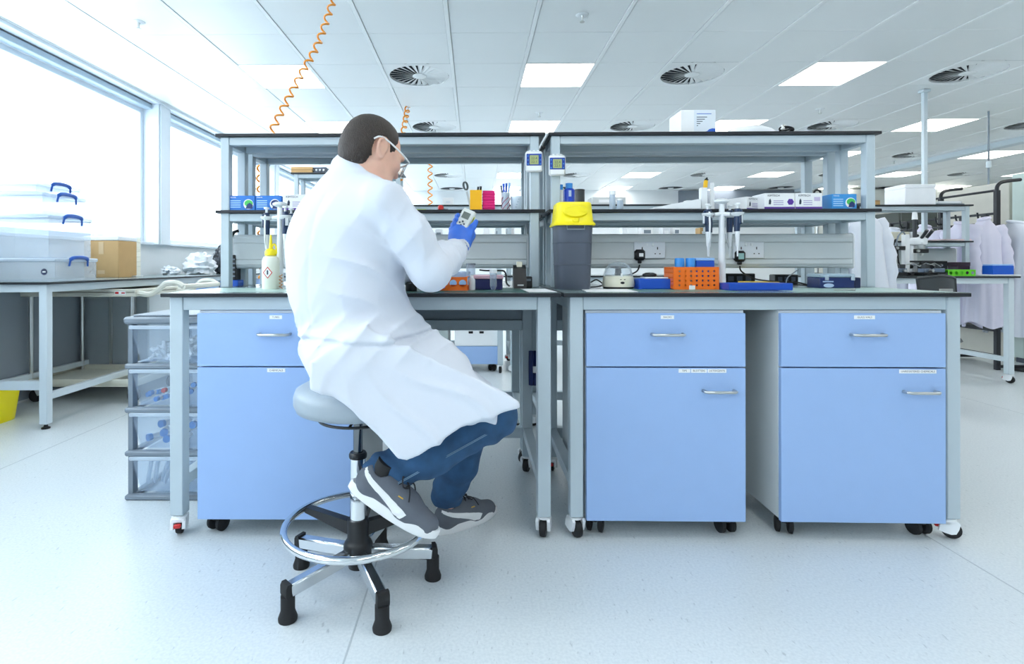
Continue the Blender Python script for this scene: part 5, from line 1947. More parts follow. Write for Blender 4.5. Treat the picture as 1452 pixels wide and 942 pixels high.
def perforated(m, x0, x1, z0, z1, y, nx, nz, r, th=0.0025, M=None):
    """a panel with round holes, built as rings of quads"""
    cw, ch = (x1 - x0) / nx, (z1 - z0) / nz
    n = 16
    for i in range(nx):
        for j in range(nz):
            cx, cz = x0 + cw * (i + 0.5), z0 + ch * (j + 0.5)
            vs = []
            for yy in (y, y + th):
                for k in range(n):
                    a = 2 * PI * k / n
                    vs.append((cx + r * math.cos(a), yy, cz + r * math.sin(a)))
                for k in range(n):
                    a = 2 * PI * k / n
                    q = 1 / max(abs(math.cos(a)), abs(math.sin(a)))
                    vs.append((cx + cw / 2 * q * math.cos(a), yy, cz + ch / 2 * q * math.sin(a)))
            fs = []
            for k in range(n):
                k2 = (k + 1) % n
                fs += [(k, k2, n + k2, n + k), (2 * n + k, 3 * n + k, 3 * n + k2, 2 * n + k2), (k, 2 * n + k, 2 * n + k2, k2), (n + k, n + k2, 3 * n + k2, 3 * n + k)]
            m.raw(vs, fs, M)


m = MB()
perforated(m, -w + 0.012, w - 0.008, 0.008, 0.084, -0.055, 7, 4, 0.0042)
m.box(-w, -w + 0.012, -0.055, -0.0525, 0, 0.092)
m.box(w - 0.008, w, -0.055, -0.0525, 0, 0.092)
m.box(-w + 0.012, w - 0.008, -0.055, -0.0525, 0.084, 0.092)
m.box(-w + 0.012, w - 0.008, -0.055, -0.0525, 0, 0.008)
m.build('front_wall', ORANGE, t, smooth=0)
for s in (-1, 1):
    q = MB(rmat((s * (w - 0.0013) - 0.00125, 0, 0), (0, 0, R(90))))
    perforated(q, -0.0525, 0.055, 0.004, 0.092, -0.00125, 7, 5, 0.0042)
    q.build('side_wall', ORANGE, t, smooth=0)
m = MB()
m.box(-w, w, 0.0525, 0.055, 0, 0.092)
m.box(-w + 0.002, w - 0.002, -0.0525, 0.0525, 0.002, 0.005)
m.build('back_and_base', ORANGE, t)
MB().box(-0.03, -0.006, -0.0575, -0.055, -0.0005, 0.017, 0.0006).build('paper_tag', PAPER, t)
bx0 = (OX0 + OX1) / 2
for k, (px, lb) in enumerate(((963.5, 'left of two bright blue tube caps above the orange basket'), (979, 'second bright blue tube cap above the orange basket, beside the blue rack lid'))):
    t = thing('tube', lb, 'tube', (P(px, 0, 2.26).x, 2.26, ZB + 0.0055), 0, 'blue-capped tubes in the basket')
    MB().lathe([(0, 0), (0.016, 0), (0.016, 0.088), (0, 0.088)], n=18).build('tube', FROST, t)
    MB().lathe([(0, 0.086), (0.019, 0.086), (0.019, 0.120), (0.017, 0.123), (0, 0.123)], n=22).build('cap', BRIGHT_BLUE, t)
t = thing('tube_rack', 'blue rack with a pale lid sticking out of the orange basket', 'rack', (P(996.5, 0, 2.28).x, 2.285, ZB + 0.0055))
MB().box(-0.038, 0.038, -0.03, 0.03, 0, 0.112, 0.002).build('rack', mat('cobalt_plastic', (26, 84, 196), 0.35), t)
MB().box(-0.0385, 0.0385, -0.0305, 0.0305, 0.112, 0.124, 0.002).build('lid', mat('pale_blue_plastic', (150, 190, 240), 0.35), t)


# ------------------------------------------------------------------ pipettes
PB = mat('pipette_navy', (26, 50, 84), 0.35, noise=0.05)


def pipette(label, loc, rz, group, white=True, flip=0, tipc=None):
    """single channel pipette hanging from its finger hook; origin at the hook"""
    t = thing('pipette', label, 'pipette', loc, rz, group)
    m = MB()
    m.tube([(0, 0, 0.01), (0, 0, -0.03), (0, 0.002, -0.085)], [0.0125, 0.0135, 0.0115], 12)
    m.box(-0.011, 0.011, -0.018, -0.006, -0.055, 0.006, 0.004)
    m.build('handle', PB, t)
    MB().lathe([(0, 0.01), (0.005, 0.01), (0.005, 0.026), (0.0115, 0.027), (0.0115, 0.034), (0, 0.036)], n=14).build('plunger', WHITE_PLASTIC, t)
    MB().box(-0.007, 0.007, -0.0195, -0.0175, -0.05, -0.014, 0.001).build('volume_window', WHITE_PLASTIC, t)
    MB().lathe([(0, -0.19), (0.0025, -0.19), (0.004, -0.15), (0.0065, -0.145), (0.009, -0.10), (0.0105, -0.085), (0, -0.085)], n=14).build('shaft', tipc or WHITE_PLASTIC, t)
    MB().tube([(0.012, 0, 0.0), (0.016, 0, -0.05), (0.014, 0, -0.11), (0.009, 0, -0.13)], [0.004, 0.004, 0.0035, 0.003], 8).build('tip_ejector', WHITE_PLASTIC, t)
    return t


def stand(label, px, Y, h, arms, names):
    x = P(px, 0, Y).x
    t = thing('pipette_stand', label, 'pipette stand', (x, Y, ZB))
    MB().lathe([(0, 0), (0.055, 0), (0.055, 0.006), (0.02, 0.014), (0, 0.014)], n=28).build('base', WHITE_PLASTIC, t)
    MB().lathe([(0, 0.012), (0.016, 0.012), (0.0115, h * 0.7), (0.011, h - 0.01), (0, h - 0.01)], n=20).build('column', WHITE_PLASTIC, t)
    MB().lathe([(0, h - 0.012), (0.012, h - 0.012), (0.03, h - 0.004), (0.031, h + 0.004), (0.02, h + 0.01), (0, h + 0.012)], n=24).build('knob', WHITE_PLASTIC, t)
    for k, (ang, lb, grp) in enumerate(arms):
        a = R(ang)
        rr = 0.062
        c = (rr * math.cos(a), rr * math.sin(a))
        m = MB()
        m.tube([(0, 0, h - 0.055), (c[0] * 0.55, c[1] * 0.55, h - 0.058)], [0.010, 0.009], 8)
        m.lathe([(0.014, -0.012), (0.024, -0.004), (0.026, 0.004), (0.0145, 0.004)], c=(c[0], c[1], h - 0.056), n=20)
        m.build('cradle', WHITE_PLASTIC, t)
        pipette(lb, (x + c[0], Y + c[1], ZB + h - 0.046), a + PI / 2, grp)
    return t


stand('white carousel pipette stand in front of the right socket', 1023.5, 2.34, 0.372, [
    (186, 'navy pipette hanging left of the right-hand stand, above the orange basket', 'pipettes on the right-hand stand'),
    (-40, 'navy pipette hanging right of the right-hand stand, its tip by the plug', 'pipettes on the right-hand stand'),
    (35, 'navy pipette hanging behind and right of the right-hand stand\'s column', 'pipettes on the right-hand stand'),
    (120, 'navy pipette hanging at the back of the right-hand stand', 'pipettes on the right-hand stand')], None)
stand('white carousel pipette stand left of the seated man', 397, 2.36, 0.365, [
    (172, 'dark pipette hanging left of the left-hand stand, over the wash bottle', 'pipettes on the left-hand stand'),
    (-50, 'navy pipette hanging in front of the left-hand stand by the man\'s back', 'pipettes on the left-hand stand'),
    (60, 'navy pipette hanging behind the left-hand stand', 'pipettes on the left-hand stand')], None)

# flat blue tray, navy box, spatula pen, papers
t = thing('tray', 'flat bright blue tray on the bench front right of the pipette stand', 'tray', at(1070, 2.2, ZB))
TRB = mat('tray_blue', (24, 80, 190), 0.35)
m = MB()
m.box(-0.124, 0.124, -0.05, 0.05, 0, 0.006, 0.002)
for s in (-1, 1):
    m.box(-0.124, 0.124, s * 0.05, s * 0.046, 0.004, 0.028, 0.0015)
    m.box(s * 0.124, s * 0.12, -0.046, 0.046, 0.004, 0.028, 0.0015)
m.build('tray', TRB, t)
MB().box(0.12, 0.134, -0.03, 0.03, 0.022, 0.027, 0.002).build('grip', TRB, t)
t = thing('gel_tank', 'navy plastic tank with a clear lid at the right of the bench', 'tank', at(1182, 2.38, ZB))
MB().box(-0.088, 0.06, -0.045, 0.045, 0, 0.046, 0.003).build('tank', NAVY, t)
MB().box(0.062, 0.09, -0.04, 0.04, 0, 0.046, 0.003).build('power_block', mat('midnight_plastic', (18, 30, 70), 0.35), t)
m = MB()
m.box(-0.09, 0.062, -0.048, 0.048, 0.046, 0.062, 0.005)
m.build('lid', mat('clear_lid', (200, 222, 238), 0.12, alpha=0.45), t)
m = MB()
m.box(-0.075, -0.03, -0.0458, -0.045, 0.026, 0.031)
m.lathe([(0, 0), (0.022, 0), (0.022, 0.0008), (0, 0.0008)], n=20, M=rmat((-0.05, -0.045, 0.012), (PI / 2, 0, 0)), sy=0.4)
m.build('emblem', mat('pale_blue_print', (180, 200, 230), 0.5), t)
for s in (-0.06, 0.05):
    MB().box(s - 0.008, s + 0.008, -0.05, -0.047, 0.034, 0.056, 0.001).build('clip', FROST, t)
o = MB().tube([(P(1185, 0, 2.12).x, 2.13, ZB + 0.003), (P(1200, 0, 2.12).x, 2.12, ZB + 0.004), (P(1211, 0, 2.12).x, 2.115, ZB + 0.0055)], [0.002, 0.003, 0.0055], 8).build('dropper', STEEL)
tag(o, 'thin metal dropper with a dark end lying near the bench edge', 'dropper')


def sheet(name, label, pts, z, material, cat, th=0.0008):
    m = MB().prism([(p[0], p[1]) for p in pts], z, z + th, 'z')
    o = m.build(name, material)
    return tag(o, label, cat)


def quad(px0, px1, Ya, Yb, skew=0.0):
    return [(P(px0, 0, Ya).x, Ya), (P(px1, 0, Ya).x, Ya), (P(px1, 0, Ya).x + skew, Yb), (P(px0, 0, Ya).x + skew, Yb)]


MAT_G = mat('dark_green_bench_mat', (52, 96, 92), 0.45, noise=0.05)
MAT_P = mat('pale_green_bench_mat', (168, 196, 190), 0.35, noise=0.03)
sheet('paper_sheet', 'white paper sheet on the bench in front of the centrifuge', quad(832, 905, 2.05, 2.27, 0.02), ZB, PAPER, 'paper')
sheet('paper_sheet', 'white paper sheet at the right end of the seated man\'s bench', quad(750, 790, 2.03, 2.3, -0.01), ZB, PAPER, 'paper')
sheet('bench_mat', 'dark green bench mat under the orange tube rack', quad(560, 748, 2.02, 2.42), ZB - 0.0003, MAT_G, 'mat')
sheet('bench_mat', 'pale green bench mat on the left end of the bench', quad(245, 420, 2.05, 2.42), ZB - 0.0003, MAT_P, 'mat')
sheet('bench_mat', 'pale green bench mat at the right end of the right bench', quad(1130, 1350, 2.03, 2.40), ZB - 0.0003, MAT_P, 'mat')
sheet('bench_mat', 'green bench mat below the orange basket', quad(905, 1050, 2.05, 2.40), ZB - 0.0003, mat('mid_green_bench_mat', (96, 136, 128), 0.4), 'mat')
t = thing('paper_pile', 'pile of loose white papers on the bench behind the flat blue tray', 'paper pile', at(1068, 2.52, ZB))
for k in range(5):
    MB().box(-0.09, 0.09, -0.06, 0.06, 0.0022 * k, 0.0022 * k + 0.0018, M=rmat((0.006 * k, 0, 0), (0, 0, R(6 * k - 12)))).build('sheet', PAPER, t)
t = thing('folder', 'yellow folder lying on the papers behind the pipette stand', 'folder', at(1075, 2.53, ZB + 0.0125))
MB().box(-0.075, 0.075, -0.05, 0.05, 0, 0.010, 0.001, M=rmat((0, 0, 0), (0, 0, R(-14)))).build('cover', mat('folder_yellow', (232, 196, 40), 0.6), t)
MB().box(-0.072, 0.073, -0.048, 0.051, 0.003, 0.007, 0, M=rmat((0, 0, 0), (0, 0, R(-14)))).build('pages', PAPER, t)

# ------------------------------------------------------------------ left bench: by the man
t = thing('wash_bottle', 'translucent wash bottle with a yellow nozzle cap left of the man', 'bottle', at(384, 2.30, ZB))
MB().lathe([(0, 0), (0.034, 0), (0.036, 0.004), (0.036, 0.118), (0.030, 0.135), (0.018, 0.142), (0.018, 0.146), (0, 0.146)], n=28).build('body', mat('milky_bottle', (244, 246, 232), 0.35, alpha=0.85), t)
m = MB()
m.lathe([(0, 0.142), (0.024, 0.142), (0.024, 0.160), (0.018, 0.168), (0.008, 0.172), (0.006, 0.20), (0.0035, 0.23), (0, 0.23)], n=22)
m.tube(smooth_pts([(0.0, 0, 0.165), (0.012, 0, 0.19), (0.022, 0, 0.18), (0.024, 0, 0.15)], 4), 0.0035, 8)
m.build('nozzle_cap', mat('lemon_plastic', (248, 226, 20), 0.4), t)
m = MB()
m.prism([(-0.02, 0.07), (0, 0.045), (0.02, 0.07), (0, 0.095)], -0.0368, -0.036, 'y')
m.mi = 1
m.prism([(-0.016, 0.07), (0, 0.05), (0.016, 0.07), (0, 0.09)], -0.0374, -0.0366, 'y')
m.mi = 2
m.box(-0.003, 0.003, -0.038, -0.037, 0.062, 0.08)
m.build('hazard_diamond', [RED, PAPER, INK], t)
t = thing('tissue', 'crumpled brown tubing coil hanging beside the wash bottle', 'tubing', at(398, 2.27, ZB))
t.name = 'tubing_coil'
MB().tube([(0.006 * math.cos(k * 0.9), 0.006 * math.sin(k * 0.9), 0.004 + 0.002 * k) for k in range(30)], 0.0022, 6).build('coil', mat('tan_tubing', (180, 130, 80), 0.4), t)
o = cable('thick black hose curving down beside the left shelf post', [P(338, 327, 2.60), P(330, 331, 2.58), P(325, 345, 2.56), P(324, 365, 2.55), (P(325, 0, 2.54).x, 2.54, 0.915)], 0.008, 'hose')
t = thing('battery_charger', 'black charger on a blue base behind the left shelf post', 'charger', at(333, 2.62, ZB))
MB().box(-0.012, 0.016, -0.03, 0.03, 0.03, 0.15, 0.003).build('charger', BLACK_PLASTIC, t)
for k in range(5):
    MB().box(-0.01, 0.014, -0.0312, -0.03, 0.045 + 0.02 * k, 0.053 + 0.02 * k).build('vent_slot', GREY_PLASTIC, t)
MB().box(-0.028, 0.03, -0.035, 0.035, 0, 0.03, 0.002).build('base', BLUE_PLASTIC, t)

# orange tube rack in front of the man
rx0, rx1, rY = P(598, 0, 2.14).x, P(664, 0, 2.14).x, 2.14
t = thing('tube_rack', 'orange plastic tube rack with round end holes on the green mat', 'rack', ((rx0 + rx1) / 2 + 0.0, rY + 0.055, ZB), R(-4))
w = (rx1 - rx0) / 2
m = MB()
# end wall with two ovals facing the camera
perforated(m, w - 0.075, w, 0.004, 0.054, -0.05, 2, 1, 0.0145, 0.003)
m.build('end_wall', ORANGE, t, smooth=0)
m = MB()
for q in range(6):
    x0 = -w + (w * 2 - 0.075) * q / 6
    x1 = -w + (w * 2 - 0.075) * (q + 1) / 6
    z = 0.022 + 0.03 * (q + 0.5) / 6
    perforated(m, x0, x1, 0.003, z, -0.05, 1, 1, min(0.008, z * 0.28), 0.003)
m.build('front_wall', ORANGE, t, smooth=0)
m = MB()
vs = [(-w, -0.05, 0.022), (w - 0.075, -0.05, 0.054), (w, -0.05, 0.054), (w, 0.05, 0.054), (-w, 0.05, 0.054)]
m.prism([(-w, 0.02), (w, 0.0535), (w, 0.056), (-w, 0.0225)], -0.046, 0.05, 'y')
m.prism([(-w, 0), (w, 0.0), (w, 0.003), (-w, 0.003)], -0.05, 0.05, 'y')
m.box(-w, w, 0.047, 0.05, 0.003, 0.02)
m.build('deck', ORANGE, t)
rx = (rx0 + rx1) / 2

jar(699.5, 2.13, ZB, 0.0135, 0.085, 0.016, 'clear tube with a white cap standing in front of the navy tip box', body=CLEAR, pointed=True)
t = thing('tip_box', 'navy tip box with a pink translucent lid on the green mat', 'box', at(692, 2.25, ZB))
MB().box(-0.058, 0.058, -0.04, 0.04, 0, 0.044, 0.003).build('tray', mat('ink_navy', (20, 26, 84), 0.4), t)
MB().box(-0.061, 0.061, -0.043, 0.043, 0.044, 0.060, 0.003).build('lid', mat('pink_lid', (232, 190, 205), 0.3, alpha=0.8), t)
MB().box(-0.0612, -0.052, -0.0432, 0.043, 0.002, 0.045, 0.001).build('side_panel', mat('clear_lid', (200, 222, 238), 0.12, alpha=0.45), t)
jar(667.5, 2.32, ZB, 0.019, 0.108, 0.006, 'tall clear beaker with a grey rim behind the orange tube rack', 'beaker', CLEAR, GREY_PLASTIC, 'beaker')
t = thing('tip_box', 'pale blue tip box behind the orange tube rack', 'box', at(652, 2.36, ZB))
MB().box(-0.05, 0.045, -0.035, 0.035, 0, 0.07, 0.004).build('box', mat('sky_plastic', (160, 200, 240), 0.35), t)
MB().box(-0.052, 0.047, -0.037, 0.037, 0.045, 0.074, 0.004).build('lid', FROST, t)
t = thing('spray_bottle', 'white bottle between the orange tube rack and the navy tip box', 'bottle', at(669, 2.2, ZB))
MB().lathe([(0, 0), (0.013, 0), (0.013, 0.04), (0.008, 0.05), (0, 0.05)], n=16).build('body', MILKY, t)
MB().lathe([(0, 0.05), (0.007, 0.05), (0.007, 0.06), (0, 0.06)], n=14).build('cap', WHITE_PLASTIC, t)
t = thing('label_printer', 'black label printer with a white paper roll by the shelf post', 'printer', at(736.5, 2.36, ZB))
m = MB()
m.prism([(-0.045, 0), (0.04, 0), (0.04, 0.085), (0.01, 0.10), (-0.02, 0.085), (-0.04, 0.03)], -0.027, 0.027, 'x')
m.build('case', BLACK_PLASTIC, t)
MB().box(-0.012, 0.012, -0.005, 0.02, 0.09, 0.115, 0.002).build('paper_roll', CREAM, t)
MB().box(-0.012, 0.014, -0.0465, -0.044, 0.012, 0.018).build('badge', STEEL, t)
t = thing('power_supply', 'black power pack beside the label printer', 'power pack', at(748, 2.42, ZB))
MB().box(-0.012, 0.018, -0.03, 0.03, 0, 0.05, 0.003).build('case', BLACK_PLASTIC, t)
MB().box(-0.008, 0.012, -0.0312, -0.03, 0.03, 0.04).build('label', GREY_PLASTIC, t)
cable('black cable hanging behind the pink-lidded box', [P(680, 383, 2.56), P(690, 384, 2.55), P(706, 384, 2.55), P(716, 386, 2.54), (P(718, 0, 2.5).x, 2.5, ZB + 0.02), (P(722, 0, 2.46).x, 2.46, ZB + 0.006)], 0.004)
t = thing('watch', 'black stopwatch lying near the man\'s elbow', 'stopwatch', at(583, 2.10, ZB))
t.name = 'stopwatch'
MB().lathe([(0, 0), (0.02, 0), (0.022, 0.006), (0.022, 0.03), (0.016, 0.036), (0, 0.036)], n=20).build('case', BLACK_PLASTIC, t)
MB().tube([(0.014 * math.cos(2 * PI * k / 16), -0.012 + 0.003 * math.sin(2 * PI * k / 16), 0.02 + 0.011 * math.sin(2 * PI * k / 16)) for k in range(16)], 0.002, 6, closed=True).build('ring', STEEL, t)

# middle shelf, right of the man
t = thing('pen_pot', 'yellow plastic pen pot beside the magenta pot', 'pen pot', at(675, 2.50, ZS))
YP = mat('sunny_plastic', (252, 186, 10), 0.4)
MG = mat('magenta_plastic', (226, 20, 120), 0.4)


def pot(t, wd, h, material, ribs):
    m = MB()
    th = 0.002
    for s in (-1, 1):
        m.box(-wd, wd, s * wd, s * (wd - th), 0, h)
        m.box(s * wd, s * (wd - th), -wd + th, wd - th, 0, h)
    m.box(-wd + th, wd - th, -wd + th, wd - th, 0, th)
    m.build('pot', material, t)
    if ribs:
        m = MB()
        for k in range(6):
            z = 0.008 + k * (h - 0.012) / 6
            m.tube([(wd * a, wd * b, z + 0.004 * ((i + k) % 2)) for i, (a, b) in enumerate(((-1, -1), (0, -1.03), (1, -1), (1.03, 0), (1, 1), (0, 1.03), (-1, 1), (-1.03, 0)))], 0.0024, 6, closed=True)
        m.build('ribs', material, t)


pot(t, 0.027, 0.09, YP, False)
t = thing('pen_pot', 'magenta ribbed plastic pot on the middle shelf', 'pen pot', at(693, 2.51, ZS))
pot(t, 0.027, 0.088, MG, True)
t = thing('scissors', 'scissors with grey oval handles standing in the yellow pot', 'scissors', at(668, 2.50, ZS + 0.003))
t.rotation_euler = (0, R(-13), 0)
for s in (-1, 1):
    m = MB()
    m.box(-0.005, 0.005, s * 0.002 - 0.001, s * 0.002 + 0.001, 0, 0.085)
    m.build('blade', STEEL, t)
    MB().tube([(s * 0.002 + 0.009 * math.cos(2 * PI * k / 18), s * 0.004, 0.112 + 0.018 * math.sin(2 * PI * k / 18)) for k in range(18)], 0.003, 6, closed=True).build('finger_loop', mat('grey_handle', (96, 108, 112), 0.4), t)


def pen(label, px, Y, z, rx, ry, body, cap, L=0.125, name='pen', group=None):
    t = thing(name, label, 'pen', at(px, Y, z), 0, group)
    t.rotation_euler = (R(rx), R(ry), 0)
    MB().lathe([(0, 0), (0.0015, 0), (0.0042, 0.012), (0.0042, L * 0.7), (0, L * 0.7)], n=10).build('barrel', body, t)
    MB().lathe([(0, L * 0.68), (0.005, L * 0.68), (0.005, L), (0, L)], n=10).build('cap', cap, t)


pen('black pen in the yellow pot, left of its neighbour', 675, 2.49, ZS + 0.003, 0, 6, BLACK_PLASTIC, BLACK_PLASTIC, 0.104)
pen('black pen in the yellow pot, right of its neighbour', 679, 2.505, ZS + 0.003, 0, 5, BLACK_PLASTIC, BLACK_PLASTIC, 0.108)
t = thing('beaker', 'clear cup with red and blue stripes holding pens', 'cup', at(717, 2.50, ZS))
t.name = 'pen_cup'
MB().lathe([(0, 0), (0.017, 0), (0.02, 0.08), (0.0188, 0.08), (0.016, 0.002), (0, 0.002)], n=22).build('cup', FROST, t)
m = MB()
for k in range(5):
    m.tube([((0.0178 + 0.003 * j / 9) * math.cos(2 * PI * (k / 5 + 0.05 * j)), (0.0178 + 0.003 * j / 9) * math.sin(2 * PI * (k / 5 + 0.05 * j)), 0.004 + 0.006 * j) for j in range(10)], 0.0016, 5)
m.build('stripes', mat('maroon_print', (150, 50, 80), 0.5), t)
pen('blue-capped white pen in the striped cup', 716, 2.50, ZS + 0.003, 2, -3, WHITE_PLASTIC, mat('pen_blue', (30, 80, 200), 0.4), 0.118)
pen('white pen with a pale blue cap leaning right in the striped cup', 718, 2.50, ZS + 0.003, 3, 7, WHITE_PLASTIC, mat('pale_blue_plastic', (150, 190, 240), 0.35), 0.122)
pen('thick blue marker in the middle of the striped cup', 717, 2.505, ZS + 0.003, -3, 2, BLUE_PLASTIC, BLUE_PLASTIC, 0.122)
pen('white pen with a grey cap leaning left in the striped cup', 715, 2.505, ZS + 0.003, -5, -7, WHITE_PLASTIC, GREY_PLASTIC, 0.112)
t = thing('beaker', 'clear plastic beaker with a printed scale right of the striped cup', 'beaker', at(732.5, 2.51, ZS))
MB().lathe([(0, 0), (0.025, 0), (0.029, 0.064), (0.0278, 0.064), (0.024, 0.002), (0, 0.002)], n=24).build('cup', FROST, t)
m = MB()
for k in range(4):
    m.box(-0.008 + 0.004 * k, -0.001 + 0.004 * k, -0.0272, -0.0262, 0.012 + 0.012 * k, 0.0135 + 0.012 * k)
m.build('scale', INK, t)
t = thing('bottle_cap', 'red screw cap lying on its side with a grey stem', 'cap', at(625, 2.50, ZS))
t.name = 'screw_cap'
MB().lathe([(0, -0.008), (0.0125, -0.008), (0.0125, 0.007), (0.010, 0.009), (0, 0.009)], n=20, M=rmat((0, 0, 0.0125), (PI / 2, 0, 0.3))).build('cap', RED, t)
MB().cyl((0.012, 0, 0.007), (0.034, 0.004, 0.005), 0.0035, n=8).build('stem', GREY_PLASTIC, t)
t = thing('tape_dispenser', 'black tape dispenser on the shelf in front of the man\'s face', 'tape dispenser', at(577, 2.52, ZS))
m = MB()
m.prism([(-0.02, 0), (0.024, 0), (0.024, 0.02), (0.012, 0.03), (0.016, 0.055), (0.0, 0.06), (-0.012, 0.045), (-0.02, 0.05)], -0.02, 0.02, 'y')
m.build('body', BLACK_PLASTIC, t)
MB().lathe([(0, -0.022), (0.011, -0.022), (0.011, 0.022), (0, 0.022)], n=16, M=rmat((-0.004, 0, 0.03), (PI / 2, 0, 0))).build('reel', GREY_PLASTIC, t)
o = sheet('sticky_note', 'pale green note lying on the middle shelf', quad(586, 604, 2.47, 2.53), ZS, mat('lime_paper', (196, 226, 110), 0.7), 'note', 0.003)

# ------------------------------------------------------------------ curly orange air hoses
HOSE = mat('amber_hose', (238, 152, 40), 0.3, noise=0.05)


def coil(label, path, r, pitch, th, group):
    pts = [Vector(p) for p in smooth_pts(path, 12)]
    L = [0.0]
    for a, b in zip(pts, pts[1:]):
        L.append(L[-1] + (b - a).length)
    out = []
    turns = L[-1] / pitch
    N = int(turns * 12)
    for k in range(N + 1):
        s = L[-1] * k / N
        i = max(j for j in range(len(L)) if L[j] <= s + 1e-9)
        i = min(i, len(pts) - 2)
        f = (s - L[i]) / max(1e-9, L[i + 1] - L[i])
        c = pts[i].lerp(pts[i + 1], f)
        d = (pts[i + 1] - pts[i]).normalized()
        a = d.cross(Vector((0, 1, 0))).normalized()
        b = d.cross(a)
        w_ = 2 * PI * turns * k / N
        out.append(c + (a * math.cos(w_) + b * math.sin(w_)) * r)
    t = thing('air_hose', label, 'hose', tuple(pts[0]), 0, group)
    MB().tube([p - pts[0] for p in out], th, 6).build('coil', HOSE, t)
    MB().lathe([(0, -0.03), (0.012, -0.03), (0.016, 0.0), (0, 0.0)], n=14).build('ceiling_connector', WHITE_PLASTIC, t)
    return t


c0 = P(480, -22, 3.24)
coil('long curly orange hose hanging from the ceiling to the left shelf', [(c0.x, 3.24, CEIL), P(452, 60, 3.2), P(425, 110, 3.15), P(386, 185, 3.1), P(371, 232, 3.08), P(369, 255, 3.06), P(370, 285, 3.05), (P(371, 0, 3.04).x, 3.04, 1.02), (P(372, 0, 3.04).x, 3.04, WT + 0.03)], 0.018, 0.062, 0.006, 'curly orange hoses')
yy = (CEIL - EYE) * FPX / (375 - 152)
c0 = P(578, 152, yy)
coil('short curly orange hose dropping from the ceiling behind the man\'s head', [(c0.x, yy, CEIL), P(577, 160, yy - 0.1), P(572, 190, yy - 0.35), P(568, 240, yy - 0.6), P(566, 300, yy - 0.8)], 0.024, 0.10, 0.008, 'curly orange hoses')
c0 = P(611, 210, 7.6)
coil('thin curly orange hose seen through the shelf above the man\'s hand', [(c0.x, 7.6, CEIL), P(610, 235, 7.6), P(610, 290, 7.6), P(610, 360, 7.6)], 0.03, 0.10, 0.009, 'curly orange hoses')

# blue rag hung on the bench leg
t = thing('cloth_roll', 'dark blue cloth hung on the rear frame between the two benches', 'cloth', (P(757, 0, 2.60).x, 2.56, 0.50))
t.name = 'hanging_cloth'
m = MB()
m.grid(lambda u, v: (0.02 * math.sin(v * 9) * 0.4 + (v - 0.5) * 0.06, 0.01 * math.sin(v * 14 + u * 3) - 0.012, 0.16 * (1 - u) - 0.06), 8, 14)
m.grid(lambda u, v: (0.02 * math.sin(v * 9) * 0.4 + (v - 0.5) * 0.06, 0.01 * math.sin(v * 14 + u * 3) - 0.008, 0.16 * (1 - u) - 0.06), 8, 14)
m.build('cloth', NAVY, t, smooth=80)
MB().box(-0.012, 0.012, -0.024, -0.021, 0.0, 0.03).build('label', PAPER, t)
# ================================================================== SECOND ISLAND, seen through the shelves
G4 = 'lab benches of the second island'
bE = lab_bench('grey lab bench of the second island, seen below the seated man\'s bench', -1.75, 0.30, 5.0, 5.72, G4)
bF = lab_bench('grey lab bench of the second island, hidden behind the blue pedestals', 0.31, 2.36, 5.0, 5.72, G4)
G5 = 'two-tier shelves of the second island'
ts = reagent_shelf('far steel shelf of the second island seen through the shelf at the man\'s face', -0.62, 0.30, 5.44, 5.68, (1.25, ZT), G5)
tu = reagent_shelf('far steel shelf of the second island seen through the shelf behind the yellow bin', 0.31, 2.36, 5.44, 5.68, (1.25, ZT), G5)
tv = reagent_shelf('tall steel shelf of the second island carrying a cardboard box, left of the man', -1.70, -0.66, 5.04, 5.30, (1.25, 1.86), G5)
ZI = 1.2507
t = thing('drawer_pedestal', 'white-topped blue drawer unit under the second island bench', 'drawer unit', (0.02, 5.35, 0))
MB().box(-0.2, 0.2, -0.28, 0.25, 0.075, 0.80, 0.002).build('carcass', CARCASS, t)
d = MB().box(-0.2, 0.2, -0.299, -0.281, 0.25, 0.40, 0.001).build('drawer', WHITE_PLASTIC, t)
for x in (-0.05, 0.05):
    MB().box(x - 0.02, x + 0.02, -0.306, -0.299, 0.365, 0.385, 0.001).build('handle', BLACK_PLASTIC, d)
MB().box(-0.2, 0.2, -0.299, -0.281, 0.405, 0.798, 0.001).build('upper_drawer', CARCASS, t)
MB().box(-0.2, 0.2, -0.299, -0.281, 0.08, 0.245, 0.001).build('lower_drawer', BLUE, t)
for sx in (-1, 1):
    for sy in (-1, 1):
        caster(t, sx * 0.15, sy * 0.2, 1.0, 'pedestal', 0.076)
t = thing('drawer_pedestal', 'grey drawer unit under the second island left of the white-topped one', 'drawer unit', (-0.52, 5.35, 0))
MB().box(-0.28, 0.28, -0.28, 0.25, 0.075, 0.80, 0.002).build('carcass', CARCASS, t)
for x in (-1, 1):
    MB().box(x * 0.002, x * 0.278, -0.299, -0.281, 0.08, 0.798, 0.001).build('door', mat('sage_grey_door', (160, 172, 172), 0.5), t)
for sx in (-1, 1):
    for sy in (-1, 1):
        caster(t, sx * 0.22, sy * 0.2, 1.0, 'pedestal', 0.076)

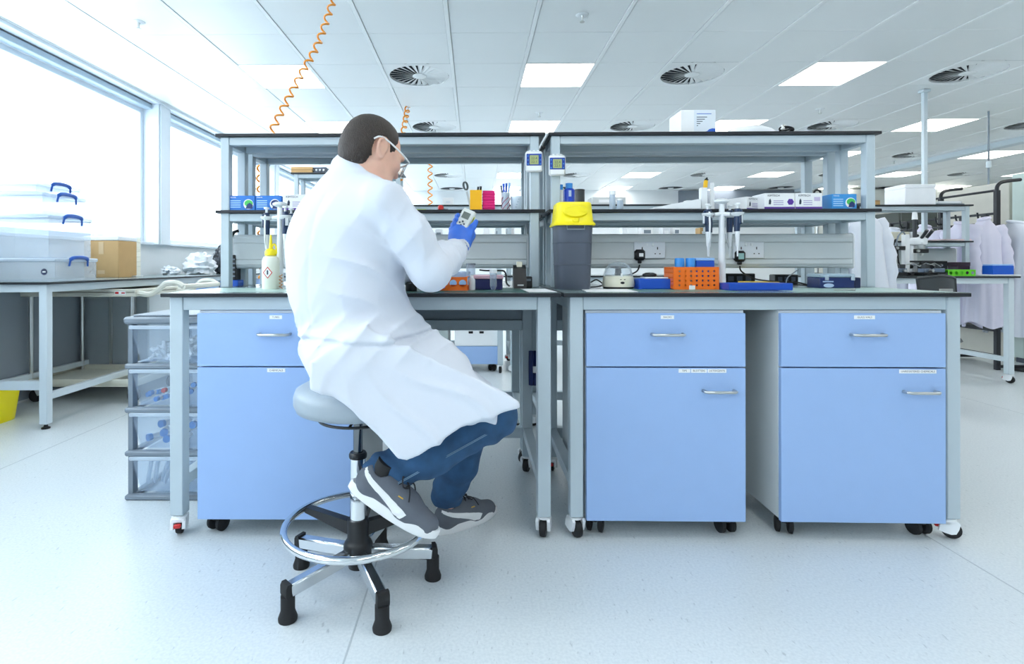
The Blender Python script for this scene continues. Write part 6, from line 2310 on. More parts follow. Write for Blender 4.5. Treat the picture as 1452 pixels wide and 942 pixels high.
# things on its shelves
for k, (px, wd, hh, material, lb) in enumerate([
        (596, 0.10, 0.13, PAPER, 'white carton on the far shelf just right of the man\'s elbow, between the rails'),
        (622, 0.07, 0.11, MILKY, 'milky tub on the far shelf left of the glove'),
        (690, 0.06, 0.12, PAPER, 'narrow white carton on the far shelf right of the glove'),
        (706, 0.05, 0.13, CARCASS, 'pale carton on the far shelf between two white ones'),
        (724, 0.08, 0.12, PAPER, 'wide white carton on the far shelf nearest the end post'),
        (880, 0.16, 0.13, mat('grey_card', (190, 196, 198), 0.6), 'grey carton on the far shelf above the mini centrifuge'),
        (886, 0.05, 0.14, WHITE_PLASTIC, 'white block on the far shelf over the centrifuge dome'),
        (918, 0.11, 0.14, PAPER, 'white carton on the far shelf above the black plug'),
        (945, 0.07, 0.13, MILKY, 'milky box on the far shelf above the left socket'),
        (960, 0.06, 0.14, PAPER, 'white carton on the far shelf over the orange basket'),
        (1000, 0.10, 0.12, CARD, 'brown carton on the far shelf behind the hanging pipette')]):
    x = P(px, 0, 5.50).x
    if k == 5:
        continue
    t = thing('carton', lb, 'carton', (x, 5.56, ZI))
    MB().box(-wd / 2, wd / 2, -0.06, 0.06, 0, hh, 0.002).build('carton', material, t)
    MB().box(-wd * 0.32, wd * 0.32, -0.0612, -0.06, hh * 0.45, hh * 0.7).build('label', GREY_PLASTIC if k % 2 else PAPER, t)
ZJ = ZT + 0.0007
t = thing('canister', 'black cylinder canister on the far shelf, right of the blue bottles', 'canister', (P(823, 0, 5.5).x, 5.56, ZJ))
MB().lathe([(0, 0), (0.055, 0), (0.055, 0.15), (0, 0.15)], n=24).build('can', mat('charcoal_plastic', (50, 54, 58), 0.4), t)
MB().lathe([(0, 0.15), (0.057, 0.15), (0.057, 0.162), (0.04, 0.166), (0, 0.166)], n=24).build('lid', BLACK_PLASTIC, t)
t = thing('carton', 'flat pale grey carton on the far shelf behind the white-capped tube', 'carton', (P(862, 0, 5.5).x, 5.56, ZJ))
MB().box(-0.17, 0.17, -0.1, 0.1, 0, 0.075, 0.003).build('carton', mat('pale_grey_card', (206, 210, 210), 0.6), t)
MB().box(-0.1, 0.1, -0.101, -0.1, 0.02, 0.05).build('label', PAPER, t)
t = thing('notice', 'small white notice standing on the far shelf right of the man\'s face', 'notice', (P(635, 0, 5.5).x, 5.56, ZJ))
MB().box(-0.055, 0.055, -0.004, 0.004, 0, 0.085, 0.001).build('card', PAPER, t)
MB().box(-0.022, 0.022, -0.0048, -0.004, 0.03, 0.05).build('print', mat('pale_grey_print', (224, 232, 240), 0.6), t)
t = thing('ring_stand', 'slim steel stand whose dark ring shows above the white wipes boxes', 'stand', (P(1159, 0, 5.02).x, 5.02, WT + 0.0007))
MB().lathe([(0, 0), (0.09, 0), (0.09, 0.012), (0.02, 0.025), (0, 0.025)], n=24).build('base', BLACK_PLASTIC, t)
MB().cyl((0, 0, 0.02), (0, 0, 0.725), 0.011, n=10).build('stem', STEEL, t)
MB().tube([(0.03 * math.cos(2 * PI * k / 18), 0.0, 0.75 + 0.03 * math.sin(2 * PI * k / 18)) for k in range(18)], 0.009, 8, closed=True).build('ring', BLACK_PLASTIC, t)
# on the tall shelf
t = thing('cardboard_box', 'flat brown cardboard box on the tall far shelf left of the man\'s head', 'box', (P(430, 0, 5.1).x, 5.14, 1.8607))
MB().box(-0.1, 0.1, -0.08, 0.08, 0, 0.055, 0.002).build('carton', CARD, t)
MB().box(-0.1002, 0.1002, -0.0805, 0.0805, 0.024, 0.031).build('lid_line', mat('dark_cardboard', (160, 126, 84), 0.8), t)
t = thing('instrument', 'dark instrument with small knobs beside the flat cardboard box', 'instrument', (P(450, 0, 5.1).x, 5.14, 1.8607))
MB().box(-0.05, 0.09, -0.06, 0.06, 0, 0.055, 0.003).build('case', DARK_GREY, t)
for k in range(4):
    MB().lathe([(0, 0), (0.010, 0), (0.009, 0.008), (0, 0.008)], n=12, M=rmat((-0.035 + 0.034 * k, -0.06, 0.028), (PI / 2, 0, 0))).build('knob', STEEL, t)

for px, wd, hh, lb in ((1040, 0.16, 0.055, 'black power strip on the rear bench below the trunking, left of another'), (1105, 0.12, 0.05, 'black power strip on the rear bench below the trunking, right of another'),
                       (690, 0.14, 0.05, 'black power strip on the rear bench behind the pink-lidded box')):
    t = thing('power_strip', lb, 'power strip', (P(px, 0, 2.90).x, 2.86, WT + 0.0007))
    MB().box(-wd / 2, wd / 2, -0.03, 0.03, 0, hh, 0.004).build('case', BLACK_PLASTIC, t)
    for k in range(3):
        MB().box(-wd * 0.38 + k * wd * 0.28, -wd * 0.2 + k * wd * 0.28, -0.0315, -0.03, hh * 0.3, hh * 0.75).build('outlet', DARK_GREY, t)
# ================================================================== LEFT WINDOW BENCH
ZW = WT + 0.0007
CB = mat('clear_crate', (238, 244, 250), 0.2, alpha=0.16)
HB = mat('royal_blue_handle', (30, 84, 170), 0.35)
z = ZW
lbl = ['lowest clear storage crate with a blue handle on the window bench', 'tall clear storage crate, second from the bottom of its stack by the window',
       'clear storage crate third from the bottom of its stack by the window', 'topmost shallow storage crate of the stack by the window']
for k, hgt in enumerate((0.15, 0.275, 0.145, 0.07)):
    t = thing('storage_crate', lbl[k], 'crate', (-2.93 - (0.04 * k), 3.62, z), 0, 'clear storage crates by the window')
    m = MB()
    a, b = 0.27, 0.19
    ht = hgt - 0.025
    for s in (-1, 1):
        m.box(-a, a, s * b, s * (b - 0.004), 0, ht, 0.001)
        m.box(s * a, s * (a - 0.004), -b + 0.004, b - 0.004, 0, ht, 0.001)
    m.box(-a + 0.004, a - 0.004, -b + 0.004, b - 0.004, 0, 0.004)
    m.build('tub', CB, t)
    MB().box(-a - 0.008, a + 0.008, -b - 0.008, b + 0.008, ht, hgt - 0.002, 0.006).build('lid', FROST, t)
    m = MB()
    hz = ht + 0.0
    m.tube(smooth_pts([(a + 0.012, -0.085, hz - 0.03), (a + 0.018, -0.075, hz + 0.015), (a + 0.02, -0.04, hz + 0.027), (a + 0.02, 0.04, hz + 0.027), (a + 0.018, 0.075, hz + 0.015), (a + 0.012, 0.085, hz - 0.03)], 4),
           [0.006] * 4 + [0.0125] * 13 + [0.006] * 4, 8)
    m.build('handle', HB, t)
    if k == 0:
        MB().lathe([(0, 0), (0.02, 0), (0.02, 0.001), (0, 0.001)], n=20, M=rmat((0.20, -b - 0.0005, 0.06), (PI / 2, 0, 0))).build('round_sticker', mat('navy_sticker', (40, 50, 80), 0.5), t)
        MB().box(0.19, 0.21, -b - 0.0022, -b - 0.0015, 0.056, 0.064).build('sticker_print', PAPER, t)
    z += hgt
p0, p1 = P(119, 0, 4.38), P(168, 0, 4.38)
t = thing('cardboard_box', 'brown cardboard box taped shut on the window bench', 'box', ((p0.x + p1.x) / 2, 4.5, ZW))
w_ = (p1.x - p0.x) / 2
MB().box(-w_, w_, -0.12, 0.12, 0, 0.30, 0.003).build('carton', CARD, t)
m = MB()
m.box(-0.02, 0.02, -0.1215, -0.12, 0.19, 0.29)
m.box(-0.03, 0.03, -0.1215, -0.12, 0.03, 0.06)
m.build('tape', mat('clear_tape', (214, 186, 146), 0.25), t)
t = thing('foam_box', 'white foam slab lying on top of the brown cardboard box', 'foam', ((p0.x + p1.x) / 2, 4.5, ZW + 0.301))
t.name = 'foam_slab'
MB().box(-w_ - 0.004, w_ + 0.004, -0.125, 0.125, 0, 0.035, 0.006).build('lid', MILKY, t)
MB().box(-w_ + 0.02, w_ - 0.02, -0.1, 0.1, 0.035, 0.04, 0.002).build('raised_panel', MILKY, t)
FO = mat('cream_foam', (240, 238, 226), 0.8, bump=0.2, bscale=200)
x = P(178, 0, 4.72).x
for k in range(8):
    lb = 'cream foam rack, %s in the tall stack behind the brown cardboard box' % ['lowest', 'second from the bottom', 'third from the bottom', 'fourth from the bottom', 'fourth from the top', 'third from the top', 'second from the top', 'topmost'][k]
    t = thing('foam_rack', lb, 'rack', (x - 0.02, 4.80, ZW + 0.043 * k), 0, 'stacked cream foam racks')
    MB().box(-0.06, 0.06, -0.075, 0.075, 0, 0.0425, 0.004).build('rack', FO, t)
    MB().box(-0.052, 0.052, -0.0765, -0.075, 0.016, 0.027).build('recess_shade', mat('shaded_foam', (222, 218, 200), 0.8), t)  # flat strip for the recess, its shade put into the foam colour
t = thing('tray', 'small steel tray in front of the foam rack stack', 'tray', (P(180, 0, 4.55).x + 0.03, 4.60, ZW))
MB().box(-0.05, 0.05, -0.05, 0.05, 0, 0.012, 0.003).build('dish', STEEL, t)
MB().box(-0.045, 0.045, -0.045, 0.045, 0.012, 0.0125).build('inside', DARK_GREY, t)


def lump(name, label, cat, loc, size, material, seed, kind='bag'):
    r = random.Random(seed)
    dirs = [Vector((r.gauss(0, 1), r.gauss(0, 1), r.gauss(0, 1))).normalized() for _ in range(9)]
    ph = [(r.uniform(3, 9), r.uniform(0, 6), r.uniform(0.03, 0.08)) for _ in range(9)]
    m = MB()

    def fn(u, v):
        a, b = PI * u, 2 * PI * v
        d = Vector((math.sin(a) * math.cos(b), math.sin(a) * math.sin(b), math.cos(a)))
        q = 1.0
        for dd, (f, p_, am) in zip(dirs, ph):
            q += am * (1 - 2 * abs(math.sin(f * d.dot(dd) + p_)))
        z = d.z * q * size[2]
        return (d.x * q * size[0], d.y * q * size[1], max(z, -size[2] * 0.55) + size[2] * 0.55)
    m.grid(fn, 26, 40, wrap=True)
    t = thing(name, label, cat, loc)
    m.build('body', material, t, smooth=60)
    return t


t = lump('plastic_bag', 'crumpled white plastic bag heaped on the far end of the window bench', 'bag', (P(280, 0, 5.75).x, 5.8, ZW), (0.17, 0.2, 0.15), mat('white_bag', (238, 242, 248), 0.35, alpha=0.9), 3)
m = MB()
m.tube(smooth_pts([(0.02, 0, 0.2), (0.04, 0.02, 0.235), (0.07, 0, 0.215), (0.05, -0.03, 0.19)], 4), 0.008, 6)
m.build('knot', mat('white_bag', (238, 242, 248), 0.35), t)
t = lump('plastic_bag', 'small low white bag left of the large crumpled one', 'bag', (P(246, 0, 5.55).x, 5.5, ZW), (0.09, 0.10, 0.06), mat('white_bag', (238, 242, 248), 0.35), 8)
MB().box(-0.03, 0.03, -0.08, -0.076, 0.02, 0.05).build('label', GREY_PLASTIC, t)
t = lump('plastic_bag', 'dark grey bin bag beside the crumpled white bag by the shelf post', 'bag', (P(310, 0, 6.05).x, 6.12, ZW), (0.12, 0.13, 0.2), mat('black_bag', (52, 58, 66), 0.3), 5)
MB().tube(smooth_pts([(-0.02, 0, 0.26), (-0.03, 0.0, 0.30), (0.01, 0.01, 0.33), (0.02, 0, 0.28)], 4), 0.012, 6).build('knot', mat('black_bag', (52, 58, 66), 0.3), t)

# ================================================================== RIGHT-HAND ISLAND
BX0, BX1 = 2.9, 4.56
bR = lab_bench('far right lab bench crowded with microscopes and black clamps', BX0, BX1, 4.60, 5.32, 'benches of the right-hand island', leg_mat=FRAME_LIGHT, rear_beam=False)
shR = reagent_shelf('far right pale shelf with the white foam box on top', 3.0, P(1381, 0, 4.93).x, 4.93, 5.19, (1.21, 1.535), 'shelves of the right-hand island',
                    posts=None, trunk=(3.6, P(1354, 0, 5.1).x))
ZR1, ZR2 = 1.2107, 1.5357
# foam box
a, b = P(1283, 0, 4.95).x, P(1327, 0, 4.95).x
t = thing('foam_box', 'large white polystyrene box on the far right shelf', 'box', ((a + b) / 2, 5.07, ZR2))
w_ = (b - a) / 2
PF = mat('polystyrene', (240, 243, 248), 0.8, bump=0.25, bscale=260)
MB().box(-w_, w_, -0.125, 0.125, 0, 0.15, 0.005).build('tub', PF, t)
MB().box(-w_, w_, -0.125, 0.125, 0.1505, 0.185, 0.005).build('lid', PF, t)
t = thing('tray', 'pale tray on the far right shelf, right of the polystyrene box', 'tray', (P(1352, 0, 4.95).x, 5.02, ZR2))
MB().box(-0.13, 0.11, -0.06, 0.06, 0, 0.012, 0.003).build('base', GREY_PLASTIC, t)
MB().box(-0.11, 0.10, -0.05, 0.06, 0.012, 0.035, 0.006).build('cover', WHITE_PLASTIC, t)
t = thing('cardboard_box', 'small brown carton left of the polystyrene box on the far right shelf', 'box', (P(1247, 0, 4.95).x, 5.03, ZR2))
MB().box(-0.05, 0.03, -0.05, 0.05, 0, 0.035, 0.002).build('carton', CARD, t)
MB().box(-0.05, 0.03, -0.05, 0.05, 0.035, 0.045, 0.002).build('lid', mat('dark_cardboard', (160, 126, 84), 0.8), t)
t = thing('paper_pile', 'pink and white papers on the far right middle shelf', 'paper pile', (P(1356, 0, 4.96).x, 5.02, ZR1))
for k in range(4):
    MB().box(-0.15, 0.13, -0.07, 0.07, 0.004 * k, 0.004 * k + 0.0035, M=rmat((0, 0, 0), (0, 0, R(3 * k - 4)))).build('sheet', mat('pink_paper', (236, 196, 200), 0.8) if k % 2 else PAPER, t)

CHR = mat('charcoal_plastic', (50, 54, 58), 0.4)


def microscope(label, px, Y, loc_z, s=1.0, rz=0.0):
    t = thing('microscope', label, 'microscope', (P(px, 0, Y).x, Y, loc_z), rz)
    m = MB()
    m.box(-0.09 * s, 0.09 * s, -0.11 * s, 0.10 * s, 0, 0.04 * s, 0.008)
    m.build('base', BLACK_PLASTIC, t)
    MB().box(-0.03 * s, 0.03 * s, 0.04 * s, 0.095 * s, 0.04 * s, 0.36 * s, 0.008).build('column', WHITE_PLASTIC, t)
    m = MB()
    m.box(-0.04 * s, 0.04 * s, -0.08 * s, 0.09 * s, 0.33 * s, 0.42 * s, 0.012)
    m.build('head', WHITE_PLASTIC, t)
    for sx in (-1, 1):
        m = MB()
        m.cyl((sx * 0.028 * s, -0.06 * s, 0.41 * s), (sx * 0.032 * s, -0.13 * s, 0.49 * s), 0.016 * s, 0.018 * s, 12)
        m.build('eyepiece', CHR, t)
        MB().cyl((sx * 0.075 * s, 0.06 * s, 0.10 * s), (sx * 0.03 * s, 0.06 * s, 0.10 * s), 0.024 * s, n=16).build('focus_knob', CHR, t)
    MB().lathe([(0, 0.22 * s), (0.018 * s, 0.22 * s), (0.03 * s, 0.27 * s), (0.034 * s, 0.33 * s), (0, 0.33 * s)], c=(0, -0.03 * s, 0), n=16).build('objective', STEEL, t)
    MB().box(-0.08 * s, 0.08 * s, -0.10 * s, 0.04 * s, 0.145 * s, 0.165 * s, 0.004).build('stage', BLACK_PLASTIC, t)
    m = MB()
    m.cyl((0, 0.05 * s, 0.41 * s), (0, 0.05 * s, 0.62 * s), 0.02 * s, n=14)
    m.build('camera_tube', CHR, t)
    MB().cyl((0, 0.05 * s, 0.62 * s), (0, 0.05 * s, 0.70 * s), 0.028 * s, 0.022 * s, 14).build('camera', WHITE_PLASTIC, t)
    return t


microscope('white and black microscope with a tall camera tube on the far right bench', 1303, 4.83, ZW, 0.8, 0.1)


def rig(label, px, Y, h, rz=0.0):
    t = thing('clamp_rig', label, 'clamp stand', (P(px, 0, Y).x, Y, ZW), rz)
    MB().box(-0.05, 0.05, -0.05, 0.05, 0, 0.02, 0.004).build('base', BLACK_PLASTIC, t)
    MB().box(-0.022, 0.022, -0.022, 0.022, 0.02, h, 0.004).build('column', WHITE_PLASTIC, t)
    for k, zz in enumerate((0.62, 0.55)):
        m = MB()
        m.box(-0.16 + 0.22 * k, -0.02 + 0.20 * k, -0.03, -0.005, h * zz, h * zz + 0.035, 0.004)
        m.build('clamp_arm', BLACK_PLASTIC, t)
        MB().cyl((-0.10 + 0.18 * k, -0.045, h * zz + 0.017), (-0.10 + 0.18 * k, -0.03, h * zz + 0.017), 0.012, n=10).build('clamp_screw', STEEL, t)
    m = MB()
    m.tube(smooth_pts([(-0.02, -0.02, h), (-0.05, -0.03, h + 0.02), (-0.08, -0.02, h - 0.02), (-0.10, -0.02, h - 0.12)], 4), 0.006, 6)
    m.build('lead', GREY_PLASTIC, t)
    return t


rig('white clamp stand with black arms left of the tall microscope', 1284, 4.80, 0.36)


def manip(label, px, Y, s, rz, seed):
    r = random.Random(seed)
    t = thing('micromanipulator', label, 'manipulator', (P(px, 0, Y).x, Y, ZW), rz, None)
    MB().box(-0.07 * s, 0.07 * s, -0.04 * s, 0.04 * s, 0, 0.03 * s, 0.003).build('base', BLACK_PLASTIC, t)
    MB().box(-0.04 * s, 0.03 * s, -0.03 * s, 0.03 * s, 0.03 * s, 0.065 * s, 0.003).build('slide', mat('steel_blue_slide', (110, 124, 142), 0.35, metal=0.6), t)
    MB().box(-0.02 * s, 0.02 * s, -0.025 * s, 0.02 * s, 0.065 * s, 0.10 * s, 0.003).build('head', CHR, t)
    for k in range(3):
        x = (-0.05 + 0.05 * k) * s
        MB().lathe([(0, 0), (0.012 * s, 0), (0.012 * s, 0.03 * s), (0, 0.03 * s)], n=12, M=rmat((x, -0.04 * s, (0.02 + 0.025 * (k % 2)) * s), (PI / 2, 0, 0))).build('knob', STEEL if k % 2 else BLACK_PLASTIC, t)
    MB().tube([(0.02 * s, 0, 0.09 * s), (0.08 * s, -0.01, 0.11 * s), (0.13 * s, -0.02, 0.08 * s)], 0.004, 6).build('probe', STEEL, t)
    return t


manip('black micromanipulator at the left end of the far right bench', 1256, 4.75, 1.1, 0.3, 1)
manip('black micromanipulator left of the tall microscope base', 1278, 4.72, 1.0, -0.2, 2)
manip('steel and black micromanipulator in front of the tall microscope', 1312, 4.68, 1.0, 0.15, 3)
manip('steel and black micromanipulator right of the tall microscope', 1330, 4.74, 1.0, 2.7, 4)
t = thing('instrument', 'black instrument box behind the microscope on the far right bench', 'instrument', (P(1320, 0, 5.1).x, 5.1, ZW))
MB().box(-0.12, 0.12, -0.04, 0.04, 0, 0.13, 0.004).build('case', BLACK_PLASTIC, t)
for k in range(3):
    MB().lathe([(0, 0), (0.012, 0), (0.01, 0.01), (0, 0.01)], n=12, M=rmat((-0.06 + 0.06 * k, -0.04, 0.09), (PI / 2, 0, 0))).build('dial', STEEL, t)
t = thing('instrument', 'cream control unit on the far right bench behind the clamp stand', 'instrument', (P(1282, 0, 5.0).x, 5.06, ZR1))
t['label'] = 'cream control unit on the far right middle shelf'
MB().box(-0.15, 0.05, -0.06, 0.06, 0, 0.085, 0.004).build('case', CREAM, t)
MB().lathe([(0, 0), (0.012, 0), (0.01, 0.01), (0, 0.01)], n=12, M=rmat((0.02, -0.06, 0.05), (PI / 2, 0, 0))).build('dial', BLACK_PLASTIC, t)
t = thing('instrument', 'white control unit with a black dial on the far right middle shelf', 'instrument', (P(1297, 0, 5.0).x + 0.02, 5.06, ZR1))
MB().box(-0.055, 0.055, -0.06, 0.06, 0, 0.085, 0.004).build('case', WHITE_PLASTIC, t)
MB().lathe([(0, 0), (0.014, 0), (0.012, 0.01), (0, 0.01)], n=12, M=rmat((0.0, -0.06, 0.05), (PI / 2, 0, 0))).build('dial', BLACK_PLASTIC, t)
for k, (pts, lb) in enumerate((([(1245, 375), (1256, 350), (1262, 372), (1270, 340), (1275, 385)], 'black cable looping between the clamps on the far right bench'),
                               ([(1250, 390), (1262, 366), (1268, 352), (1274, 370), (1280, 392)], 'thin black cable drooping from the clamp stand to the far bench'))):
    cable(lb, [P(u, v, 4.8 - 0.06 * k) for u, v in pts], 0.006 - 0.002 * k)
LIME = mat('lime_plastic', (110, 220, 40), 0.4)
a, b = P(1346, 0, 4.66).x, P(1385, 0, 4.66).x
t = thing('tube_rack', 'lime green tube rack with round holes on the far right bench', 'rack', ((a + b) / 2, 4.72, ZW))
w_ = (b - a) / 2
m = MB()
perforated(m, -w_, w_, 0.004, 0.05, -0.05, 5, 1, 0.014, 0.004)
m.build('front_wall', LIME, t, smooth=0)
m = MB()
m.box(-w_, w_, 0.046, 0.05, 0, 0.052)
m.box(-w_, w_, -0.05, 0.05, 0.0, 0.004)
m.box(-w_, w_, -0.05, 0.05, 0.05, 0.054)
m.build('deck', LIME, t)
t = thing('tip_box', 'dark plum box behind the lime green rack', 'box', (P(1361, 0, 4.85).x, 4.86, ZW))
MB().box(-0.055, 0.055, -0.05, 0.05, 0, 0.11, 0.003).build('box', mat('plum_plastic', (46, 22, 42), 0.35), t)
MB().box(-0.057, 0.057, -0.052, 0.052, 0.085, 0.118, 0.003).build('lid', mat('plum_plastic', (46, 22, 42), 0.35), t)
t = thing('tip_box', 'bright blue box with a pale lid near the end of the far right bench', 'box', (P(1418, 0, 4.72).x, 4.74, ZW + 0.012))
MB().box(-0.09, 0.09, -0.05, 0.05, 0, 0.075, 0.003).build('box', BLUE_PLASTIC, t)
MB().box(-0.088, 0.088, -0.048, 0.048, 0.075, 0.088, 0.003).build('lid', mat('pale_blue_plastic', (150, 190, 240), 0.35), t)
t = thing('board', 'white board lying under the bright blue box on the far bench', 'board', (P(1418, 0, 4.70).x - 0.005, 4.74, ZW))
MB().box(-0.135, 0.125, -0.10, 0.09, 0, 0.0115, 0.002).build('board', WHITE_PLASTIC, t)

# chair in front of it
t = thing('chair', 'black plastic chair whose backrest shows above the right bench end', 'chair', (P(1305, 0, 4.05).x, 4.05, 0), R(4))
m = MB()


def backf(u, v):
    a = (v - 0.5) * 2
    return (a * (0.13 + 0.012 * u), -0.19 + 0.05 * a * a + 0.03 * (u - 0.5), 0.62 + 0.30 * u - 0.02 * a * a * u)


def backr(u, v):
    p = backf(u, v)
    return (p[0], p[1] + 0.012, p[2])


m.grid(backf, 8, 12)
m.grid(backr, 8, 12)
m.tube([backf(1, k / 11) for k in range(12)], 0.009, 6)
m.tube([backf(k / 7, 0) for k in range(8)], 0.009, 6)
m.tube([backf(k / 7, 1) for k in range(8)], 0.009, 6)
m.build('backrest', mat('chair_black', (52, 58, 62), 0.45), t, smooth=60)
m = MB()
m.box(-0.05, 0.05, -0.206, -0.198, 0.80, 0.83, 0.002)
m.build('maker_plate', STEEL, t)
MB().lathe([(0, 0.44), (0.19, 0.44), (0.21, 0.455), (0.20, 0.475), (0, 0.48)], n=28, pw=3.0).build('seat', mat('chair_black', (52, 58, 62), 0.45), t)
MB().tube([(0, -0.14, 0.45), (0, -0.2, 0.47), (0, -0.205, 0.7)], 0.016, 8).build('back_bar', BLACK_PLASTIC, t)
for sx_ in (-1, 1):
    for sy_ in (-1, 1):
        MB().tube([(sx_ * 0.11, sy_ * 0.14, 0.45), (sx_ * 0.115, sy_ * 0.16, 0)], 0.011, 8).build('leg', STEEL, t)

# ------------------------------------------------------------------ coat rack with coats
RK = mat('black_rack_steel', (24, 28, 36), 0.4)
RX, RY0, RY1 = 4.95, 5.22, 7.3
t = thing('coat_rack', 'black steel coat rack with hooks at the right edge', 'coat rack', (RX, RY0, 0))
for y in (0, 0.62, RY1 - RY0):
    MB().box(-0.019, 0.019, y - 0.019, y + 0.019, 0, 1.70, 0.003).build('post', RK, t)
    MB().tube(smooth_pts([(0, y, 1.68), (0.005, y, 1.74), (0.06, y, 1.78), (0.22, y, 1.80)], 4), 0.016, 8).build('top_arm', RK, t)
    MB().box(-0.02, 0.36, y - 0.015, y + 0.015, 0.02, 0.045, 0.002).build('foot', RK, t)
MB().cyl((0, 0, 1.70), (0, RY1 - RY0, 1.70), 0.012, n=8).build('top_rail', RK, t)
for z in (1.38, 1.47, 1.20, 1.28):
    MB().box(-0.012, 0.012, 0, RY1 - RY0, z, z + 0.022, 0.002).build('rail', RK, t)
for z in (0.12, 0.36, 0.43, 0.60):
    MB().box(-0.012, 0.012, 0, RY1 - RY0, z, z + 0.025, 0.002).build('lower_rail', RK, t)
MB().box(-0.01, 0.30, 0, RY1 - RY0, 0.38, 0.40, 0.002).build('bench_slat', RK, t)
for k in range(8):
    for z in (1.40, 1.22):
        y = 0.12 + 0.24 * k
        h_ = MB().box(-0.016, 0.016, y - 0.03, y + 0.03, z - 0.02, z + 0.09, 0.003).build('hook_plate', RK, t)
        MB().tube(smooth_pts([(-0.012, y, z + 0.02), (-0.05, y, z + 0.02), (-0.07, y, z + 0.06), (-0.075, y, z + 0.10)], 3), 0.008, 6).build('hook', RK, h_)


def hanging_coat(label, loc, rz, H=1.05, W=0.24, D=0.10, seed=1, group=None, material=None, pleats=9):
    r = random.Random(seed)
    t = thing('hanging_coat', label, 'lab coat', loc, rz, group)
    ph = [r.uniform(0, 6) for _ in range(4)]
    prof = [(0.0, 0.18), (0.02, 0.28), (0.05, 0.5), (0.10, 0.80), (0.16, 0.92), (0.3, 0.86), (0.5, 0.9), (0.75, 1.0), (1.0, 1.08)]
    n = 56

    def fn(u, v):
        z = u
        wv = np.interp(z, [p[0] for p in prof], [p[1] for p in prof])
        a = 2 * PI * v
        q = 1 + min(1, z * 2.2) * 0.085 * math.cos(pleats * a + ph[0] + 1.5 * z + math.sin(3 * a)) + 0.05 * math.sin(4 * a + ph[1] + 3 * z)
        dz = 0.03 * math.sin(3 * a + ph[2]) * z
        return (W * wv * q * math.cos(a), D * (0.5 + 0.6 * z + 0.4 * min(1, z * 6)) * q * math.sin(a), -H * z + dz)
    m = MB()
    m.grid(fn, 26, n, wrap=True)
    m.build('coat_body', material or COAT, t, smooth=70)
    for s in (-1, 1):
        m = MB()
        pts = smooth_pts([(s * W * 0.72, 0, -0.07), (s * W * 1.0, -0.02, -0.22), (s * W * 1.08, -0.05, -0.40), (s * W * (0.98 + 0.1 * r.random()), -0.06, -0.60)], 5)
        m.tube(pts, [0.075 - 0.03 * k / (len(pts) - 1) + 0.006 * (k % 3 - 1) for k in range(len(pts))], 12)
        m.build('sleeve', material or COAT, t, smooth=70)
    m = MB()
    m.tube([(W * 0.25 * math.cos(2 * PI * k / 20), D * 0.45 * math.sin(2 * PI * k / 20), 0.0 + 0.012 * math.cos(2 * PI * k / 20)) for k in range(20)], 0.014, 8, closed=True)
    m.build('collar', material or COAT, t, smooth=70)
    return t


LIL = mat('lilac_white_cotton', (216, 214, 232), 0.85, noise=0.02)
hanging_coat('white lab coat hanging at the near end of the coat rack, cut by the frame', (RX + 0.19, RY0 + 0.02, 1.40), 1.75, 1.05, 0.22, 0.10, 1)
for k, (lb, mm) in enumerate((('white lab coat on the coat rack right beside the near black post', LIL), ('lilac-white lab coat with a long hem between the two near rack posts', LIL),
                              ('white lab coat hanging on the rack behind the far right shelf\'s end', COAT), ('white lab coat half hidden by the far right shelf posts', LIL),
                              ('white lab coat at the far end of the coat rack', COAT))):
    hanging_coat(lb, (RX - 0.19, RY0 + 0.17 + 0.42 * k, 1.40), R(90), 0.98, 0.165, 0.095, 2 + k, material=mm)
hanging_coat('white lab coat facing the room in front of the near black rack post', (RX - 0.205, RY0 - 0.09, 1.42), R(6), 0.98, 0.155, 0.085, 12, material=LIL)
# coat on a stand beyond the right bench
sx = P(1216, 0, 3.95).x
t = thing('coat_stand', 'slim black coat stand beyond the right shelf carrying a white coat', 'coat stand', (sx, 3.95, 0))
MB().lathe([(0, 0), (0.18, 0), (0.18, 0.012), (0.03, 0.03), (0, 0.03)], n=28).build('base', RK, t)
MB().cyl((0, 0, 0.02), (0, 0, 1.42), 0.014, n=10).build('pole', RK, t)
for k in range(4):
    w_ = k * PI / 2
    MB().tube([(0, 0, 1.36), (0.05 * math.cos(w_), 0.05 * math.sin(w_), 1.38), (0.07 * math.cos(w_), 0.07 * math.sin(w_), 1.41)], 0.007, 6).build('hook', RK, t)
hanging_coat('white lab coat hanging on the stand behind the right shelf\'s end posts', (sx, 3.95, 1.385), 0.1, 0.72, 0.175, 0.13, 9)

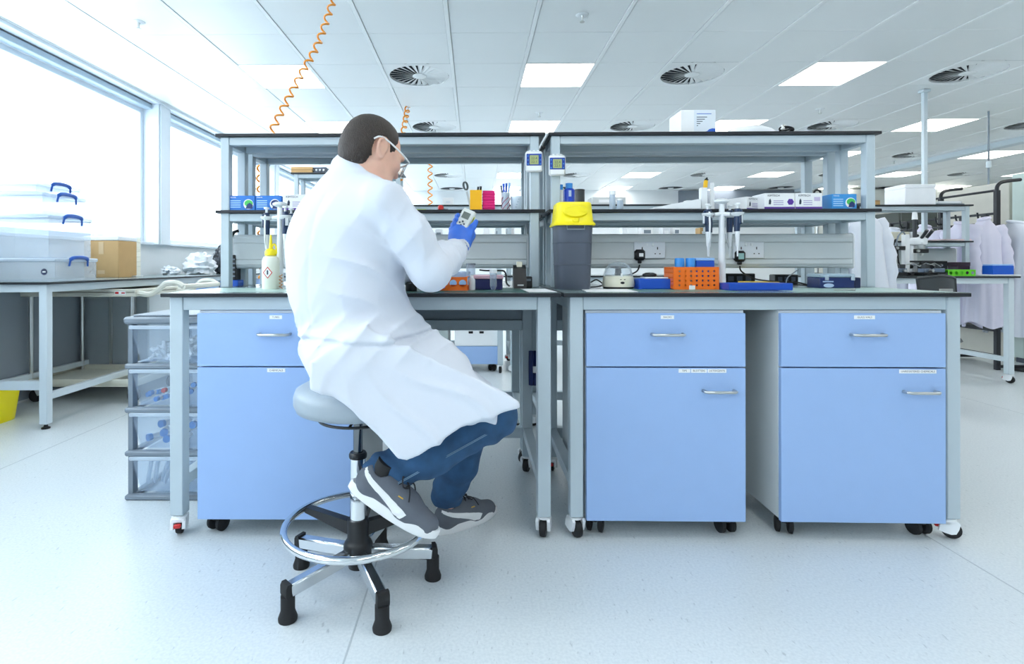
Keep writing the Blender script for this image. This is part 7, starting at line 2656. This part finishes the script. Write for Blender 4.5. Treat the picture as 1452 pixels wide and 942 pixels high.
# ------------------------------------------------------------------ partition, cupboard, poles
t = struct(MB().box(5.55, 5.62, 5.72, 6.6, 0, 1.86, 0.004).build('partition', mat('cream_partition', (214, 212, 202), 0.7)))
t = thing('cupboard', 'tall pale green cupboard at the right edge behind the coat rack', 'cupboard', (5.99, 5.42, 0))
PG = mat('pale_green_laminate', (204, 220, 214), 0.45)
MB().box(-0.46, 0.5, -0.2, 0.25, 0.05, 1.92, 0.003).build('carcass', PG, t)
for s in (0, 1):
    d = MB().box(-0.458 + 0.48 * s, 0.018 + 0.48 * s, -0.22, -0.201, 0.06, 1.915, 0.002).build('door', PG, t)
    MB().box(-0.01 + 0.05 * s, 0.0 + 0.05 * s, -0.245, -0.22, 0.9, 1.05, 0.003).build('handle', STEEL, d)
MB().box(-0.44, 0.48, -0.18, 0.23, 0, 0.05).build('plinth', DARK_GREY, t)
t = thing('monitor', 'dark monitor edge at the right border beside the coats', 'monitor', (P(1456, 0, 5.2).x, 5.2, 0))
t.name = 'monitor_arm'
MB().lathe([(0, 0), (0.16, 0), (0.16, 0.015), (0.02, 0.03), (0, 0.03)], n=20).build('base', BLACK_PLASTIC, t)
MB().cyl((0, 0, 0.02), (0, 0, 1.2), 0.02, n=10).build('pole', BLACK_PLASTIC, t)
MB().box(-0.06, 0.34, -0.03, -0.01, 1.15, 1.42, 0.004, M=rmat((0, 0, 0), (0, R(6), 0))).build('screen', mat('screen_dark', (60, 64, 68), 0.3), t)
t = thing('service_pole', 'white service pole rising from the far right bench to the ceiling', 'pole', (P(1311, 0, 5.26).x, 5.26, ZW))
MB().box(-0.018, 0.018, -0.018, 0.018, 0, CEIL - ZW - 0.004, 0.003).build('pole', FRAME_LIGHT, t)
MB().box(-0.035, 0.035, -0.035, 0.035, CEIL - ZW - 0.03, CEIL - ZW - 0.004, 0.003).build('ceiling_plate', FRAME_LIGHT, t)
t = thing('service_pole', 'thin grey pole between ceiling and floor behind the coat rack', 'pole', (P(1402, 0, 6.0).x, 6.0, 0))
MB().cyl((0, 0, 0), (0, 0, CEIL - 0.005), 0.009, n=8).build('pole', GREY_PLASTIC, t)
MB().cyl((0, 0, 2.05), (0, 0, 2.12), 0.022, n=10).build('coupling', FRAME_LIGHT, t)
t = thing('freezer', 'dark olive freezer standing behind the far right shelf', 'freezer', (6.25, 7.9, 0))
MB().box(-0.42, 0.42, -0.35, 0.35, 0.06, 1.72, 0.008).build('body', mat('dark_olive_enamel', (62, 70, 66), 0.4), t)
d = MB().box(-0.41, 0.41, -0.38, -0.351, 0.08, 1.70, 0.006).build('door', mat('dark_olive_enamel', (62, 70, 66), 0.4), t)
MB().box(0.33, 0.36, -0.42, -0.38, 0.9, 1.3, 0.004).build('handle', STEEL, d)
MB().box(-0.38, 0.38, -0.32, 0.32, 0, 0.06).build('plinth', BLACK_PLASTIC, t)
